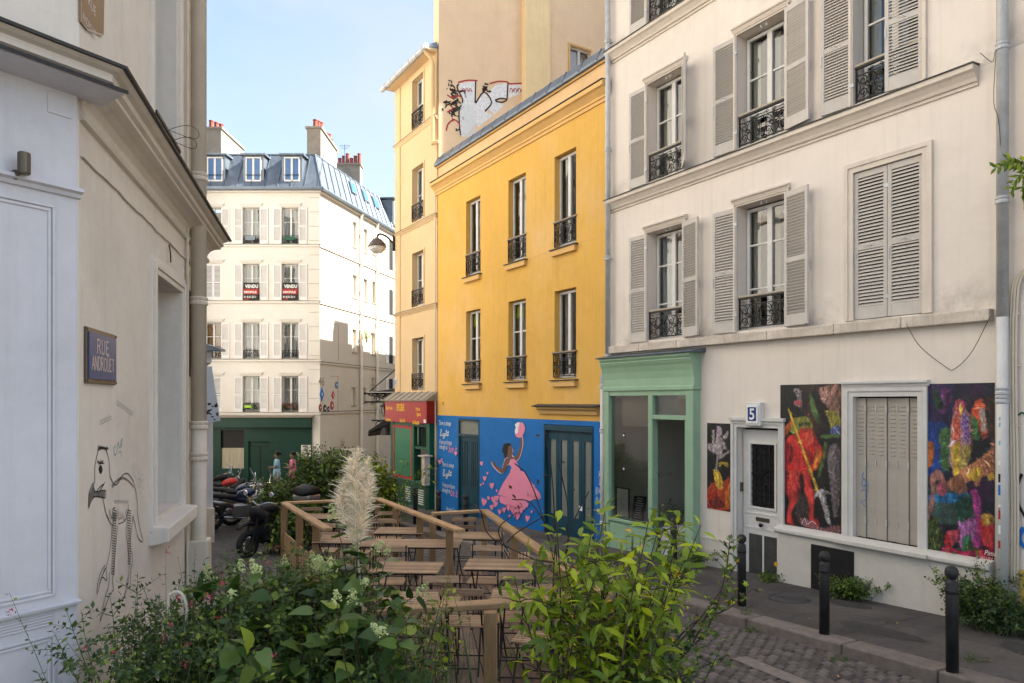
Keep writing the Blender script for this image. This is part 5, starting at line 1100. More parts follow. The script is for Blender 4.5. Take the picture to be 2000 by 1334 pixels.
q=MB();q.box(FB.s(369),FB.s(364),.0,.02,FB.uv(366,735)[1],FB.uv(366,567)[1]);tag(obj('rust_plate',q,mat('rusty_plate',(.09,.055,.04),.8,var=.5,scale=12),None,fr=FB),'narrow rusty vertical plate between the deep window and the drainpipe','plate')
q=MB();q.tube(curve([(FB.s(328),.01,FB.uv(328,478)[1]),(FB.s(326),.03,FB.uv(326,495)[1]),(FB.s(329),.02,FB.uv(329,512)[1])]),.006,5);tag(obj('wall_hook',q,M['iron'],None,fr=FB),'small black iron hook above the deep left window','hook')
# ---------------- sunlit houses across the crossing, behind the left house ----------------
FX=Frame((-16.2,33.5),(7.4,-21.0));LX=math.hypot(7.4,21.0)
SX=thing('crossing_houses','pale sunlit row house across the crossing, hidden behind the left house','building',FX,(LX/2,0,-1.5))
hs=[(x_,x_+1.0,z_,z_+2.0,.2) for x_ in np.arange(1.2,LX-1.5,2.5) for z_ in(3.2,6.3,9.4,12.5,15.6)]
q=MB();wall(q,0,LX,-2,19,hs,.2,0,7);obj('wall',q,M['far'],SX,fix=False)
q=MB()
for h in hs: q.box(h[0],h[1],-.2,-.17,h[2],h[3])
obj('window',q,M['glass_blue'],SX)
for z_ in(2.9,6.0,9.1,12.2,15.3,18.8): q=MB();q.box(0,LX,0,.12,z_,z_+.15);obj('ledge',q,M['trim'],SX)
q=MB();q.prism([(.3,19),(-1.2,21),(-6,21),(-7.2,19)],0,LX,'x');obj('roof',q,M['zinc'],SX)
CY=thing('gable_shade_block','tall plain block added unseen behind the cream building to shade the gable wall','building',WORLD,(12,24,-1))  # unseen block added to keep direct sun off the gable wall
q=MB();q.box(7.2,12,22.6,30,-1,25);obj('wall',q,M['far'],CY)
q=MB();q.prism([(7,25),(12.3,25),(11,27),(8.5,27)],22.4,30.3,'y');obj('roof',q,M['zinc'],CY)
q=MB()
for y_ in np.arange(23.5,29,2.4):
    for z_ in(12,15,18): q.box(7.17,7.2,y_,y_+1,z_,z_+1.8)
obj('window',q,M['glass_blue'],CY)
# ---------------- small pavilion / awning beyond the drainpipe ----------------
PV=thing('corner_shop','pale grey corner shop with zinc cap seen past the left drainpipe','building',WORLD,(-7.6,16.5,-.3))
xr=X_(416,16)
Q_=lambda e,y0:[(-9.5,y0),(xr+e,y0),(xr-1.6+e,19),(-9.5,19)]
q=MB();q.prism(Q_(0,16),-.4,EZ-.45,'z');obj('wall',q,M['grey'],PV);q=MB();q.prism(Q_(.08,15.9),-.4,road_z(0,16)+.75,'z');obj('plinth',q,M['pipe_cream'],PV,bev=.02)
q=MB();zt=Z_(707,15.8);q.prism(Q_(.05,15.8),zt-.02,zt+.24,'z');obj('frieze',q,M['grey'],PV)
q=MB();q.prism([(-9.5,zt+.24),(X_(432,15.7),zt+.24),(X_(430,15.7),zt+.29),(X_(400,15.7),zt+.40),(-9.5,zt+.45)],15.65,15.95,'y');obj('zinc_cap',q,M['zinc'],PV)
q=MB();q.prism(Q_(-.12,15.98),EZ-.46,zt-.02,'z');obj('upper_wall',q,M['grey'],PV)
AW=thing('fabric_awning','pale blue white side of an awning with black blotches beyond the left pipe','awning',WORLD,(-6.7,15.8,EZ-.5))
P_=[(X_(404,15.8),Z_(716,15.8)),(X_(414,15.8),Z_(716,15.8)),(X_(431,15.8),Z_(822,15.8)),(X_(404,15.8),Z_(826,15.8))]
q=MB();q.prism(P_,15.76,15.79,'y');obj('side_panel',q,mat('awning_white',(.42,.47,.55),.6,var=.06),AW)
q=MB()
for k in range(22):
    x=random.uniform(X_(404,15.8),X_(426,15.8));z=random.uniform(Z_(820,15.8),Z_(788,15.8));pts=[(x+random.uniform(.015,.04)*math.cos(a),z+random.uniform(.01,.03)*math.sin(a)) for a in np.linspace(0,5.6,6)];q.prism(pts,15.757,15.76,'y')
obj('blotch',q,M['black'],AW,kind='stuff')
# ---------------- right neighbour ----------------
RN=thing('right_building','pale rendered neighbouring house at the right picture edge','building',FR,(7,0,.2))
q=MB();wall(q,3.0,9.97,-.5,16.5,(),0,-.02,9);obj('wall',q,M['white_plaster'],RN,fix=False)
cornice(RN,3,9.62,4.93,m='trim',sc_=1.3);q=MB();q.box(9.5,9.68,-.02,.05,4.6,4.75);q.box(3,9.60,-.02,.05,4.95,14);obj('pilaster',q,M['trim'],RN)
inst('shutter',shutter_mesh(.45,1.9,'shutter_white',True,36),RN,(9.22,.09,5.2),(0,0,0))
q=MB();q.box(3.0,9.75,-.01,.04,-.4,1.05);obj('painted_base',q,mat('mustard_paint',(.50,.36,.10),.8,var=.15),RN,bev=.01)
gc=thing('colour_graffiti','blue and black graffiti curves on the right edge wall','graffiti',FR,(9.66,.03,1.5))
q=MB();q.ribbon(curve([FR.uv(1996,925,.0),FR.uv(1988,950),FR.uv(1990,985),FR.uv(2003,1010)],5),.03,.004);obj('black_stroke',q,M['black'],gc,fix=False)
q=MB();q.ribbon(curve([FR.uv(2000,1030),FR.uv(1992,1045),FR.uv(1994,1060),FR.uv(2004,1070)],5),.05,.004);obj('blue_stroke',q,mat('spray_blue',(.02,.15,.5),.6),gc,fix=False)
q=MB();q.ribbon(curve([FR.uv(1984,806),FR.uv(1990,810),FR.uv(1996,806),FR.uv(2003,809)],5),.02,.004);obj('green_stroke',q,M['dkgreen'],gc,fix=False)
q=MB()
for du,r in((1977,.016),(1983,.016),(1989,.013)):
    s_=FR.s(du);q.tube(curve([(s_,.02,.9),(s_-.01,.03,1.8),(s_+.01,.03,3.2),(s_,.03,4.1),(s_-.06,.03,4.45),(s_-.3,.03,4.6)],5),r,6)
for z in(1.3,2.0,2.7,3.4,4.0): q.box(FR.s(1992),FR.s(1974),0,.035,z,z+.02)
tag(obj('cable_run',q,M['pipe_cream'],None,fr=FR),'bundle of cream cables climbing beside the right drainpipe','cable')
q=MB();q.tube(curve([(11.02,.12,4.0),(10.85,.11,3.7),(10.55,.06,3.42),(10.45,.05,3.40),(10.25,.06,3.6),(10.02,.12,4.0)],6),.0045,4);q.tube(curve([(10.12,.14,7.15),(10.0,.12,7.0),(9.96,.14,7.1)]),.004,4);q.tube(curve([(9.93,.18,7.1),(9.95,.19,6.5),(9.9,.17,6.2),(9.88,.12,5.2)]),.004,4)
tag(obj('loose_wire',q,M['lead'],None,fr=FR),'thin loose wire looping below the stone ledge to the right drainpipe','wire')
dp=downpipe('drainpipe','zinc and white painted drainpipe at the right end of the cream building',FR,FR.s(1958,.1),.1,.3,16,.062,'zinc_light',(7.15,5.35,3.02,3.12),segs=[(3.98,14,'zinc_light'),(.3,3.98,'white_metal')])
st=[];sx_=FR.s(1955,.1)
for z,h_,m_,wd in((2.05,.10,'black',.05),(1.90,.12,'enamel',.05),(1.62,.14,'redtrim',.05),(1.45,.1,'white',.05),(1.28,.09,'redtrim',.055),(2.25,.05,'white',.05),(1.72,.07,'white',.045)):
    if m_=='enamel': m_='blue'
    q=MB();
    for k in range(5):
        a=math.pi*(.50+.05*k)
        b=math.pi*(.50+.05*(k+1));r=.0645;q.add([(sx_+r*math.cos(t),.1+r*math.sin(t),zz) for t,zz in((a,z),(b,z),(b,z+h_),(a,z+h_))],[(0,1,2,3)])
    obj('sticker',q,M[m_],dp,fix=False)
q=MB()
for k in range(16):
    z=random.uniform(2.4,2.95);a=random.uniform(1.5,2.6);r=.0648;c_=[(sx_+r*math.cos(a+t),.1+r*math.sin(a+t),z+zz) for t,zz in((0,0),(.25,.01),(.3,random.uniform(.03,.09)),(.05,.05))];q.add(c_,[(0,1,2,3)])
obj('blue_scribble',q,mat('pale_blue_ink',(.2,.42,.55),.6),dp,fix=False)
downpipe('drainpipe','grey zinc drainpipe between the yellow house and the cream building',FR,17.14,.10,3.95,14,.055,'zinc_light',(5.9,8.1,10.3,12.5),)
downpipe('drainpipe','white lower drainpipe between the blue mural and the green shop',FR,17.30,.10,-.2,3.35,.055,'white_metal',(.5,2.4,3.3))
q=MB();q.tube(curve([(17.14,.1,3.98),(17.16,.1,3.8),(17.3,.1,3.5),(17.3,.1,3.33)]),.055,8);tag(obj('pipe_elbow',q,M['zinc_light'],None,fr=FR),'short dark elbow joining the grey pipe to the white lower pipe','pipe')
q=MB();xp=FR.s(852,.12);q.tube(curve([(25.5,.33,13.55),(25.4,.12,13.2),(25.4,.11,12.6),(25.4,.11,10.9),(25.4,.12,10.75),(25.2,.2,10.7),(24.9,.12,10.65)],5),.06,8);tag(obj('downpipe',q,M['pipe_orange'],None,fr=FR),'apricot painted downpipe under the gutter beside the gable wall','drainpipe')
q=MB();q.tube([(25.33,.06,-.3),(25.33,.06,9.2)],.02,6);tag(obj('cable',q,M['pipe_cream'],None,fr=FR),'thin cable in the joint between yellow and apricot houses','cable')
# lamps, canopy on the apricot flank
SL=thing('street_lamp','round glass street lantern on a curved bracket from the apricot house corner','street lamp',FR,(28.6,.1,8.3))
p0=FR.w(28.58,.06,0);Y=p0.y;lx=X_(737,Y);zl=Z_(478,Y)
def wl_(x,z,y=Y): return (x,y,z)
q=MB();q.tube(curve([(p0.x,Y,Z_(475,Y)),(X_(765,Y),Y,Z_(472,Y)),(X_(755,Y),Y,Z_(462,Y)),(X_(742,Y),Y,Z_(457,Y)),(lx,Y,Z_(462,Y))],6),.035,8);q.tube([(p0.x,Y,Z_(490,Y)),(p0.x,Y,Z_(460,Y))],.05,6);br=obj('bracket',q,M['iron'],None);under(br,SL,FR,WORLD)
q=MB();q.lathe([(.03,zl+.27),(.06,zl+.22),(.16,zl+.17),(.27,zl+.04),(.31,zl-.05),(.33,zl-.07),(.30,zl-.08)],(lx,Y,0),20);under(obj('lamp_hood',q,mat('lamp_brown',(.10,.075,.06),.45),None,smooth=False),SL,FR,WORLD)
q=MB();q.lathe([(.29,zl-.08),(.27,zl-.17),(.17,zl-.26),(.03,zl-.30)],(lx,Y,0),20);under(obj('glass_bowl',q,mat('lamp_glass',(.6,.6,.58),.15,spec=.8),None),SL,FR,WORLD)
q=MB();q.box(0.02,9,-3.2,0,-1.2,13.55);under(obj('side_wall',q,M['orange'],None,fr=FG),OB,FR,FG)
MQ=thing('glass_canopy','small iron and glass canopy tied by a rod to the apricot house flank','canopy',FG,(1.8,.6,2.9))
z=Z_(768,25.4)
q=MB();q.box(.45,3.4,.02,1.3,z+.02,z+.04);obj('glass_sheet',q,M['frame'],MQ)
q=MB()
for k in range(5):
    x=.5+.7*k;q.tube([(x,0,z+.16),(x,1.4,z-.02)],.035,5);q.tube(curve([(x,.1,z-.5),(x,.6,z-.22),(x,1.25,z-.05)]),.028,5)
    q.tube([(x,.9+p_[0]*.8,p_[2]) for p_ in spiral(0,z-.2,.16,0,1.2,1,9)],.02,4)
q.tube([(.4,1.32,z),(3.45,1.32,z)],.035,5);q.tube([(.5,1.2,z+.05),(.4,0,z+.95)],.022,5);q.box(.4,3.4,1.28,1.34,z-.34,z-.28);obj('iron_frame',q,M['iron'],MQ)
LT=thing('wall_lantern','black four sided lantern on a bracket below the glass canopy','lantern',FG,(.8,.6,2.4))
z=Z_(798,25.2);q=MB();q.tube([(.8,0,z-.42),(.8,1.25,z-.42)],.028,5);q.tube([(.8,.95+p_[0],p_[2]) for p_ in spiral(0,z-.58,.15,0,1.2)],.018,4);q.tube([(.8,.7,z-.42),(.8,.7,z-.28)],.025,5);obj('bracket',q,M['iron'],LT)
q=MB();q.lathe([(.22,z+.05),(.24,z+.08),(.10,z+.20),(.04,z+.28)],(.8,.7,0),4);q.lathe([(.10,z-.30),(.12,z-.27)],(.8,.7,0),4);obj('lantern_roof',q,M['iron'],LT);q=MB();q.lathe([(.11,z-.27),(.19,z+.05)],(.8,.7,0),4);obj('glass',q,M['frost'],LT)
q=MB()
for a_ in range(4):
    t_=math.pi/2*a_;q.tube([(.8+.112*math.cos(t_),.7+.112*math.sin(t_),z-.27),(.8+.195*math.cos(t_),.7+.195*math.sin(t_),z+.05)],.012,4)
obj('lantern_bar',q,M['iron'],LT)
BA=thing('black_awning','black folded shop awning on the apricot flank beside the red sign','awning',FG,(.8,.5,1.9))
z=Z_(838,24.8);q=MB();q.prism([(0,z+.62),(1.05,z-.05),(1.07,z-.24),(1.03,z-.24),(1.0,z-.08),(0,z+.3)],.1,1.9,'x');obj('cloth',q,M['black'],BA);q=MB();q.lathe([(.02,z+.1),(.12,z+.05),(.18,z-.16),(.19,z-.2)],(.25,.5,0),12);obj('lamp_shade',q,M['lead'],BA)
q=MB();q.box(28.38,28.54,.031,.045,FR.uv(780,752)[1],FR.uv(780,738)[1]);o=tag(obj('small_street_plate',q,M['white'],None,fr=FR),'tiny white plate high on the apricot house above the sign','street sign');q=MB();q.box(28.40,28.52,.045,.048,FR.uv(780,751)[1],FR.uv(780,741)[1]);c=obj('print',q,mat('plate_lilac',(.3,.3,.5),.5),o);c.location=ORG[c.name]-ORG[o.name]
q=MB();xc=FR.s(847,.25);za,zb_=FR.uv(847,893,.25)[1],FR.uv(847,950,.25)[1]
CB=thing('meter_cabinet','narrow beige post cabinet with flat cap between grocery and mural','cabinet',FR,(xc,.3,-.4))
q.cbox(25.28,25.48,.26,.44,zb_,za,.01);obj('body',q,M['pipe_cream'],CB);q=MB();q.box(25.22,25.62,.2,.5,za,za+.04);obj('cap',q,M['stone_ledge'],CB);q=MB();q.tube([(25.38,.33,-.6),(25.38,.33,zb_)],.03,6);obj('post',q,M['lead'],CB)
q=MB()
for k in range(5): q.ribbon(curve([(25.42,zb_+.1+.12*k),(25.36,zb_+.16+.12*k),(25.40,zb_+.2+.12*k)]),.02,.442)
obj('scribble',q,M['rust'],CB,fix=False)
# signs in the far windows
for j,c in enumerate(cols[:2]):
    a,b=frs[1];sg=thing('sold_sign','black and red VENDU board hung on the window guard, '+('right' if j==0 else 'left')+' one of two','sign',FD,(c,.1,a),'sold boards on the corner building')
    q=MB();q.box(c-.40,c+.36,.09,.11,a+.0,a+.88);obj('board',q,M['black'],sg);q=MB();q.box(c-.40,c+.36,.11,.115,a+.30,a+.57);obj('red_band',q,M['red'],sg)
    text(sg,'VENDU',c+.27,.117,a+.62,.23,M['white'],sx=.85,offset=.008);text(sg,'IMMOPOLIS',c+.33,.117,a+.35,.17,M['white'],sx=.72,offset=.004);text(sg,'01 42 51 22 11',c+.33,.117,a+.12,.14,M['white'],sx=.72,offset=.004)
    q=MB();q.box(c+.1,c+.3,.111,.114,a+.02,a+.09);obj('logo',q,M['red'],sg)
for j,(dx,cm,lab) in enumerate(((.0,'leaf_lime','lime green planter box on the lowest right far window ledge'),(.0,'flower_pink','small pots with pink plants on the far left column lowest window ledge'))):
    c=cols[j];a,b=frs[3];fb=thing('window_box',['row of small terracotta pots on the right lowest window of the corner building','lime green window box on the left lowest window of the corner building'][j],'window box',FD,(c,.08,a))
    q=MB();
    if j==1: q.box(c-.05,c+.3,.0,.14,a+.22,a+.34);obj('box',q,mat('lime_plastic',(.35,.6,.03),.4),fb)
    else:
        for k in range(4): q.lathe([(.05,a+.2+.1*(k%2)),(.08,a+.34+.1*(k%2))],(c-.28+.18*k,.06,0),8)
        obj('pot',q,M['terracotta'],fb)
    q=MB()
    for k in range(50): x=c+random.uniform(-.35,.35);z=a+.3+random.uniform(-.2,.15);q.add([(x,.1,z),(x+.05,.14,z+.02),(x+.02,.1,z+.06)],[(0,1,2)])
    obj('foliage',q,M['leaf_mid'],fb,fix=False,kind='stuff')
for j in(0,1):
    c=cols[j];a,b=frs[0];fb=thing('window_box',['green planter box on the top right far window guard','grey planter box on the top left far window guard'][j],'window box',FD,(c,.05,a+.2));q=MB();q.prism([(c-.22,a+.18),(c+.22,a+.18),(c+.26,a+.36),(c-.26,a+.36)],.02,.16,'y');obj('box',q,M['dkgreen'] if j==0 else M['zinc'],fb)
# little ceramic pieces on the side wall of the corner building
for k,(u,v,r,m_,lab) in enumerate(((628,770,.30,'blue','blue diamond mosaic stuck on the corner building side wall'),(650,772,.18,'redtrim','red and blue mosaic stuck on the side wall beside the blue diamond'),(657,752,.16,'skyblue_pane','pale blue shell piece high on the side wall'),(648,792,.20,'red','round red ceramic piece on the side wall'),(634,798,.18,'black','black and white figure plaque low on the side wall'),(641,799,.12,'black','small black ring on the side wall between plaques'),(625,796,.16,'terracotta','small orange ceramic piece at the corner edge'))):
    s_,z=FE.uv(u,v);n_=4 if k<2 else 9;q=MB();q.prism([(s_+r*.9*math.cos(t)*(.8 if k==0 else 1),z+r*1.2*math.sin(t)) for t in [2*math.pi*i/n_ for i in range(n_)]],.0,.03,'y');o=tag(obj('wall_mosaic',q,M[m_],None,fr=FE),lab,'street art','small street art pieces on the side wall')
    q=MB();r*=.25;q.prism([(s_+r*.9*math.cos(t),z+r*1.2*math.sin(t)) for t in [2*math.pi*i/n_ for i in range(n_)]],.03,.045,'y');c=obj('centre',q,M['white'] if k in(4,5) else M['frame'],o);c.location=ORG[c.name]-ORG[o.name]
s_,z=FE.uv(626,745);q=MB();text(None,'46',0,0,0,.7,M['lead']) if 0 else None
o=tag(inst('painted_number',textmesh('46',.62,M['chimney'],offset=.01),None,FE.w(*[FE.s(622),.01,FE.uv(626,753)[1]]),(R_(90),0,FE.ang+math.pi)),'faded painted 46 on the corner building side wall above the mosaics','painted number')
# ---------------- mural ----------------
MU=thing('mural','painted woman in a pink gown lifting a heart amid pink hearts on the blue wall','mural',FR,(21.2,.03,0))
def tm(pts,p=.0): return [FR.uv(740+x/3.923,720+y/3.923,.012) for x,y in pts]
layer=[0.0215]
def paint(pts,m,par=MU,name='painted_shape',n=3,f=tm,d=.0012,smooth=True):
    layer[0]+=d*.35;P=f(curve(pts+[pts[0]],n)[:-1] if smooth else pts);q=MB();q.prism(P,layer[0]-.003,layer[0],'y');return obj(name,q,M[m],par)
paint([(1015,785),(1110,785),(1140,830),(1200,910),(1240,965),(1235,1000),(1180,1005),(1120,1020),(930,970),(920,950),(960,870)],'pink',n=2,name='gown')
paint([(930,975),(1125,1020),(1140,1040),(1090,1055),(1060,1065),(1000,1050),(940,1030),(925,1000)],'pink',n=2,name='gown_hem')
paint([(1000,700),(1020,695),(1045,690),(1065,730),(1090,790),(1110,800),(1010,800),(1020,760),(1000,730)],'pink',n=2,name='bodice')
layer[0]+=.001
SK='pinklt'
body_=[(1085,515),(1098,520),(1105,560),(1100,610),(1080,680),(1055,705),(1040,690),(1020,690),(1010,700),(1000,730),(985,740),(975,780),(950,800),(925,790),(885,750),(868,715),(880,708),(895,735),(935,765),(950,760),(965,710),(975,690),(1000,680),(1010,660),(1000,640),(1005,600),(1020,610),(1028,640),(1020,660),(1035,680),(1060,660),(1085,600),(1088,560)]
P0c=(1000,680)
paint([(x+(-4 if x<1000 else 5),y+(4 if y>700 else -3)) for x,y in body_],SK,n=2,name='outline');layer[0]+=.001;paint(body_,'skinp',n=2,name='figure')
paint([(985,575),(1010,585),(1025,610),(1028,650),(1010,672),(985,680),(972,650),(975,600)],'skinp',name='face')
paint([(975,572),(1005,570),(1015,585),(995,600),(990,640),(985,665),(968,690),(960,650),(948,640),(955,600),(960,580)],'black',name='hair')
paint([(1062,455),(1075,420),(1100,412),(1120,440),(1122,475),(1105,510),(1085,528),(1055,520),(1045,480),(1058,470)],'pink',name='heart');paint([(1060,415),(1082,412),(1072,450),(1068,490),(1050,498),(1046,470),(1054,450),(1046,430)],'white',name='heart_shine')
def heart(cx,cy,r,m,par=MU,f=tm,rot=0,asp=1.5):
    pts=[]
    for k in range(14):
        t=2*math.pi*k/14;x=.9*math.sin(t)**3;y=-(.8*math.cos(t)-.32*math.cos(2*t)-.12*math.cos(3*t));c,s=math.cos(rot),math.sin(rot);pts.append((cx+(x*c-y*s)*r,cy+(x*s+y*c)*r*asp))
    return paint(pts,m,par,'heart',f=f,smooth=False)
for i,(x,y,r) in enumerate([(790,725,14),(835,800,9),(815,840,16),(785,890,8),(803,880,8),(870,895,20),(908,935,9),(810,1020,24),(845,990,12),(885,1000,22),(910,990,18),(870,1060,18),(900,1035,20),(930,1095,16),(965,1080,17),(1000,1060,20),(1030,1075,22),(1060,1090,24),(1095,1080,22),(1120,1060,16),(1140,1045,14),(1070,1130,20),(1008,1130,9),(1145,1145,20),(1178,1095,9),(1190,960,22),(1222,970,16),(1165,960,14),(1045,1110,16),(1195,900,10)]): heart(x,y,r,'pink',rot=random.uniform(-.2,.3));
heart(1700,1090,20,'pink');heart(472,715,14,'pink');heart(488,695,7,'pink');heart(596,648,13,'pink')
q=MB()
for cx,cy,r in((1000,1060,22),(1030,1075,24),(1060,1090,26),(1095,1080,24),(965,1080,19),(1070,1130,22)):
    q.ribbon(tm([(cx+(.9*math.sin(t)**3)*r,cy-(.8*math.cos(t)-.32*math.cos(2*t)-.12*math.cos(3*t))*r*1.5) for t in np.linspace(0,6.28,20)]),.01,layer[0]+.0015)
obj('heart_outline',q,mat('crimson_line',(.45,.10,.16),.6),MU,fix=False)
MT=thing('mural_text','white handwritten verse painted on the blue wall left of the teal door','mural text',FR,(24.6,.03,0))
def mtext(s,x,y,size,m='white',sx=.62,sh=.12,par=None,rot=.0):
    a,z=FR.uv(740+x/3.923,720+y/3.923,.012);text(par or MT,s,a,.0205,z,size*1.25,M[m],sh,sx,offset=-.001,rot=rot)
for dy,k,last in((0,0,'See it'),(330,22,'be it')):
    mtext('There is always',462+k,432+dy*.95+0,.165);mtext('if you are brave',466+k,575+dy*.99,.165);mtext('enough to',466+k,612+dy*1.0,.165)
    mtext(last,532+k*.8,640+dy*1.01,.26,'pink',.75,.35)
    # cursive 'light'
    O=(470+k,515+dy*.93);q=MB()
    for st in([(0,0),(12,-35),(14,-50),(6,-50),(2,-20),(6,2),(14,-8),(18,-18),(18,0),(26,-6)],[(38,-16),(28,-16),(26,-4),(36,-4),(40,-18),(36,12),(28,22),(26,12),(46,-4)],[(46,-4),(54,-40),(50,-44),(46,0),(52,-14),(56,-12),(56,0),(66,-10),(66,-40),(62,-2),(70,-6)],[(58,-28),(72,-30)]):
        q.ribbon(tm(curve([(O[0]+x_*.95,O[1]+y_*.95) for x_,y_ in st],4)),.018,.0205)
    obj('cursive_word',q,M['white'],MT,fix=False)
mtext('Amanda Gorman',518,1085,.15,sx=.62);mtext('HeartCraft',1685,835,.17,sx=.6);mtext('Lettering',1688,890,.15,sx=.55);mtext('@ Anne Lettering',1662,950,.14,sx=.42);mtext('@ ddley.com',1662,1025,.14,sx=.5)
# grocery lettering
def sgt(s,u,v,size,sx=.7,off=.004,y=.3345):
    a,z=FR.uv(u,v,.33);text(SG,s,a,y,z,size*1.15,M['gold'],0,sx*.95,offset=off+.002)
sgt('EPICERIE',775,802,.27,.55,.010);sgt('Depot de pain',754,799,.15,.62);sgt('Fruits et',812,802,.14,.62);sgt('légumes',814,812,.14,.6);sgt('Nourriture',754,822,.14,.62);sgt('Cave à vin',781,824,.15,.62);sgt('de Selection',806,828,.15,.62)
# ---------------- posters ----------------
def am(n_,c1,c2,sc_=6):
    if n_ not in M:
        M[n_]=mat(n_,tuple((a+b)/2 for a,b in zip(c1,c2)),.7,var=.25,scale=sc_)
    return n_
vcm=bpy.data.materials.new('art_print');vcm.use_nodes=True;_N=vcm.node_tree.nodes;_a=_N.new('ShaderNodeAttribute');_a.attribute_name='col';vcm.node_tree.links.new(_a.outputs['Color'],_N['Principled BSDF'].inputs['Base Color']);_N['Principled BSDF'].inputs['Roughness'].default_value=.42
def fbm(x,y,seed,oc=5,f=1.0):
    r=np.random.default_rng(seed);o=0;A=1;T=0;wx,wy=x,y
    for k in range(oc):
        s=0
        for _ in range(4):
            a=r.uniform(0,6.28);ph=r.uniform(0,6.28,2);s=s+np.sin((np.cos(a)*wx+np.sin(a)*wy)*f*r.uniform(.7,1.4)+ph[0])
        o=o+A*s/4;T+=A;A*=.6;f*=2.1;wx=wx+.35*s/f*2;wy=wy+.3*s/f*2
    return o/T
def inpoly(P,x,y):
    c=np.zeros(x.shape,bool);n=len(P)
    for i in range(n):
        x0,y0=P[i];x1,y1=P[(i+1)%n];m_=((y0>y)!=(y1>y))&(x<(x1-x0)*(y-y0)/((y1-y0) or 1e-9)+x0);c^=m_
    return c
def art(lab,rect,f,bg,layers,seed,wob=7,thing_=None):
    """printed banner: colours computed on a fine grid from soft painted shapes"""
    u0,v0,u1,v1=rect;s0,s1=FR.s(u1),FR.s(u0);zt=FR.uv(u0,v0)[1];zb=FR.uv(u0,v1)[1]
    t=thing('art_banner',lab,'poster',FR,((s0+s1)/2,.01,zb));q=MB();q.box(s0,s1,.0,.010,zb,zt);obj('backing',q,M['black'],t)
    nx=max(50,int((s1-s0)/.009));nz_=int((zt-zb)/.009);S,Z=np.meshgrid(np.linspace(s0,s1,nx+1),np.linspace(zb,zt,nz_+1))
    X=(s1-S)*100;Y=(zt-Z)*100        # centimetres from the top left
    C=np.array(bg[0])[None,None,:]*np.ones(X.shape+(1,))
    for k,c in enumerate(bg[1:]):
        m_=np.clip(fbm(X,Y*.6,seed+k*7,5,.09)*2.2-.25,0,1)[...,None];C=C*(1-m_)+np.array(c)*m_
    C*=(1+.7*fbm(X,Y,seed+91,4,.5))[...,None].clip(.15,2)
    for k,(pts,c1,c2,fr) in enumerate(layers):
        P=[(a[0],a[1]) for a in (f([p])[0] for p in curve(pts+[pts[0]],5)[:-1])];P=[((s1-a)*100,(zt-b)*100) for a,b in P]
        M_=0
        for j,w_ in enumerate((.7,1.5,2.6)):
            dx=fbm(X,Y,seed+k*13+j,4,.25)*w_*wob*.35;dy=fbm(X,Y,seed+k*17+j+5,4,.25)*w_*wob*.35;M_=M_+inpoly(P,X+dx,Y+dy)
        M_=(M_/3.)[...,None]
        cx=sum(p[0] for p in P)/len(P);hw=max(3,(max(p[0] for p in P)-min(p[0] for p in P))/2)
        lum=(.62*np.exp(1.5*fbm(X,Y*.45,seed+k*31,6,fr)+.9*fbm(X*1.3,Y,seed+k*41,4,1.6))-.22*np.clip((X-cx)/hw,-1,1)).clip(.05,2.0)[...,None];m2=np.clip(fbm(X*1.2,Y*.5,seed+k*37,5,fr*1.5)*2.4,0,1)[...,None]
        C=C*(1-M_)+M_*(np.array(c1)*(1-m2)+np.array(c2)*m2)*lum
    r_g=np.random.default_rng(seed+3)
    for k in range(620):
        i_=r_g.integers(0,X.shape[0]);j_=r_g.integers(0,X.shape[1]);x_,y_=X[i_,j_],Y[i_,j_];a_=1.2*np.sin(x_*.08+seed)+.9*np.cos(y_*.06)+r_g.normal(0,.35)+1.2
        L_=r_g.uniform(1.2,6.5);W_=r_g.uniform(.35,1.1);dx=(X-x_)*np.cos(a_)+(Y-y_)*np.sin(a_);dy=-(X-x_)*np.sin(a_)+(Y-y_)*np.cos(a_)+.05*dx**2*r_g.normal(0,.6)
        m_=np.clip(1.6-1.6*((dx/L_)**2+(dy/W_)**2),0,1)[...,None]*r_g.uniform(.45,.95);c_=C[i_,j_]*np.exp(r_g.normal(-.15,.75))+r_g.uniform(0,.02,3);C=C*(1-m_)+c_*m_
    C=(C*(1+.5*fbm(X,Y,seed+5,4,.12)[...,None])).clip(0,.8)
    me=bpy.data.meshes.new('print');me.from_pydata([(a-(s0+s1)/2,0,b-zb) for a,b in zip(S.ravel(),Z.ravel())],[],[(j*(nx+1)+i,j*(nx+1)+i+1,(j+1)*(nx+1)+i+1,(j+1)*(nx+1)+i) for j in range(nz_) for i in range(nx)])
    at_=me.attributes.new('col','FLOAT_COLOR','POINT');at_.data.foreach_set('color',np.concatenate([C,np.ones(C.shape[:2]+(1,))],2).astype(np.float32).ravel());me.materials.append(vcm)
    inst('print',me,t,((s0+s1)/2,.0115,zb));return t
K=(.006,.005,.006);RED=(.62,.018,.016);RED2=(.75,.06,.05);ORG_=(.75,.20,.03);YEL=(.72,.46,.05);GRN=(.07,.17,.05);OLV=(.25,.26,.04);FLE=(.42,.20,.15);GRY=(.22,.18,.18);DGR=(.05,.04,.04);BLU=(.010,.04,.22);CYA=(.02,.20,.40);PUR=(.14,.02,.15);MAG=(.36,.03,.13);WHT=(.60,.55,.60);TEA=(.03,.12,.13);BRN=(.12,.05,.02)
def tz(pts): return [FR.uv(1500+x/2.47,700+y/2.47,.0) for x,y in pts]
def tq(pts): return [FR.uv(1170+x/2.838,660+y/2.838,.0) for x,y in pts]
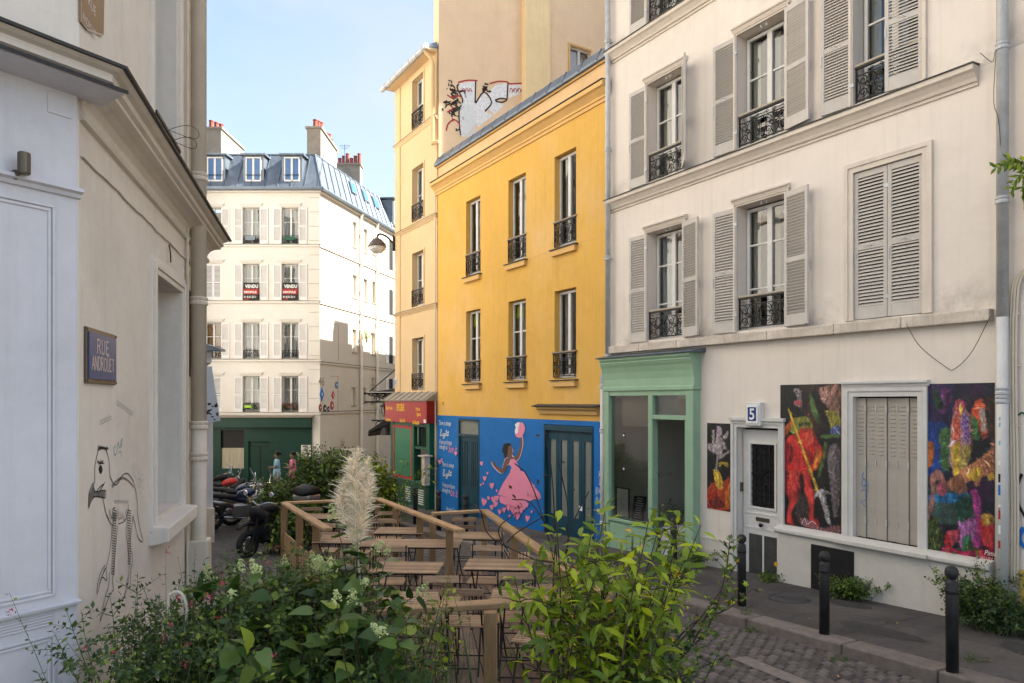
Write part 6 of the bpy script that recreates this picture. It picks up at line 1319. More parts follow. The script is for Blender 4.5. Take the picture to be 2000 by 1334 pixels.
t=art('tall art banner of a red robed figure with a sword, left of the grey shutters',(1525,752,1643,1028),tz,[K,(.03,.012,.008),(.05,.02,.012)],[
 ([(250,140),(345,128),(352,240),(330,300),(290,240),(255,190)],FLE,DGR,.6),([(258,160),(300,150),(305,200),(270,215)],FLE,(.6,.4,.35),.9),([(270,250),(340,260),(350,330),(320,370),(300,310)],OLV,YEL,.8),([(205,165),(225,210),(255,300),(240,310),(210,240)],GRN,OLV,.6),
 ([(125,150),(155,150),(165,230),(130,225),(145,190)],(.4,.35,.35),K,1),([(310,335),(350,325),(350,365),(305,360)],BLU,WHT,1.5),([(300,420),(345,430),(345,700),(320,760),(300,580),(290,500)],GRY,DGR,.8),([(300,430),(325,425),(330,470),(305,475)],GRY,BRN,1),
 ([(85,420),(68,500),(68,600),(110,640),(110,540)],(.25,.02,.02),K,.8),([(130,650),(200,640),(200,780),(150,790)],DGR,BRN,.8),
 ([(260,370),(345,365),(345,380),(262,385)],GRN,OLV,.6),([(275,400),(290,420),(255,560),(245,560),(262,470)],GRN,OLV,.6),
 ([(120,290),(190,282),(218,330),(200,365),(160,370),(112,350)],OLV,(.45,.42,.08),.7),([(150,310),(170,305),(172,322),(152,325)],K,K,.6),([(180,308),(205,310),(202,322),(182,322)],K,K,.6),([(105,300),(130,290),(100,360),(72,385),(75,350)],ORG_,RED,.5),
 ([(165,335),(215,340),(228,370),(265,440),(262,480),(235,535),(200,550),(175,570),(150,545),(110,550),(80,500),(72,430),(95,385),(140,360)],RED,RED2,.35),([(75,420),(110,400),(125,470),(105,520),(82,490)],(.30,.01,.01),RED,.7),([(175,360),(215,345),(225,400),(195,420)],RED2,ORG_,.6),
 ([(110,540),(162,545),(165,620),(142,690),(118,740),(125,800),(98,792),(92,760),(105,690),(95,640)],RED2,RED,.4),([(165,545),(215,540),(210,600),(225,680),(222,760),(252,800),(230,812),(205,790),(200,700),(175,620)],RED2,RED,.4),([(155,560),(172,560),(175,640),(160,660)],K,(.1,.01,.01),.6),
 ([(240,430),(265,450),(245,520),(222,530)],ORG_,RED,.5),([(104,262),(112,262),(248,638),(238,642)],YEL,(.4,.2,.02),.5),([(225,680),(232,648),(262,630),(305,648),(312,656),(268,645),(240,660)],(.6,.55,.5),GRY,1),([(246,652),(268,650),(305,780),(288,790)],(.55,.5,.5),GRY,1),([(160,770),(200,780),(270,820),(345,800),(345,838),(290,842),(170,805)],(.25,.08,.09),(.5,.3,.3),1.2),
 ([(125,205),(165,210),(163,232),(140,222),(127,225)],(.7,.03,.08),(.7,.4,.4),2)],11)
q=MB();q.ribbon(tz(curve([(165,800),(180,770),(190,800),(215,785),(235,800)],3)),.006,.0125);obj('signature',q,M['white'],t,fix=False)
t=art('tall art banner of parrots and flamingos right of the grey shutters',(1812,750,1943,1078),tz,[(.005,.007,.012),(.012,.02,.06),(.03,.012,.04),(.006,.018,.012)],[
 ([(770,120),(900,120),(890,260),(850,330),(770,300)],(.02,.02,.08),(.06,.01,.07),.3),([(800,160),(880,150),(865,260),(820,250)],(.11,.02,.12),(.2,.06,.18),.5),([(790,140),(830,170),(850,230),(820,250),(800,200)],(.02,.06,.03),K,.5),([(770,310),(870,330),(860,540),(770,560)],BLU,(.02,.12,.45),.4),([(830,340),(900,350),(880,520),(840,530)],GRN,(.02,.06,.05),.5),
 ([(780,620),(880,600),(950,640),(1000,760),(850,800),(775,720)],(.06,.10,.08),TEA,.4),([(770,660),(960,650),(950,690),(775,690)],CYA,BLU,.4),
 ([(930,200),(950,230),(978,300),(980,400),(940,560),(900,560),(880,470),(888,320),(905,240)],(.55,.22,.30),(.5,.45,.25),1.1),([(895,300),(925,260),(925,400),(900,420)],(.65,.10,.08),ORG_,1),([(935,260),(965,280),(975,390),(950,400)],(.15,.05,.30),WHT,1.4),([(905,205),(935,198),(955,232),(945,262),(908,262)],(.45,.05,.15),ORG_,1.2),([(922,235),(944,235),(938,278)],YEL,YEL,.8),([(885,420),(930,410),(935,550),(900,560)],YEL,(.4,.3,.05),.7),([(940,420),(985,430),(960,520),(930,520)],(.45,.35,.1),BRN,.8),
 ([(1000,205),(1040,198),(1057,250),(1062,350),(1040,370),(1010,310),(988,260)],(.65,.10,.04),RED2,.9),([(1020,240),(1055,250),(1058,350),(1035,340)],(.5,.45,.4),(.6,.1,.05),1.5),([(985,275),(1012,300),(1020,385),(988,380)],GRN,(.1,.3,.08),1),([(1040,200),(1098,180),(1098,380),(1065,360)],(.03,.02,.02),BRN,.6),
 ([(1098,390),(1098,540),(1040,570),(1010,620),(990,590),(940,600),(928,540),(1000,500),(1060,450)],(.55,.20,.10),(.65,.35,.20),1.5),([(955,560),(985,535),(1030,530),(1020,570),(990,590)],YEL,ORG_,.6),([(1060,560),(1098,550),(1098,580),(1070,585)],YEL,ORG_,.6),([(865,600),(930,560),(965,640),(900,645)],(.35,.14,.08),BRN,.6),
 ([(790,560),(815,538),(850,560),(860,640),(850,660),(835,655),(822,590),(808,600),(805,680),(780,775),(770,755),(790,650),(783,590)],(.50,.22,.16),(.30,.10,.18),.5),([(770,400),(800,410),(798,500),(772,520)],ORG_,BRN,.6),([(815,610),(858,600),(860,655),(820,655)],(.45,.10,.12),PUR,.8),
 ([(770,780),(820,770),(845,900),(800,930),(768,900)],(.03,.06,.02),OLV,.6),([(978,640),(1012,640),(1040,800),(1038,900),(990,900),(1000,780)],(.45,.05,.22),(.2,.05,.35),.8),([(1028,770),(1080,755),(1100,850),(1095,930),(1050,900),(1022,830)],(.60,.05,.06),RED,.6),([(1035,752),(1080,748),(1095,790),(1040,805)],(.5,.38,.08),ORG_,.8),
 ([(920,790),(1000,770),(1000,860),(960,930),(930,900)],(.45,.15,.35),(.15,.1,.4),1),([(870,835),(930,830),(900,900),(870,925)],(.55,.08,.1),MAG,.8),([(900,700),(980,650),(990,750),(920,790)],(.01,.05,.03),(.03,.12,.08),.6),([(855,860),(880,850),(885,930),(860,930)],RED,PUR,.8),([(940,860),(980,850),(985,925),(945,930)],(.02,.12,.06),OLV,.8),([(850,905),(950,930),(1060,920),(1098,900),(1098,985),(1020,970),(850,945)],(.50,.02,.06),(.35,.03,.15),.5)],37)
text(t,'Pimo',*(lambda a:(a[0],.0125,a[1]))(FR.uv(1923,1083)),.085,M['white'],.3,.8);text(t,'@ALLEY.PAT',*(lambda a:(a[0],.0125,a[1]))(FR.uv(1908,1090)),.055,M['sw'],0,.9)
t=art('narrow art banner of a pale dancer above flames, left of the street door',(1382,826,1428,992),tq,[K,(.010,.008,.008)],[
 ([(602,835),(640,800),(700,790),(731,780),(731,950),(602,935)],(.50,.05,.02),(.65,.14,.03),.4),([(602,860),(650,850),(640,900),(602,910)],RED,ORG_,.7),([(640,730),(665,735),(690,800),(680,840),(655,825),(640,770)],YEL,ORG_,.8),([(602,900),(660,880),(700,940),(610,935)],(.25,.02,.02),BRN,.8),([(700,860),(731,800),(728,940),(705,930)],ORG_,(.3,.1,.02),.8),
 ([(655,495),(672,488),(685,515),(675,545),(655,540)],(.55,.40,.50),WHT,.8),([(655,545),(685,555),(700,590),(710,615),(700,618),(685,600),(690,640),(728,622),(725,635),(680,670),(665,680),(655,740),(648,720),(655,650),(625,630),(605,610),(610,585),(640,590)],(.42,.34,.33),WHT,.8),([(632,510),(642,515),(642,590),(630,580)],(.5,.4,.38),WHT,.6),([(690,550),(718,512),(722,530),(705,562)],(.45,.38,.36),GRY,1),([(665,690),(715,690),(715,720),(690,700),(670,715)],YEL,GRN,1)],53,3)
def blob(par,pts,m,f=tz,n=3,name='painted_shape'): return paint(pts,m,par,name,n,f,.0008)
# blue scribble on the metal shutters
q=MB();q.ribbon([FR.uv(1500+x/2.47,700+y/2.47,-.06) for x,y in curve([(468,548),(460,570),(478,590),(470,620),(458,600),(470,580),(482,600),(478,620)],4)],.010,-.03);q.ribbon([FR.uv(1500+x/2.47,700+y/2.47,-.06) for x,y in curve([(455,640),(472,630),(480,645)],3)],.010,-.03);q.ribbon([FR.uv(1500+x/2.47,700+y/2.47,-.06) for x,y in((475,650),(478,672))],.010,-.03);q.ribbon([FR.uv(1500+x/2.47,700+y/2.47,-.06) for x,y in((478,680),(454,690),(478,716))],.010,-.03)
tag(obj('blue_scribble',q,mat('blue_marker',(.02,.16,.45),.5),None,fr=FR,fix=False),'blue marker tag scrawled on the closed grey metal shutters','graffiti')
q=MB();s_,z=FR.uv(1516,1102,.11);q.lathe([(.035,.112),(.035,.115)],(s_,0,z),14,'y');o=tag(obj('round_sticker',q,M['gold'],None,fr=FR),'round yellow smiley sticker on the white plinth beside the street door','sticker')
q=MB();q.box(-.014,-.008,.0,.002,.004,.012);q.box(.008,.014,.0,.002,.004,.012);q.tube([(-.015,.001,-.006),(0,.001,-.014),(.015,.001,-.006)],.0015,4);c=obj('face',q,M['black'],None,org=(0,0,0));c.parent=o;c.location=(0,.003,.035)
# graffiti on the gable wall
GW=thing('gable_graffiti','white and black block letter graffiti with red outline on the gable wall','graffiti',FW,(9,.02,10.5))
def tw(pts,p=0): return [FW.uv(740+x/2.779,y/2.779,p) for x,y in pts]
gm_=am('graf_silver',(.78,.75,.72),(.84,.80,.78),14)
layer[0]=.002
for pts in ([(432,455),(525,440),(522,560),(545,640),(480,730),(440,740),(435,600),(455,545)],[(525,560),(570,500),(612,555),(585,610),(620,625),(540,690),(510,640)],[(590,500),(640,460),(700,450),(695,530),(640,545),(680,570),(630,620),(590,590),(610,550)],[(705,462),(800,460),(790,500),(740,520),(705,535)]):
    o=paint(pts,gm_,GW,'letter_fill',2,tw,smooth=False)
q=MB()
for pts in ([(432,455),(425,480),(455,545),(435,600),(438,690),(445,740)],[(525,440),(522,560)],[(525,560),(570,500),(612,555),(575,605)],[(590,500),(580,470)],[(700,450),(695,540)],[(630,545),(660,535),(695,540),(670,555),(632,550)]): q.ribbon(tw(curve(pts,3)),.05,.006)
for k in range(40): x=random.gauss(405,22);y=random.gauss(560,50);q.ribbon(tw(curve([(x,y),(x+random.uniform(-25,25),y+random.uniform(-18,18)),(x+random.uniform(-20,20),y+random.uniform(-25,25))],3)),random.uniform(.02,.06),.0065)
for k in range(16): x=random.uniform(365,400);y=random.uniform(430,485);q.ribbon(tw([(x,y),(x+4,y+5)]),.04,.0065)
for k in range(22): x=random.choice((random.gauss(570,16),random.gauss(840,22)));y=480 if x<700 else 435;y+=random.uniform(-22,22);q.ribbon(tw(curve([(x,y),(x+random.uniform(-18,18),y+random.uniform(-12,12)),(x+10,y)],3)),.05,.0067)
obj('black_spray',q,mat('black_spray',(.05,.035,.03),.8),GW,fix=False,kind='stuff')
q=MB()
for pts in ([(430,448),(480,436),(535,438)],[(600,455),(650,442),(700,446),(705,455),(790,452)],[(370,515),(395,530),(430,520),(450,530)],[(365,710),(375,675),(405,650),(430,665),(440,690)],[(385,570),(400,590),(370,610)],[(400,640),(402,660)]): q.ribbon(tw(curve(pts,4)),.045,.007)
for k in range(4): q.ribbon(tw(curve([(710+22*k,500),(715+22*k,478),(726+22*k,492),(720+22*k,505),(735+22*k,480)],3)),.025,.0072)
for k in range(3): q.ribbon(tw(curve([(452+18*k,500),(458+18*k,478),(470+18*k,498),(460+18*k,490)],3)),.02,.0072)
obj('red_spray',q,mat('red_spray',(.40,.04,.05),.8),GW,fix=False)
q=MB()
for k in range(46): y=560+4*k;q.ribbon(tw([(445+random.uniform(-4,4),y),(530-abs(y-650)*.2,y+3)]),.014,.0068)
obj('white_hatching',q,M['white'],GW,fix=False)
# ---------------- bollards ----------------
def bollard_meshes():
    b=MB().lathe([(.052,-.05),(.052,.80),(.046,.81),(.036,.815),(.036,.83)],n=20).mesh('post');b.materials.append(M['bollard'])
    k=MB().lathe([(.03,.825),(.046,.845),(.056,.87),(.058,.885),(.054,.91),(.04,.932),(.018,.943),(.004,.945)],n=20).mesh('ball_cap');k.materials.append(M['bollard'])
    r=MB().lathe([(.055,.70),(.056,.705),(.056,.725),(.055,.73)],n=20).mesh('ring');r.materials.append(M['black'])
    for m_ in(b,k,r): m_.polygons.foreach_set('use_smooth',[len(p.vertices)==4 for p in m_.polygons])
    return b,k,r
bm_=bollard_meshes()
BL=[(1860,1313,1.07,'nearest black bollard at the right edge of the pavement'),(1610,1239,1.0,'second nearest black bollard before the black vent cover'),(1449,1183,1.0,'black bollard in front of the white street door'),(1316,1128,1.0,'black bollard in front of the green shop doorway'),
    (910,0,1,'black bollard before the left teal door'),(857,0,1,'black bollard before the mural text'),(811,0,1,'black bollard before the grocery window'),(770,0,1,'farthest black bollard before the green grocery panel')]
for u,v,k,lab in BL:
    if v: 
        y=(2.26)/((v-783)/FP-.047);x=(u-1000)/FP*y
    else:
        y=12110/(u-140);x=(u-1000)/FP*y
    t=thing('bollard',lab,'bollard',WORLD,(x,y,walk_z(x,y)),'bollards along the right kerb');ORG[t.name]=Vector((0,0,0))
    t.rotation_euler=(random.uniform(-.008,.008),random.uniform(-.008,.008),0)
    for m_,n_ in zip(bm_,('post','ball_cap','ring')): inst(n_,m_,t,(0,0,0),scale=(1,1,k if n_=='post' and 0 else 1),local=True)
    t.scale=(1.05,1.05,k)
# ---------------- terraces ----------------
def local_thing(name,lab,cat,x,y,z,rot=0,group=None):
    t=thing(name,lab,cat,WORLD,(x,y,z),group);ORG[t.name]=Vector((0,0,0));t.rotation_euler=(0,0,rot);return t
def terrace(name,lab,corners,dz,posts,rails,plank_dir,np_,facings=()):
    """corners world xy polygon (4), deck planks clipped between the two long sides"""
    cx=sum(c[0] for c in corners)/4;cy=sum(c[1] for c in corners)/4
    t=thing(name,lab,'terrace',WORLD,(cx,cy,road_z(cx,cy)));Z=lambda x,y:road_z(x,y)+dz
    A,B,C,D=[Vector((*c,0)) for c in corners]   # near-left, near-right, far-right, far-left
    for k in range(np_):
        a0,a1=k/np_,(k+1)/np_;g=.006
        p=[A.lerp(B,a0),A.lerp(B,a1),D.lerp(C,a1),D.lerp(C,a0)]
        e=(p[1]-p[0]).normalized()*g;f=(p[2]-p[3]).normalized()*g
        p=[p[0]+e,p[1]-e,p[2]-f,p[3]+f]
        # each course is several boards long
        cuts=[0]+sorted(random.uniform(.15,.85) for _ in range(2))+[1]
        for c0,c1 in zip(cuts,cuts[1:]):
            g2=.0015;q=[p[0].lerp(p[3],c0+g2),p[1].lerp(p[2],c0+g2),p[1].lerp(p[2],c1-g2),p[0].lerp(p[3],c1-g2)]
            h=random.uniform(-.002,.002);mb=MB();mb.add([(v.x,v.y,Z(v.x,v.y)-.03) for v in q]+[(v.x,v.y,Z(v.x,v.y)+h) for v in q],[(3,2,1,0),(4,5,6,7),(0,1,5,4),(1,2,6,5),(2,3,7,6),(3,0,4,7)]);obj('plank',mb,M['deck'],t)
    mb=MB();q=[A,B,C,D];mb.add([(v.x,v.y,Z(v.x,v.y)-.20) for v in q]+[(v.x,v.y,Z(v.x,v.y)-.035) for v in q],[(3,2,1,0),(4,5,6,7),(0,1,5,4),(1,2,6,5),(2,3,7,6),(3,0,4,7)]);obj('deck_base',mb,M['grout'],t)
    for (x,y,h) in posts:
        mb=MB();mb.cbox(x-.05,x+.05,y-.05,y+.05,Z(x,y)-.2,Z(x,y)+h,.006);obj('post',mb,M['post'],t)
    for (a,b,h) in rails:
        za,zb=Z(*a)+h,Z(*b)+h;d=Vector((b[0]-a[0],b[1]-a[1],zb-za));L_=d.length;mb=MB();mb.cbox(0,L_,-.065,.065,-.022,.022,.006);o=obj('rail',mb,M['wood'],None,org=(0,0,0));o.parent=t;o.location=Vector((a[0],a[1],za+.022))-ORG[t.name];o.rotation_euler=(0,-math.asin(d.z/L_),math.atan2(d.y,d.x))
    for (a,b,z0,z1) in facings:
        d=Vector((b[0]-a[0],b[1]-a[1],Z(*b)-Z(*a)));L_=d.length;mb=MB();mb.cbox(0,L_,-.012,.012,z0,z1-.005,.003);o=obj('side_board',mb,M['post'],None,org=(0,0,0));o.parent=t;o.location=Vector((a[0],a[1],Z(*a)))-ORG[t.name];o.rotation_euler=(0,-math.asin(d.z/L_),math.atan2(d.y,d.x))
    return t
def gp(u,v,h):
    """point seen at (u,v) lying h above the sloping road"""
    y=(2.38-h)/((v-783)/FP-.047);return (u-1000)/FP*y,y
RH=1.10
nr=gp(1182,1166,RH);fr2=gp(946,997,RH);fl=gp(845,1003,RH);nl=gp(735,1197,RH)
nlx=(nl[0]-.25,nl[1]);m1=((nr[0]+fr2[0])/2,(nr[1]+fr2[1])/2)
mid=gp(1005,1040,RH);nm=gp(958,1185,RH)
terrace('cafe_terrace','near wooden cafe terrace with timber rail and plank deck',[nlx,nr,fr2,(fl[0]-.2,fl[1])],.12,
  [(nr[0],nr[1],.95),(fr2[0],fr2[1],.95),(fl[0],fl[1],.95),(nm[0],nm[1],.95),(mid[0],mid[1],.95),(nlx[0],nlx[1],.95),(gp(1090,1102,RH)[0],gp(1090,1102,RH)[1],.95)],
  [(nlx,nr,.955),(nr,fr2,.957),(fl,fr2,.953)],0,14)
f1=gp(555,982,RH);f2=gp(738,974,RH);f3=gp(900,1037,RH);f4=gp(640,1034,RH)
terrace('cafe_terrace','far wooden cafe terrace with grey timber rail beside the motorbikes',[f4,(f3[0]-.25,f3[1]),f2,f1],.12,
  [(f1[0],f1[1],.95),(f2[0],f2[1],.95),(*gp(663,977,RH),.95),(*gp(773,990,RH),.95),(*gp(820,1006,RH),.95),(*gp(878,1030,RH),.95),(*gp(585,1000,RH),.95),(*gp(618,1020,RH),.95)],
  [(f1,f4,.955),(f1,f2,.953),(f2,f3,.957)],0,14,[(f1,f4,-.1+.28*k,.16+.28*k) for k in range(2)])
# bistro table and chair
def slat_bar(L_,w_,t,m='slatw'):
    me=MB().cbox(-L_/2,L_/2,-w_/2,w_/2,-t,0,.003).mesh('slat');me.materials.append(M[m]);return me
TW,TD,TH=.80,.58,.71
tsl=slat_bar(TW,.034,.012);seat_sl=slat_bar(.40,.035,.014);back_sl=slat_bar(.42,.07,.014)
def iron(name,f):
    mb=MB();f(mb);me=mb.mesh(name);me.materials.append(M['iron']);return me
r_=.009
def tf(mb):
    for s in(-1,1):
        x=s*.30
        mb.tube([(x,-.24,TH-.03),(x*.9,.26,.02)],r_,6);mb.tube([(x*.9,.24,TH-.03),(x,-.26,.02)],r_,6)
        mb.tube(curve([(x,-.28,.008),(x,-.25,.012)]),.016,6)
    for y in(-.26,.26): mb.tube([(-.31,y,.03),(.31,y,.03)],r_*.8,6)
    mb.tube([(-.30,0,TH*.5),(.30,0,TH*.5)],r_*.7,6)
    for y in(-.25,.25): mb.box(-.38,.38,y-.012,y+.012,TH-.032,TH-.018)
tfm=iron('table_frame',tf)
def cf(mb):
    for s in(-1,1):
        x=s*.19
        mb.tube([(x,-.20,.0),(x,.12,.44),(x,.21,.60),(x,.235,.84)],r_,6)
        mb.tube([(x*.85,.24,.0),(x*.85,-.17,.44)],r_,6);mb.box(x-.008,x+.008,-.19,.16,.428,.44)
    mb.tube([(-.19,-.15,.07),(.19,-.15,.07)],r_*.8,6);mb.tube([(-.16,.2,.07),(.16,.2,.07)],r_*.8,6)
cfm=iron('chair_frame',cf)
slopex=math.atan(-.047)
def table(x,y,rot,lab,grp='slatted bistro tables on the terraces'):
    t=local_thing('bistro_table',lab,'table',x,y,road_z(x,y)+.125,rot,grp);inst('frame',tfm,t,(0,0,0),local=True)
    n=10
    for k in range(n): inst('slat',tsl,t,(0,-TD/2+.03+k*(TD-.06)/(n-1),TH+random.uniform(-.001,.001)),(0,0,random.uniform(-.004,.004)),local=True)
    return t
def chair(x,y,rot,lab,grp='folding bistro chairs on the terraces'):
    """faces -y, back at +y"""
    t=local_thing('folding_chair',lab,'chair',x,y,road_z(x,y)+.125,rot,grp);inst('frame',cfm,t,(0,0,0),local=True)
    for k in range(7): inst('seat_slat',seat_sl,t,(0,-.17+k*.052,.456),local=True)
    for z in(.66,.795): inst('back_slat',back_sl,t,(0,.215+.012*(z>.7),z),(R_(80),0,0),local=True)
    return t
ht=.83;r1=R_(-3)
def at(u,v,h=ht): return gp(u,v,h)
TB=[(932,1046,-4,'farthest table of the near terrace, under the corner of the rail'),(975,1102,-4,'middle table in the right row of the near terrace'),(1040,1166,-4,'front right table just behind the near rail'),
    (815,1172,-2,'front left table half hidden by big leaves'),(795,1108,-3,'left table of the near terrace behind the green leaves'),
    (845,1061,-3,'table between the two terraces beside the corner post'),(757,1060,-3,'far terrace table with bright worn top right of the pampas plume'),(783,1036,-3,'far terrace table close to the right rail'),(630,1008,-3,'farthest left table of the far terrace'),(672,1053,-3,'far terrace table directly behind the pampas plume')]
for u,v,r,lab in TB:
    x,y=at(u,v);table(x,y,R_(r),lab)
# chairs: position is given by the top of the back
CHR=[(1,905,1010,180,'chair behind the farthest near terrace table'),(1,948,1068,0,'chair between the farthest and middle near terrace tables'),(1,1010,1122,3,'chair between the middle and front right tables'),
     (1,765,1070,0,'chair on the left of the near terrace with its back to the camera'),(1,612,990,180,'chair at the far end of the far terrace, left'),(1,715,1013,178,'chair with pale slats beside the pampas plume'),(1,755,1013,178,'chair at the far terrace close to the right rail'),
     (1,700,1036,180,'chair behind the bright far terrace table'),(1,640,1024,0,'chair with its back to camera left of the plume'),(1,760,998,180,'chair at the far end of the far terrace, right'),(1,690,1082,2,'chair half hidden by hydrangea flowers'),(1,862,1128,0,'chair in the middle of the near terrace left row')]
for _,u,v,r,lab in CHR:
    y=(2.38-.95)/((v-783)/FP-.047);x=(u-1000)/FP*y
    chair(x,y-.22*(1 if r<90 else -1),R_(r+random.uniform(-6,6)),lab)
for (u,v,r,lab) in ((905,1215,178,'dark chair folded against the front left table'),(1050,1245,-15,'low chair seat near the front rail post'),(1010,1085,90,'chair turned sideways by the right rail'),(1085,1200,10,'chair under the front right table edge')):
    x,y=gp(u,v,.45+.12);chair(x,y,R_(r),lab)
# ---------------- motorbikes ----------------
def wheel(t,x,r=.31,w_=.06,nm='wheel'):
    q=MB();n=24;vs=[];fs=[];m_=8
    for i in range(n):
        a=2*math.pi*i/n
        for j in range(m_):
            b=2*math.pi*j/m_;R=r-w_+w_*math.cos(b);vs.append((x+R*math.cos(a),w_*math.sin(b),r+R*math.sin(a)))
    for i in range(n):
        for j in range(m_): fs.append((i*m_+j,((i+1)%n)*m_+j,((i+1)%n)*m_+(j+1)%m_,i*m_+(j+1)%m_))
    q.add(vs,fs);wo=obj('tyre',q,M['rubber'],t,smooth=True)
    q=MB();q.lathe([(r-w_*1.9,-.02),(r-w_*1.55,-.03),(r-w_*1.55,.03),(r-w_*1.9,.02)],(x,0,r),20,'y')
    q.v=q.v;fs=q.f[:-2];q.f=fs;q.m=q.m[:-2]
    for k in range(10):
        a=math.pi*2*k/10;q.tube([(x,0,r),(x+(r-w_*1.7)*math.cos(a),0,r+(r-w_*1.7)*math.sin(a))],.012,5)
    q.lathe([(.06,-.05),(.06,.05)],(x,0,r),10,'y');obj('rim',q,M['chrome'],wo)
    q=MB();q.lathe([(.13,.055),(.13,.06)],(x,0,r),16,'y');obj('brake_disc',q,M['steel'],wo)
def blobm(q,pts,secs,n=10):
    """loft along x: secs (x,z,halfwidth,halfheight)"""
    vs=[];
    for (x,z,a,b) in secs:
        for j in range(n):
            t=2*math.pi*j/n;vs.append((x,a*math.cos(t),z+b*math.sin(t)))
    k=len(secs);q.add(vs,[(i*n+j,i*n+(j+1)%n,(i+1)*n+(j+1)%n,(i+1)*n+j) for i in range(k-1) for j in range(n)]+[tuple(range(n)),tuple((k-1)*n+j for j in range(n))]);return q
def motorbike(x,y,rot,lab,c1,c2,topcase=False,screen=False,scooter=False,sc_=1.0):
    t=local_thing('motor_scooter' if scooter else 'motorbike',lab,'scooter' if scooter else 'motorbike',x,y,road_z(x,y),rot,None);wheel(t,-.7,.27 if scooter else .31);wheel(t,.7,.27 if scooter else .32)
    q=blobm(MB(),0,[(-.15,.78,.02,.03),(-.05,.85,.13,.09),(.15,.90,.17,.12),(.32,.90,.14,.10),(.42,.86,.04,.04)]);obj('fuel_tank',q,M[c1],t,smooth=True)
    q=blobm(MB(),0,[(-.85,.90,.03,.02),(-.78,.89,.11,.05),(-.45,.84,.13,.06),(-.15,.80,.13,.06),(.0,.82,.08,.04)]);obj('seat',q,M['rubber'],t,smooth=True)
    q=blobm(MB(),0,[(-.95,.80,.03,.02),(-.8,.76,.10,.07),(-.5,.68,.12,.09),(-.2,.62,.1,.1)]);obj('tail',q,M[c2],t,smooth=True)
    q=MB();q.cbox(-.2,.28,-.15,.15,.30,.62,.03)
    for k in range(5): q.box(-.02,.2,-.17,.17,.42+.04*k,.43+.04*k)
    q.tube([(.3,.12,.55),(.38,.13,.35),(.1,.16,.22),(-.6,.17,.30),(-.85,.17,.40)],[.02,.02,.022,.04,.045],8);obj('engine',q,M['steel'],t)
    q=MB();
    for s in(-.09,.09): q.tube([(.7,s,.32),(.42,s,.98)],.022,6);q.tube([(-.7,s,.31),(-.1,s,.42)],.022,6)
    q.tube([(-.5,0,.78),(-.1,0,.5),(.4,0,.82)],.03,6);obj('frame',q,M['black'],t)
    q=MB();q.tube(curve([(.28,-.36,1.02),(.36,-.2,1.05),(.42,0,1.0),(.36,.2,1.05),(.28,.36,1.02)],4),.014,6);
    for s in(-1,1): q.tube([(.36,s*.26,1.04),(.42,s*.33,1.2)],.008,5);q.lathe([(.05,-.01),(.06,0),(.05,.01)],(.42,s*.34,1.22),8,'x')
    obj('handlebar',q,M['chrome'],t)
    q=blobm(MB(),0,[(.98 if 0 else .95,.60,.05,.02),(.85,.66,.07,.04),(.7,.68,.07,.04),(.5,.62,.06,.03)]);obj('mudguard',q,M[c2],t,smooth=True)
    q=MB();q.lathe([(.02,.38),(.08,.42),(.10,.48),(.10,.50)],(0,0,.88),14,'x');obj('headlight',q,M['chrome'],t)
    if c2 or 1: q=blobm(MB(),0,[(.15,.70,.20,.14),(.35,.74,.21,.2),(.52,.84,.16,.16),(.6,.9,.08,.08)]);obj('fairing',q,M[c2],t,smooth=True)
    if screen: q=MB();pts=[];
    if screen:
        for i in range(5):
            for j in range(5): a=-.7+.35*j;pts.append((.55-.28*i/4-.10*(1-math.cos(a)),.22*math.sin(a)*(1-.08*i),.95+.50*i/4))
        q.add(pts,[(i*5+j,i*5+j+1,(i+1)*5+j+1,(i+1)*5+j) for i in range(4) for j in range(4)]);obj('windscreen',q,M['glass'],t,smooth=True,fix=False)
    if topcase:
        q=MB();q.cbox(-1.18,-.78,-.24,.24,.92,1.05,.03);obj('topcase_base',q,M['steel'],t);q=blobm(MB(),0,[(-1.2,1.08,.1,.02),(-1.16,1.12,.24,.1),(-.98,1.14,.26,.14),(-.8,1.12,.24,.1),(-.76,1.08,.1,.02)],12);obj('topcase_lid',q,M['black'],t,smooth=True);q=MB();q.tube([(-.8,0,.8),(-1.1,0,.92)],.03,6);obj('rack',q,M['black'],t)
    q=MB();q.box(-.99,-.96,-.06,.06,.74,.80);obj('tail_light',q,M['redtrim'],t)
    if scooter: q=MB();q.cbox(-.1,.35,-.17,.17,.22,.30,.02);q.cbox(.3,.42,-.22,.22,.28,.85,.04);obj('leg_shield',q,M[c1],t)
    return t
M['navy']=mat('navy_paint',(.02,.035,.09),.3,spec=.6);M['bikewhite']=mat('bike_white',(.45,.43,.42),.3,spec=.6)
motorbike(X_(470,18.2),18.2,R_(28),'blue and silver touring motorbike with black top case beside the left wall','navy','steel',topcase=True)
motorbike(X_(468,20.2),20.2,R_(20),'white and red motorbike with tall clear windscreen','navy','bikewhite',screen=True)
motorbike(X_(505,19.3),19.3,R_(35),'dark motorbike wedged between the white bike and the far terrace','black','navy',screen=True)
motorbike(X_(440,22.5),22.5,R_(15),'red motorbike behind the white one near the green shop','redtrim','black')
motorbike(X_(425,25),25,R_(10),'black motorbike with chrome handlebar farthest along the left','black','black',screen=True)
motorbike(X_(528,14.4),14.6,R_(-115),'black scooter in front of the others beside the far terrace boards','black','black',topcase=True,scooter=True)
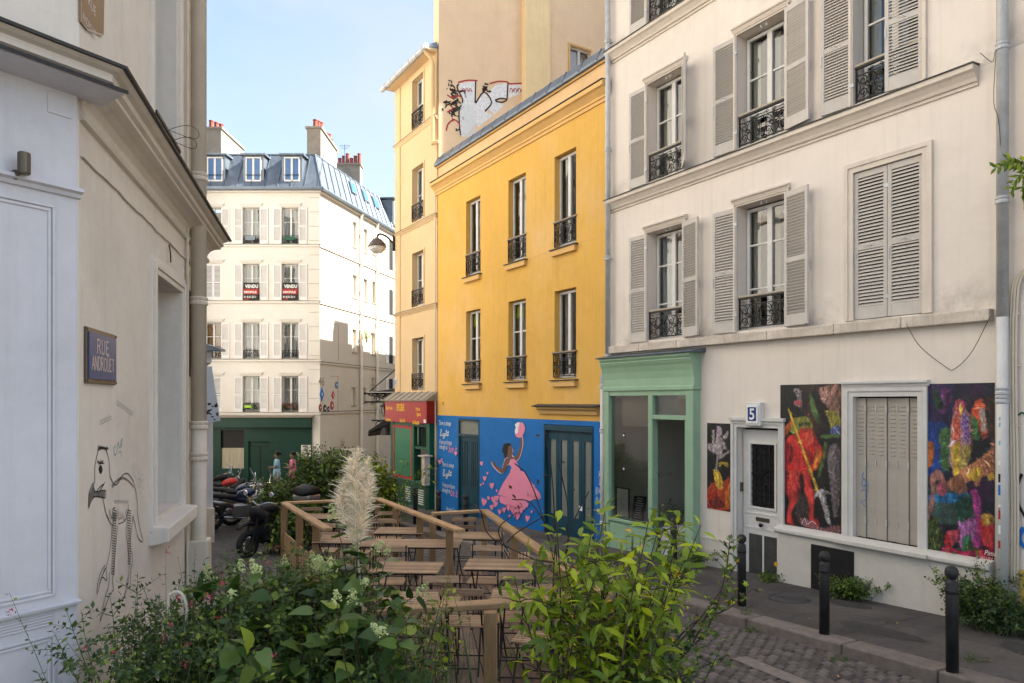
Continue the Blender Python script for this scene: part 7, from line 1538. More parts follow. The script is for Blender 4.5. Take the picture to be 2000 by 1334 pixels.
# ---------------- people ----------------
def person(x,y,lab,shirt,short,rot,pose,h=1.66,bag=False,skin=(.30,.17,.11),dress=False):
    z=road_z(x,y);t=local_thing('person',lab,'person',x,y,z,rot)
    sk=mat('skin',skin,.6);k=h/1.7
    # local: faces +x
    J={'pel':(0,0,.93),'waist':(0,0,1.08),'chest':(.01,0,1.28),'neck':(.02,0,1.46),'head0':(.035,0,1.54),'head1':(.03,0,1.68),
       'hl':(0,.09,.90),'hr':(0,-.09,.90),'kl':(.10,.09,.50),'kr':(-.02,-.09,.50),'al':(.02,.09,.08),'ar':(-.22,-.09,.13),'fl':(.16,.1,.03),'fr':(-.10,-.1,.02),
       'sl':(.01,.19,1.41),'sr':(.01,-.19,1.41),'el':(.0,.24,1.14),'er':(.02,-.24,1.14),'wl':(.20,.20,1.12),'wr':(.22,-.18,1.20 if pose else 1.05),'dl':(.27,.18,1.14),'dr':(.29,-.15,1.26 if pose else 1.06)}
    E=[('pel','waist'),('waist','chest'),('chest','neck'),('neck','head0'),('head0','head1'),('pel','hl'),('pel','hr'),('hl','kl'),('hr','kr'),('kl','al'),('kr','ar'),('al','fl'),('ar','fr'),('chest','sl'),('chest','sr'),('sl','el'),('sr','er'),('el','wl'),('er','wr'),('wl','dl'),('wr','dr')]
    Rr={'pel':.13,'waist':.11,'chest':.13,'neck':.05,'head0':.075,'head1':.085,'hl':.09,'hr':.09,'kl':.055,'kr':.055,'al':.036,'ar':.036,'fl':.03,'fr':.03,'sl':.06,'sr':.06,'el':.04,'er':.04,'wl':.027,'wr':.027,'dl':.035,'dr':.035}
    def skin_obj(name,keys,edges,grow,m,root,parent,cut=None):
        ks=[q for q in J if q in keys];me=bpy.data.meshes.new(name);me.from_pydata([Vector(J[q])*k for q in ks],[(ks.index(a),ks.index(b)) for a,b in edges if a in keys and b in keys],[])
        o=bpy.data.objects.new(name,me);COL.objects.link(o);o.parent=parent;o.modifiers.new('skin','SKIN');
        for i,q in enumerate(ks):
            s=me.skin_vertices[0].data[i];r=Rr[q]*k+grow;s.radius=(r,r*(.75 if q in('pel','waist','chest') else 1));s.use_root=(q==root)
        o.modifiers.new('sub','SUBSURF').levels=2;o.modifiers['sub'].render_levels=2;me.materials.append(m);return o
    body=skin_obj('body',set(J),E,0,sk,'pel',t)
    skin_obj('shirt',{'pel','waist','chest','sl','sr','el','er'} if dress else {'waist','chest','sl','sr','el','er','pel'},E,.028,M[shirt],'pel',t)
    q=MB();q.lathe([(.15*k,.62*k),(.16*k,.75*k),(.155*k,.9*k),(.13*k,1.05*k)],(0,0,0),14) if dress else q.lathe([(.13*k,.58*k),(.16*k,.75*k),(.16*k,.9*k),(.12*k,1.05*k)],(0,0,0),14)
    o=obj('shorts',q,M[short],None,org=(0,0,0),smooth=True);o.parent=t;o.location=(0,0,0)
    q=MB();q.lathe([(.03*k,1.59*k),(.088*k,1.62*k),(.098*k,1.68*k),(.09*k,1.74*k),(.04*k,1.785*k),(.005,1.79*k)],(-.015,0,0),14);q.lathe([(.02,1.60*k),(.055*k,1.64*k),(.05*k,1.70*k),(.01,1.73*k)],(-.12*k,0,0),10);o=obj('hair',q,M['black'],None,org=(0,0,0),smooth=True);o.parent=t;o.location=(0,0,0)
    q=MB();q.lathe([(.004,.135*k),(.016,.11*k),(.02,.09*k)],(0,0,1.61*k),6,'x')
    for s in(-1,1): q.lathe([(.022,s*.085*k),(.02,s*.098*k)],(.02,0,1.61*k),8,'y')
    o=obj('face',q,sk,None,org=(0,0,0));o.parent=t;o.location=(0,0,0);q=MB()
    for s in(-1,1): q.box(.108*k,.118*k,s*.032-.008,s*.032+.008,1.635*k,1.645*k)
    q.box(.105*k,.115*k,-.02,.02,1.565*k,1.572*k);o=obj('features',q,M['black'],None,org=(0,0,0));o.parent=t;o.location=(0,0,0)
    q=MB()
    for hh in('dl','dr'):
        c=Vector(J[hh])*k
        for f in range(4): a=c+Vector((.02,-.03+.02*f,0));q.tube([a,a+Vector((.04,0,.005)),a+Vector((.065,0,-.02))],[.010,.009,.007],5)
        q.tube([c+Vector((0,.03,.01)),c+Vector((.03,.05,.02))],[.011,.008],5)
    o=obj('fingers',q,sk,None,org=(0,0,0));o.parent=t;o.location=(0,0,0)
    q=MB()
    for hh in('fl','fr'): c=Vector(J[hh])*k;q.cbox(c.x-.16,c.x+.09,c.y-.045,c.y+.045,max(0,c.z-.03),c.z+.05,.02)
    o=obj('shoe',q,M['white'],None,org=(0,0,0));o.parent=t;o.location=(0,0,0)
    if bag:
        b=local_thing('shoulder_bag','small black bag on the hip of the walker in pale blue','bag',0,0,0);q=MB();q.cbox(-.14,.12,-.25,-.16,.80,1.0,.02);o=obj('body',q,M['black'],None,org=(0,0,0));o.parent=b;o.location=(0,0,0);q=MB();q.tube(curve([(0,-.2,1.0),(.05,-.17,1.25),(.03,.1,1.45),(-.06,.2,1.4)]),.01,5);o=obj('strap',q,M['black'],None,org=(0,0,0));o.parent=b;o.location=(0,0,0);b.location=(x,y,z);b.rotation_euler=(0,0,rot)
    return t
M['shirt_blue']=mat('pale_blue_cloth',(.30,.52,.66),.9,var=.06);M['shirt_pink']=mat('pink_cloth',(.75,.22,.36),.9,var=.06)
person(X_(541,28.5),28.5,'dark haired walker in a loose pale blue shirt carrying a black bag','shirt_blue','shirt_blue',R_(195),0,bag=True,dress=True)
person(X_(572,28.3),28.3,'dark haired woman in a pink top and shorts looking at her hand','shirt_pink','shirt_pink',R_(190),1,h=1.66)
# bins behind the shrubs
bn_=local_thing('wheeled_bin','dark wheeled bin hidden behind shrubs beside the grocery','bin',X_(748,20),20,walk_z(0,20));mb=MB();mb.prism([(-.27,0),(.27,0),(.33,1.0),(-.33,1.0)],-.3,.3,'y');o=obj('body',mb,M['lead'],None,org=(0,0,0));o.parent=bn_;o.location=(0,0,0);mb=MB();mb.cbox(-.35,.35,-.34,.34,1.0,1.07,.02);o=obj('lid',mb,M['black'],None,org=(0,0,0));o.parent=bn_;o.location=(0,0,0)
wf=local_thing('timber_frame','pale bare timber frame standing among the far shrubs','planter frame',X_(680,19.5),19.5,road_z(0,19.5))
mb=MB();mb.cbox(-.22,-.17,-.03,.03,0,Z_(880,19.5)-road_z(0,19.5),.005);mb.cbox(-.22,.20,-.03,.03,Z_(880,19.5)-road_z(0,19.5),Z_(880,19.5)-road_z(0,19.5)+.05,.005);o=obj('bar',mb,M['pipe_cream'],None,org=(0,0,0));o.parent=wf;o.location=(0,0,0)
mb=MB();mb.lathe([(.05,0),(.07,.12)],(.25,0,Z_(885,19.5)-road_z(0,19.5)),10);o=obj('yellow_cup',mb,M['leaf_lime'],None,org=(0,0,0));o.parent=wf;o.location=(0,0,0)

# ---------------- plants ----------------
def tmpl(kind):
    if kind=='oval':   # pointed, folded on the midrib
        V=[(0,0,0),(.35,.22,.05),(.35,0,0),(.35,-.22,.05),(.72,.17,.0),(.72,0,-.03),(.72,-.17,0),(1,0,-.10)];F=[(0,2,1),(0,3,2),(1,2,5,4),(2,3,6,5),(4,5,7),(5,6,7)]
    elif kind=='lance':
        V=[(0,0,0),(.3,.15,.05),(.3,0,.0),(.3,-.15,.05),(.65,.16,.02),(.65,0,-.04),(.65,-.16,.02),(1,0,-.16)];F=[(0,2,1),(0,3,2),(1,2,5,4),(2,3,6,5),(4,5,7),(5,6,7)]
    elif kind=='heart':
        V=[(0,0,0),(-.06,.22,.03),(.12,.42,.05),(.25,0,.02),(-.06,-.22,.03),(.12,-.42,.05),(.45,.38,.02),(.5,0,-.01),(.45,-.38,.02),(.75,.2,-.07),(.75,0,-.08),(.75,-.2,-.07),(1.02,0,-.22)]
        F=[(0,3,1),(1,3,2),(0,4,3),(4,5,3),(2,3,7,6),(3,5,8,7),(6,7,10,9),(7,8,11,10),(9,10,12),(10,11,12)]
    elif kind=='small':
        V=[(0,0,0),(.5,.28,.06),(1,0,-.05),(.5,-.28,.06)];F=[(0,3,1),(3,2,1)]
    elif kind=='lobed':
        V=[(0,0,0),(.15,.35,.03),(.35,.18,.0),(.55,.42,.0),(.6,.14,-.02),(1,0,-.1),(.6,-.14,-.02),(.55,-.42,0),(.35,-.18,0),(.15,-.35,.03),(.35,0,.02)]
        F=[(0,10,2,1),(10,4,3,2),(10,5,4),(10,6,5),(10,8,7,6),(0,9,8,10)]
    elif kind=='blade':
        V=[(0,.5,0),(0,-.5,0),(1,0,0)];F=[(0,1,2)]
    return np.array(V,float),F
def leaf_mesh(name,kind,P,D,U,S,m):
    V,F=tmpl(kind);n=len(P);P=np.array(P,float);D=np.array(D,float);U=np.array(U,float);S=np.array(S,float)
    D/=np.linalg.norm(D,axis=1)[:,None]+1e-9;W=np.cross(U,D);W/=np.linalg.norm(W,axis=1)[:,None]+1e-9;N=np.cross(D,W)
    k=len(V);co=P[:,None,:]+S[:,None,None]*(V[None,:,0:1]*D[:,None,:]+V[None,:,1:2]*W[:,None,:]+V[None,:,2:3]*N[:,None,:])
    me=bpy.data.meshes.new(name);li=np.concatenate([np.array(f) for f in F]);ln=np.array([len(f) for f in F])
    loops=(li[None,:]+(np.arange(n)*k)[:,None]).ravel();tot=np.tile(ln,n)
    me.vertices.add(n*k);me.vertices.foreach_set('co',co.ravel());me.loops.add(len(loops));me.loops.foreach_set('vertex_index',loops.astype(np.int32));me.polygons.add(len(tot))
    me.polygons.foreach_set('loop_start',np.concatenate([[0],np.cumsum(tot)[:-1]]).astype(np.int32));me.polygons.foreach_set('loop_total',tot.astype(np.int32));me.update(calc_edges=True)
    a=me.attributes.new('rnd','FLOAT','FACE');a.data.foreach_set('value',np.repeat(rng.random(n),len(F)).astype(np.float32));me.materials.append(m);return me
LEAFOBJ={}
def leaf_proto(kind,m,i):
    k=(kind,m.name,i)
    if k not in LEAFOBJ:
        me=leaf_mesh('leaf',kind,[(0,0,0)],[(1,0,0)],[(0,0,1)],[1.],m);a=me.attributes['rnd'];a.data.foreach_set('value',[(.12,.3,.5,.7,.9)[i]]*len(me.polygons));LEAFOBJ[k]=me
    return LEAFOBJ[k]
def shrub(name,label,cat,base,stems,kind,size,leafm,stemm='bark',step=.03,br=(5,.25),droop=.25,indiv=0,group=None,sr=.008,branch_leaf=True,up=.6,skipl=.15,second=None,lj=.35):
    """stems: (azimuth, lean, height). Leaves sit along side shoots."""
    t=local_thing(name,label,cat,base[0],base[1],base[2],0,group);sm=MB();P=[];D=[];U=[];S=[];tips=[]
    for st in stems:
        ox,oy=(st[3],st[4]) if len(st)>3 else (random.gauss(0,.05),random.gauss(0,.05));az,lean,h=st[:3];n=9;pts=[];p=Vector((ox,oy,0));d=Vector((math.cos(az)*lean,math.sin(az)*lean,1)).normalized();L_=h/n/max(.5,d.z)
        for i in range(n+1):
            pts.append(p.copy());d=(d+Vector((random.gauss(0,.06),random.gauss(0,.06),random.gauss(0,.03)-droop*.12*(i/n)*lean))).normalized();p=p+d*L_
        sm.tube(pts,[sr*(1-.75*i/n) for i in range(n+1)],5,False);tips.append((pts[-1],d))
        paths=[(pts[3:],1)]
        for b in range(br[0]):
            i=random.randint(2,n-1);a=random.uniform(0,6.28);bd=Vector((math.cos(a),math.sin(a),random.uniform(.2,.9))).normalized();bl=br[1]*random.uniform(.5,1.1)*(1.2-.5*i/n);q=pts[i].copy();bp=[q.copy()]
            for k in range(5): bd=(bd+Vector((random.gauss(0,.12),random.gauss(0,.12),random.gauss(0,.1)-droop*.15))).normalized();q=q+bd*bl/5;bp.append(q.copy())
            sm.tube(bp,[sr*.5*(1-.7*k/5) for k in range(6)],4,False);paths.append((bp,0));tips.append((bp[-1],bd))
        for pth,main in paths:
            acc=0;ph=random.uniform(0,6.28)
            for a,b in zip(pth,pth[1:]):
                seg=(b-a).length;ax=(b-a).normalized();u0=0
                while acc+ (seg-u0)>step:
                    u0+=step-acc;acc=0;ph+=2.4
                    if random.random()<skipl: continue
                    q=a+ax*u0;o=ax.orthogonal().normalized();o=Matrix.Rotation(ph,3,ax)@o;dd=(o+ax*.45+Vector((0,0,random.uniform(-.35,.25)-droop*.5))).normalized()
                    nn=(ax*up+Vector((random.gauss(0,lj),random.gauss(0,lj),.8))).normalized();P.append(q+dd*size*.12);D.append(dd);U.append(nn);S.append(size*random.uniform(.55,1.15))
                acc+=seg-u0
    if sm.v: 
        o=obj('stem',sm,M[stemm],None,org=(0,0,0),fix=False,smooth=True);o.parent=t;o.location=(0,0,0)
    idx=list(range(len(P)));mats_=leafm if isinstance(leafm,(list,tuple)) else [leafm]
    if indiv:
        B=Vector(base);cl=[]
        for i in idx:
            w_=B+P[i]
            u=HU+FP*w_.x/max(w_.y,.1);v=HV+FP*(EZ-w_.z)/max(w_.y,.1)
            if 0<u<2000 and 0<v<1334: cl.append((S[i]/w_.y,i))
        cl.sort(reverse=True);sel=set(i for _,i in cl[:indiv])
        for i in sel:
            d=D[i];w_=U[i].cross(d).normalized();nn=d.cross(w_);R=Matrix((d,w_,nn)).transposed().to_4x4();o=inst('leaf',leaf_proto(kind,M[random.choice(mats_)],random.randint(0,4)),t,P[i],R.to_euler(),(S[i],)*3,local=True)
        idx=[i for i in idx if i not in sel]
    groups={}
    for i in idx: groups.setdefault(random.choice(mats_),[]).append(i)
    for mn,ii in groups.items():
        me=leaf_mesh('foliage',kind,[P[i] for i in ii],[D[i] for i in ii],[U[i] for i in ii],[S[i] for i in ii],M[mn]);o=inst('foliage',me,t,(0,0,0),local=True);o['kind']='stuff'
    return t,tips
def mkstems(n,h,spread,lean=.35,hj=.25):
    return [(random.uniform(0,6.28),random.uniform(0,lean),h*random.uniform(1-hj,1.0),random.uniform(-1,1)*spread[0],random.uniform(-1,1)*spread[1]) for _ in range(n)]
def gz(x,y): return road_z(x,y)
# planting bed
def planter(x0,x1,y0,y1,h,lab):
    cx,cy=(x0+x1)/2,(y0+y1)/2;z=gz(cx,cy);t=thing('planter',lab,'planter',WORLD,(cx,cy,z));n=3
    for k in range(n):
        a,b=z-.1+(h+.1)*k/n,z-.1+(h+.1)*(k+1)/n-.008
        for w_ in((x0,x1,y0,y0+.03),(x0,x1,y1-.03,y1),(x0,x0+.03,y0+.03,y1-.03),(x1-.03,x1,y0+.03,y1-.03)): q=MB();q.cbox(*w_,a,b,.004);obj('board',q,M['post'],t)
    q=MB();q.add([(x0+.03,y0+.03,z+h-.06),(x1-.03,y0+.03,z+h-.06),(x1-.03,y1-.03,z+h-.06),(x0+.03,y1-.03,z+h-.06)],[(0,1,2,3)]);o=obj('soil',q,M['soil'],t,fix=False,kind='stuff');return z+h-.06
zA=planter(-2.35,-1.12,3.2,5.0,.45,'timber planter box against the left house under the low flowering plants')
zB=planter(-1.10,-.25,3.3,4.7,.5,'timber planter box at the near end of the terrace full of hydrangea')
zD=planter(.22,1.25,3.3,4.6,.45,'timber planter box at the right under the bright green shrub')
def topz(v,y): return EZ-(v-HV)*y/FP
# A: small leaved mound + salvias by the left wall
t,tips=shrub('flowering_plant','low mound of tiny dark leaves against the left house wall','plant',(-1.75,4.1,zA),mkstems(95,topz(1150,4.1)-zA,(.58,.6),.3),'small',.042,['leaf_dark','leaf_blue','leaf_dark','leaf_mid'],'stemg',.013,(10,.26),.2,sr=.005)
t,tips=shrub('flowering_plant','feathery green plant beside the deep window foot','plant',(-1.35,4.5,zA),mkstems(75,topz(1060,4.5)-zA,(.33,.4),.3),'small',.046,['leaf_mid','leaf_dark','leaf_dark'],'stemg',.015,(10,.28),.2,sr=.005)
def flower_head(kind):
    mb=MB()
    if kind=='salvia':
        for k in range(9):
            a=random.uniform(0,6.28);z=random.uniform(0,.035);r=random.uniform(.004,.014);x,y=r*math.cos(a),r*math.sin(a);mb.add([(x,y,z),(x+.008*math.cos(a),y+.008*math.sin(a),z+.012),(x-.006*math.sin(a),y+.006*math.cos(a),z+.008)],[(0,1,2)])
    else:
        for k in range(75):
            z=random.random();r=.055*(1-z*.75)*math.sqrt(random.random());a=random.uniform(0,6.28);c=Vector((r*math.cos(a),r*math.sin(a),z*.11));n=(c-Vector((0,0,.03))+Vector([random.gauss(0,.02) for _ in range(3)])).normalized();o=n.orthogonal().normalized();w_=n.cross(o);s=.0095
            mb.add([c+o*s,c+w_*s,c-o*s,c-w_*s],[(0,1,2,3)])
    return mb
FH={k:[flower_head(k).mesh('flower_head') for _ in range(3)] for k in('salvia','hyd')}
for m_ in FH['salvia']: m_.materials.append(M['flower_pink'])
for m_ in FH['hyd']: m_.materials.append(M['flower_white'])
def flowers(t,tips,kind,n,name='flower_head',s=1,up=True,filt=None):
    c=[q for q in tips if (filt is None or filt(q[0]))];random.shuffle(c)
    for p,d in c[:n]: 
        dd=(d+Vector((0,0,.5))).normalized();inst(name,random.choice(FH[kind]),t,p,dd.to_track_quat('Z','Y').to_euler(),(s*random.uniform(.7,1.2),)*3,local=True)
sal,tp=shrub('salvia','tall thin salvia stalks with small pink flowers by the left wall','plant',(-1.7,4.0,zA),[(random.uniform(0,6.28),random.uniform(.05,.4),topz(random.choice((1085,1110,1150,1200)),4.0)-zA,random.uniform(-.38,.55),random.uniform(-.6,.6)) for _ in range(26)],'small',.022,['leaf_mid','leaf_dark'],'stemg',.03,(1,.1),.1,sr=.0035)
flowers(sal,tp,'salvia',30,s=1.1)
# twig hoop
q=MB();x,y=X_(345,4.2),4.2;q.tube(curve([(x-.05,y,zA),(x-.05,y,topz(1200,4.2)),(x-.03,y,topz(1160,4.2)),(x+.03,y,topz(1160,4.2)),(x+.06,y,topz(1190,4.2)),(x+.05,y,topz(1240,4.2))],5),.009,6);tag(obj('cane_hoop',q,M['pipe_cream'],None),'bent brown cane hoop among the plants by the left wall','cane')
# B: hydrangea with large heart leaves
hyd=[]
for k,(x,y,vt,n,lab,ind) in enumerate(((X_(455,4.4),4.4,1085,12,'hydrangea bush with lime white flower cones left of the pampas plume',120),(X_(650,4.15),4.15,1015,13,'tallest hydrangea bush with a lime flower cluster left of the plume',170),(X_(750,4.0),4.0,1085,13,'broad dark leaved bush below the terrace tables',170),(X_(560,3.8),3.8,1175,13,'low dark leaved bush in the middle foreground',100))):
    h=topz(vt,y)-zB
    t,tips=shrub('hydrangea',lab,'bush',(x,y,zB),mkstems(n,h,(.14,.22),.24,.4),'heart',.115,['leaf_big','leaf_dark','leaf_big','leaf_mid'],'bark',.050,(5,.24),.35,indiv=ind,sr=.008,group=None,lj=.3,up=.3)
    if k<3: flowers(t,tips,'hyd',[14,16,4,0][k],s=.8,filt=lambda p,h=h:p.z>h*.72)
t,tips=shrub('flowering_plant','fine leaved filler with pink buds between the hydrangeas','plant',(-1.12,4.0,zB),mkstems(90,topz(1215,3.8)-zB,(.48,.25),.4,.35),'small',.034,['leaf_dark','leaf_dark','leaf_blue','leaf_mid'],'stemg',.015,(9,.25),.2,sr=.004);flowers(t,tips,'salvia',20,s=1.1)
t,tips=shrub('flowering_plant','pale green plant cascading right of the hydrangea flowers','plant',(X_(845,4.6),4.6,zB),mkstems(9,topz(1105,4.6)-zB,(.06,.15),.35,.3),'small',.045,['leaf_lime','leaf_mid'],'stemg',.03,(6,.2),.3,sr=.004);flowers(t,tips,'hyd',7,s=.5)
# pampas grass
px_,py_=X_(697,4.3),4.3
PG=local_thing('pampas_grass','tall cream pampas plume on a thin stalk in the middle of the picture','pampas grass',px_,py_,zB)
zt_=topz(1065,py_)-zB;ztt=topz(878,py_)-zB
q=MB();ax=curve([(.06,.0,0),(.05,0,zt_*.5),(0,0,zt_),(-.02,0,(zt_+ztt)/2),(.01,0,ztt-.02)],6);q.tube(ax,[.010*(1-.8*i/len(ax)) for i in range(len(ax))],6);o=obj('stalk',q,M['pipe_cream'],None,org=(0,0,0));o.parent=PG;o.location=(0,0,0)
V=[];F=[]
H=ztt-zt_
lobes=[(-.06,.02,.80,.036),(-.02,-.02,.90,.035),(.02,.0,1.0,.034),(.05,.02,.90,.032),(-.085,.0,.72,.028),(.07,-.02,.74,.030),(.0,.05,.85,.04)]
for k in range(5600):
    lx_,ly_,lt,lr=random.choice(lobes);u=random.random()**.8;z=zt_+H*u*lt
    k1=min(1,u*1.8);cxp=Vector((lx_*k1+.02*math.sin(u*5+lx_*40),ly_*k1,z));a=random.uniform(0,6.28)
    env=lr*math.sin(min(1,.16+u*.86)*math.pi*.95)**.6;L_=env*random.uniform(.6,2.0)*(1 if random.random()<.9 else 1.7)
    p=cxp;d=Vector((math.cos(a),math.sin(a)*.8,random.uniform(.8,4.0))).normalized();pp=[p]
    for s_ in range(4): d=(d+Vector((random.gauss(0,.16)+(.05 if lx_>0 else -.07),random.gauss(0,.14),-.22))).normalized();p=p+d*L_*.40;pp.append(p)
    w_=random.uniform(.0010,.0024);sd=d.orthogonal().normalized()
    b=len(V)
    for i,pt in enumerate(pp): ww=w_*(1-.7*i/4);V+=[tuple(pt-sd*ww),tuple(pt+sd*ww)]
    F+=[(b+2*i,b+2*i+1,b+2*i+3,b+2*i+2) for i in range(4)]
q=MB();q.add(V,F);o=obj('plume',q,M['plume'],None,org=(0,0,0),fix=False,kind='stuff');at_=o.data.attributes.new('rnd','FLOAT','FACE');at_.data.foreach_set('value',np.repeat(rng.random(len(F)//4),4).astype(np.float32));o.parent=PG;o.location=(0,0,0)
def blades(t,n,L_,spread,m,lean=.5,w_=.006,base=(0,0,0),name='blade_tuft'):
    V=[];F=[];
    for k in range(n):
        a=random.uniform(0,6.28);p=Vector(base)+Vector((random.gauss(0,spread),random.gauss(0,spread),0));d=Vector((math.cos(a)*random.uniform(.05,lean),math.sin(a)*random.uniform(.05,lean),1)).normalized();ll=L_*random.uniform(.6,1.1);sd=Vector((-math.sin(a),math.cos(a),0));b=len(V);ns=7
        for i in range(ns+1):
            ww=w_*(1-(i/ns)**1.5)*.5+.0003;V+=[tuple(p-sd*ww),tuple(p+sd*ww)];p=p+d*ll/ns;d=(d+Vector((math.cos(a)*.13*lean*2,math.sin(a)*.13*lean*2,-.14*(i/ns)))).normalized()
        F+=[(b+2*i,b+2*i+1,b+2*i+3,b+2*i+2) for i in range(ns)]
    me=bpy.data.meshes.new(name);me.from_pydata(V,[],F);at_=me.attributes.new('rnd','FLOAT','FACE');at_.data.foreach_set('value',np.repeat(rng.random(n),7).astype(np.float32));me.materials.append(M[m]);o=inst(name,me,t,(0,0,0),local=True);o['kind']='stuff';return o
blades(PG,60,1.1,.07,'blade',.5,.008)
for (x,y,vt,lab,n) in((X_(900,4.1),4.1,1075,'tuft of long blue green grass blades beside the front rail post',22),(X_(760,3.7),3.7,1180,'arching grass tuft in the centre foreground',70),(X_(840,3.6),3.6,1250,'short grass tuft at the bottom of the picture',24)):
    g=local_thing('grass_tuft',lab,'grass',x,y,zB);blades(g,n,topz(vt,y)-zB,.06,'blade',.35,.008)
# D: bright shrub at right
t,tips=shrub('citrus_shrub','bright lime green shrub with pointed leaves in front of the teal doors','bush',(X_(1150,4.0),4.0,zD),[(random.uniform(-1.9,1.7),random.uniform(.05,.35),(topz(985+random.randint(0,130),4.0)-zD),random.uniform(-.22,.16),random.uniform(-.15,.15)) for _ in range(25)],'lance',.108,['leaf_lime','leaf_lime','leaf_mid'],'bark',.026,(7,.24),.08,indiv=290,sr=.009,lj=.35,up=.4)
t,tips=shrub('citrus_shrub','second bright shrub just right of the first with some yellow leaves','bush',(X_(1215,4.3),4.3,zD),[(random.uniform(0,6.28),random.uniform(.05,.3),(topz(1025+random.randint(0,130),4.3)-zD),random.uniform(-.14,.14),random.uniform(-.1,.15)) for _ in range(14)],'lance',.085,['leaf_lime','leaf_lime','leaf_mid','leaf_yellow'],'bark',.032,(5,.22),.15,indiv=180,sr=.008,lj=.35,up=.4)
# E: rose bush with long shoots
def shoot(t,pts,r=.008,m='bramble',leaf='lobed',size=.05,step=.05,mats_=('leaf_mid','leaf_dark'),clusters=True):
    """an arching branch through given points with short leafy twigs"""
    pc=curve(pts,5);q=MB();q.tube(pc,[r*(1-.7*i/len(pc)) for i in range(len(pc))],5);P=[];D=[];U=[];S=[]
    for i in range(2,len(pc)):
        a=Vector(pc[i]);ax=(Vector(pc[i])-Vector(pc[i-1])).normalized()
        for k in range(2):
            if random.random()<.18: continue
            o=Matrix.Rotation(random.uniform(0,6.28),3,ax)@ax.orthogonal().normalized();dd=(o+ax*.5+Vector((0,0,.2))).normalized();L_=random.uniform(.04,.13);e=a+dd*L_;q.tube([a,e],[.0025,.0015],3,False)
            for j in range(random.randint(3,6)):
                p=a.lerp(e,(j+1)/6);P.append(p);D.append((dd*.5+Vector((random.gauss(0,.6),random.gauss(0,.6),random.gauss(0,.4)))).normalized());U.append(Vector((random.gauss(0,.4),random.gauss(0,.4),1)).normalized());S.append(size*random.uniform(.6,1.2))
    o=obj('branch',q,M[m],None,org=(0,0,0),fix=False,smooth=True);o.parent=t;o.location=(0,0,0);return P,D,U,S
ex,ey=X_(1290,4.7),4.7;zE=zD
ER=local_thing('rose_bush','sparse rose bush with long dark arching shoots over the cobbles','bush',ex,ey,zE)
allL=[[],[],[],[]]
def wp(u,v,y): return ((u-1000)/FP*y-ex,y-ey,EZ-(v-HV)*y/FP-zE)
for pts in ([(1250,1420,4.7),(1290,1300,4.75),(1350,1220,4.8),(1420,1190,4.9),(1470,1150,5.0)],[(1260,1420,4.7),(1300,1320,4.6),(1380,1230,4.7),(1415,1130,4.8),(1425,1060,4.85)],[(1240,1420,4.7),(1270,1250,4.6),(1310,1150,4.7),(1290,1080,4.8)],[(1230,1420,4.7),(1235,1300,4.5),(1260,1200,4.4),(1330,1130,4.5),(1350,1100,4.5)],[(1270,1420,4.7),(1330,1330,4.5),(1420,1280,4.5)],[(1220,1420,4.7),(1190,1300,4.7),(1225,1180,4.7),(1215,1110,4.8)],[(1250,1420,4.5),(1290,1330,4.3),(1350,1260,4.3),(1380,1200,4.3)],[(1250,1420,4.6),(1310,1280,4.9),(1390,1180,5.0),(1440,1100,5.1)],[(1240,1420,4.4),(1250,1290,4.3),(1300,1190,4.4)]):
    r=shoot(ER,[wp(*p) for p in pts],.009)
    for a,b in zip(allL,r): a+=b
for mn in('leaf_mid','leaf_dark','leaf_lime'):
    ii=[i for i in range(len(allL[0])) if hash((i*7))%3==('leaf_mid','leaf_dark','leaf_lime').index(mn)] if mn!='leaf_lime' else [i for i in range(len(allL[0])) if (i*7)%3==2 and i%2]
    if ii: o=inst('foliage',leaf_mesh('foliage','lobed',[allL[0][i] for i in ii],[allL[1][i] for i in ii],[allL[2][i] for i in ii],[allL[3][i] for i in ii],M[mn]),ER,(0,0,0),local=True);o['kind']='stuff'
for k in range(14):
    i=random.randrange(len(allL[0]));inst('yellow_leaf',leaf_proto('lobed',M['leaf_yellow'],2),ER,allL[0][i],(random.uniform(-1,1),random.uniform(-1,1),random.uniform(0,6)),(.055,)*3,local=True)
t,tips=shrub('rose_bush','dense low rose foliage at the bottom between bright shrub and cobbles','bush',(X_(1240,4.1),4.1,zD),mkstems(30,topz(1190,4.1)-zD,(.34,.2),.4,.35),'lobed',.044,['leaf_mid','leaf_dark'],'bramble',.022,(8,.26),.2,sr=.005)
# bare dark twigs with withered leaves in front of the mural
q=MB();BT=local_thing('dry_twigs','bare dark twigs with a few brown withered leaves before the mural','twigs',X_(1085,5.9),5.9,gz(0,5.9)+.1);bx0=Vector((X_(1085,5.9),5.9,gz(0,5.9)+.1));zz=lambda u,v,y:tuple(Vector(((u-1000)/FP*y,y,EZ-(v-HV)*y/FP))-bx0)
for pts in([(1090,1180),(1085,1050),(1078,930),(1065,840)],[(1095,1150),(1060,1010),(1030,930),(1005,905)],[(1100,1100),(1120,1020),(1150,960)],[(1085,1060),(1040,985),(1000,975)],[(1105,1120),(1110,1000),(1090,900)],[(1060,1010),(1010,1040),(990,1060)],[(1060,1100),(960,1050),(940,1000),(925,985)],[(980,1060),(975,1030),(1010,1000)]):
    q.tube(curve([zz(u,v,5.6) for u,v in pts],5),.0045,4)
o=obj('twig',q,M['bramble'],None,org=(0,0,0),fix=False);o.parent=BT;o.location=(0,0,0)
M['leaf_brown']=leafmat('leaf_brown',(.10,.05,.02))
for (u,v) in((1020,990),(1000,955),(1030,960),(1065,845),(1055,850),(1060,930),(1050,935),(1000,965),(1120,960),(1010,985),(1100,905),(940,1002),(1045,975)):
    inst('withered_leaf',leaf_proto('oval',M['leaf_brown'],random.randint(0,4)),BT,zz(u,v,5.6),(random.uniform(-1,1),random.uniform(-1,2),random.uniform(0,6)),(.05,)*3,local=True)
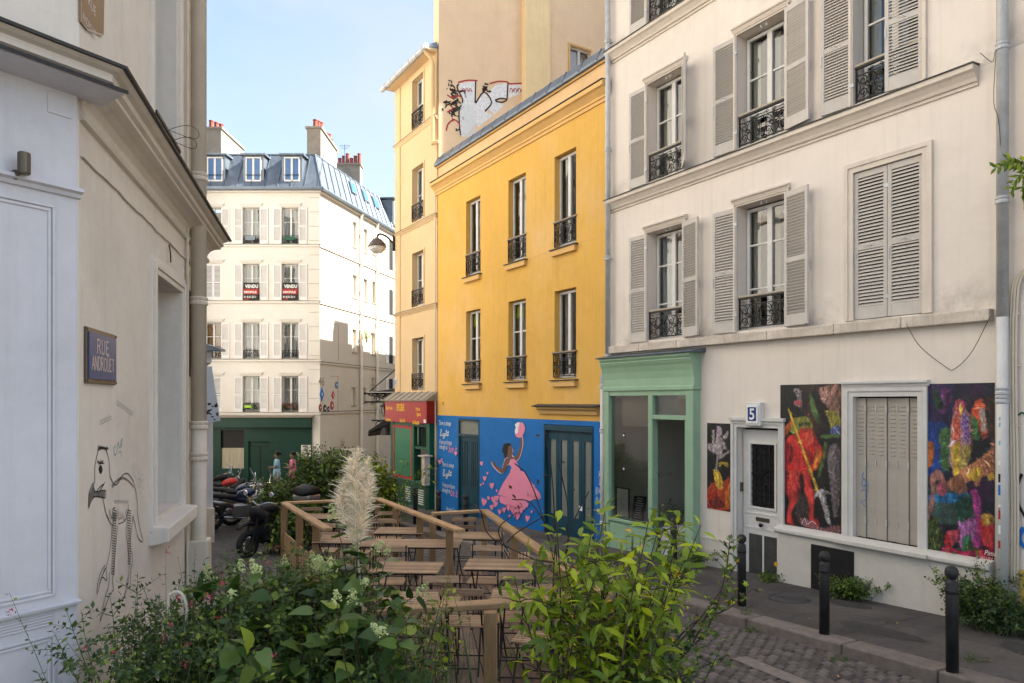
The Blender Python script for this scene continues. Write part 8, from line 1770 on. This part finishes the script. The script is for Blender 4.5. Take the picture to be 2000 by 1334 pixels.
# F: hedges beyond the far terrace
for (u0,u1,vt,y,n,lab,ks,mm) in((520,590,935,16.2,22,'dark leafy bush behind the far terrace, nearest the motorbikes','small',['leaf_dark','leaf_mid']),(597,655,895,17.0,26,'tall bush with small white flowers beyond the far terrace','oval',['leaf_dark','leaf_mid']),(640,700,890,18.0,20,'green shrub behind the pampas plume','oval',['leaf_dark','leaf_mid']),(700,752,905,17.6,20,'light green shrub right of the plume beside the dark bin','oval',['leaf_mid','leaf_lime']),(620,680,868,22.0,16,'darker pine like shrub at the foot of the corner building side wall','small',['leaf_dark']),(555,600,990,14.8,14,'low bush filling the corner outside the far terrace rail','oval',['leaf_dark','leaf_mid'])):
    x=X_((u0+u1)/2,y);sp=(X_(u1,y)-X_(u0,y))/2;zb=gz(x,y)
    t,tips=shrub('street_shrub',lab,'bush',(x,y,zb),mkstems(int(n*3.2),(topz(vt,y)-zb)*1.12,(sp*.95,.6),.22,.5),ks,.13 if ks=='oval' else .10,mm,'bark',.040,(11,.5),.25,sr=.009)
    if u0 in(597,): 
        flowers(t,tips,'hyd',30,s=.9)
t,tips=shrub('climber','light green trailing shoots leaning towards the grocery window','bush',(X_(745,17),17,gz(0,17)),[(0.0,.5,topz(880,17)-gz(0,17),0,0),(0.1,.35,topz(900,17)-gz(0,17),.1,0),(-.1,.6,topz(905,17)-gz(0,17),0,.1),(3,.2,topz(880,17)-gz(0,17),-.1,0)],'small',.10,['leaf_lime','leaf_mid'],'bark',.05,(9,.45),.2,sr=.01)
t,tips=shrub('potted_plant','leafy green plant growing high on the corner building pipe','plant',tuple(FE.w(FE.s(713,.3),.3,FE.uv(713,672)[1])),mkstems(8,.9,(.12,.12),.4),'oval',.13,['leaf_mid','leaf_lime'],'stemg',.06,(5,.3),.2,sr=.01)
# G weeds and ivy on the right pavement
def wd(s_,p,n,h,sp,lab,size=.045,mm=('leaf_dark','leaf_mid')):
    w_=FR.w(s_,p,0);return shrub('pavement_weed',lab,'plant',(w_.x,w_.y,walk_z(w_.x,w_.y)-.01),[(random.uniform(0,6.28),random.uniform(.1,.9),h*random.uniform(.5,1),*(lambda a,b:(FR.d[0]*a+FR.n[0]*b,FR.d[1]*a+FR.n[1]*b))(random.uniform(-1,1)*sp[0],random.uniform(-.6,1)*sp[1])) for _ in range(n)],'small',size,list(mm),'stemg',.014,(9,.2),.35,sr=.004)
wd(11.75,.22,34,.34,(.26,.12),'bushy green weed growing under the black vent cover')
wd(14.6,.28,14,.36,(.12,.08),'small dark weed at the near corner of the green shop')
wd(9.95,.30,60,.62,(.34,.20),'dark ivy clump around the foot of the right drainpipe',.05,('leaf_dark','leaf_dark','leaf_blue'));
wd(10.05,.22,16,1.05,(.10,.06),'taller ivy shoots climbing the right drainpipe',.05,('leaf_dark','leaf_mid'));wd(13.1,.2,5,.12,(.06,.05),'tiny weed at the foot of the street door step')
for (u,v,n,h,lab) in((1455,1202,8,.10,'small grass clump on the kerb before the street door'),(1640,1290,10,.05,'flat moss patch in the gutter before the second bollard'),(1470,1232,10,.05,'flat green weed between the setts near the kerb'),(1900,1312,9,.08,'little weed at the foot of the nearest bollard')):
    x,y=gp(u,v,.02 if v!=1202 else .12);t,_=shrub('gutter_weed',lab,'plant',(x,y,road_z(x,y)+(.0 if v not in(1202,1312) else .11)),[(random.uniform(0,6.28),random.uniform(.5,1.2),h,random.uniform(-.1,.1),random.uniform(-.04,.04)) for _ in range(n)],'small',.022,['leaf_mid','leaf_dark'],'stemg',.015,(4,.06),.3,sr=.002)
# H wisteria branch at the right edge
w0=FR.w(9.45,.45,0);WS=local_thing('wisteria_branch','bright green leafy branch reaching in at the upper right edge','plant',w0.x,w0.y,EZ+2.9);B0=Vector((w0.x,w0.y,EZ+2.9));y_=w0.y-.2
zz2=lambda u,v,y=y_:tuple(Vector(((u-1000)/FP*y,y,EZ-(v-HV)*y/FP))-B0)
allL=[[],[],[],[]];q=MB()
for pts in([(2060,300),(2010,312),(1975,320),(1945,328)],[(2060,330),(2010,335),(1985,350),(1978,375)],[(2050,320),(2005,340),(1998,370),(2003,395)],[(2050,300),(2005,322),(1985,318),(1965,310)]):
    pc=curve([zz2(*p) for p in pts],6);q.tube(pc,.003,4,False)
    for i in range(3,len(pc)):
        for s in(-1,1):
            a=Vector(pc[i]);ax=(Vector(pc[i])-Vector(pc[i-1])).normalized();d=(ax*.5+Vector((random.gauss(0,.2),random.gauss(0,.3),s*.7-.2))).normalized();allL[0].append(a);allL[1].append(d);allL[2].append(Vector((random.gauss(0,.4),-1,random.gauss(.5,.4))).normalized());allL[3].append(.09*random.uniform(.7,1.1))
o=obj('stem',q,M['stemg'],None,org=(0,0,0),fix=False);o.parent=WS;o.location=(0,0,0)
for i in range(len(allL[0])):
    d=allL[1][i];w_=allL[2][i].cross(d).normalized();nn=d.cross(w_);R=Matrix((d,w_,nn)).transposed().to_4x4();inst('leaf',leaf_proto('lance',M['leaf_mid' if i%3 else 'leaf_lime'],i%5),WS,allL[0][i],R.to_euler(),(allL[3][i],)*3,local=True)
# fallen leaves
for k in range(42):
    s_=random.uniform(8,14.5);p=random.choice((random.uniform(.15,1.9),random.uniform(2.4,3.2)));w_=FR.w(s_,p,0);z=(walk_z if p<2 else road_z)(w_.x,w_.y)+(.008 if p<2 else .022)
    tag(inst('fallen_leaf',leaf_proto('oval',M['leaf_brown' if k%2 else 'leaf_yellow'],k%5),None,(w_.x,w_.y,z),(random.uniform(-.3,.3),random.uniform(-.3,.3),random.uniform(0,6)),(.04,)*3),'small dry leaf lying on the pavement or in the gutter','leaf','fallen leaves on the pavement and gutter')
# interior plants of the shop
w_=FR.w(15.75,-.5,0);shrub('potted_palm','dim potted palm inside the green shop doorway','potted plant',(w_.x,w_.y,.62),[(random.uniform(0,6.28),random.uniform(.4,1.3),.5,0,0) for _ in range(10)],'small',.06,['leaf_dark'],'stemg',.03,(0,.1),.9,sr=.004)
w_=FR.w(16.2,-.35,0);shrub('potted_palm','hanging green fern behind the shop window glass','potted plant',(w_.x,w_.y,1.45),[(random.uniform(0,6.28),random.uniform(.6,1.5),.22,0,0) for _ in range(12)],'small',.05,['leaf_mid','leaf_dark'],'stemg',.03,(0,.1),1.2,sr=.004)
for n_ in('camera','sun'): pass
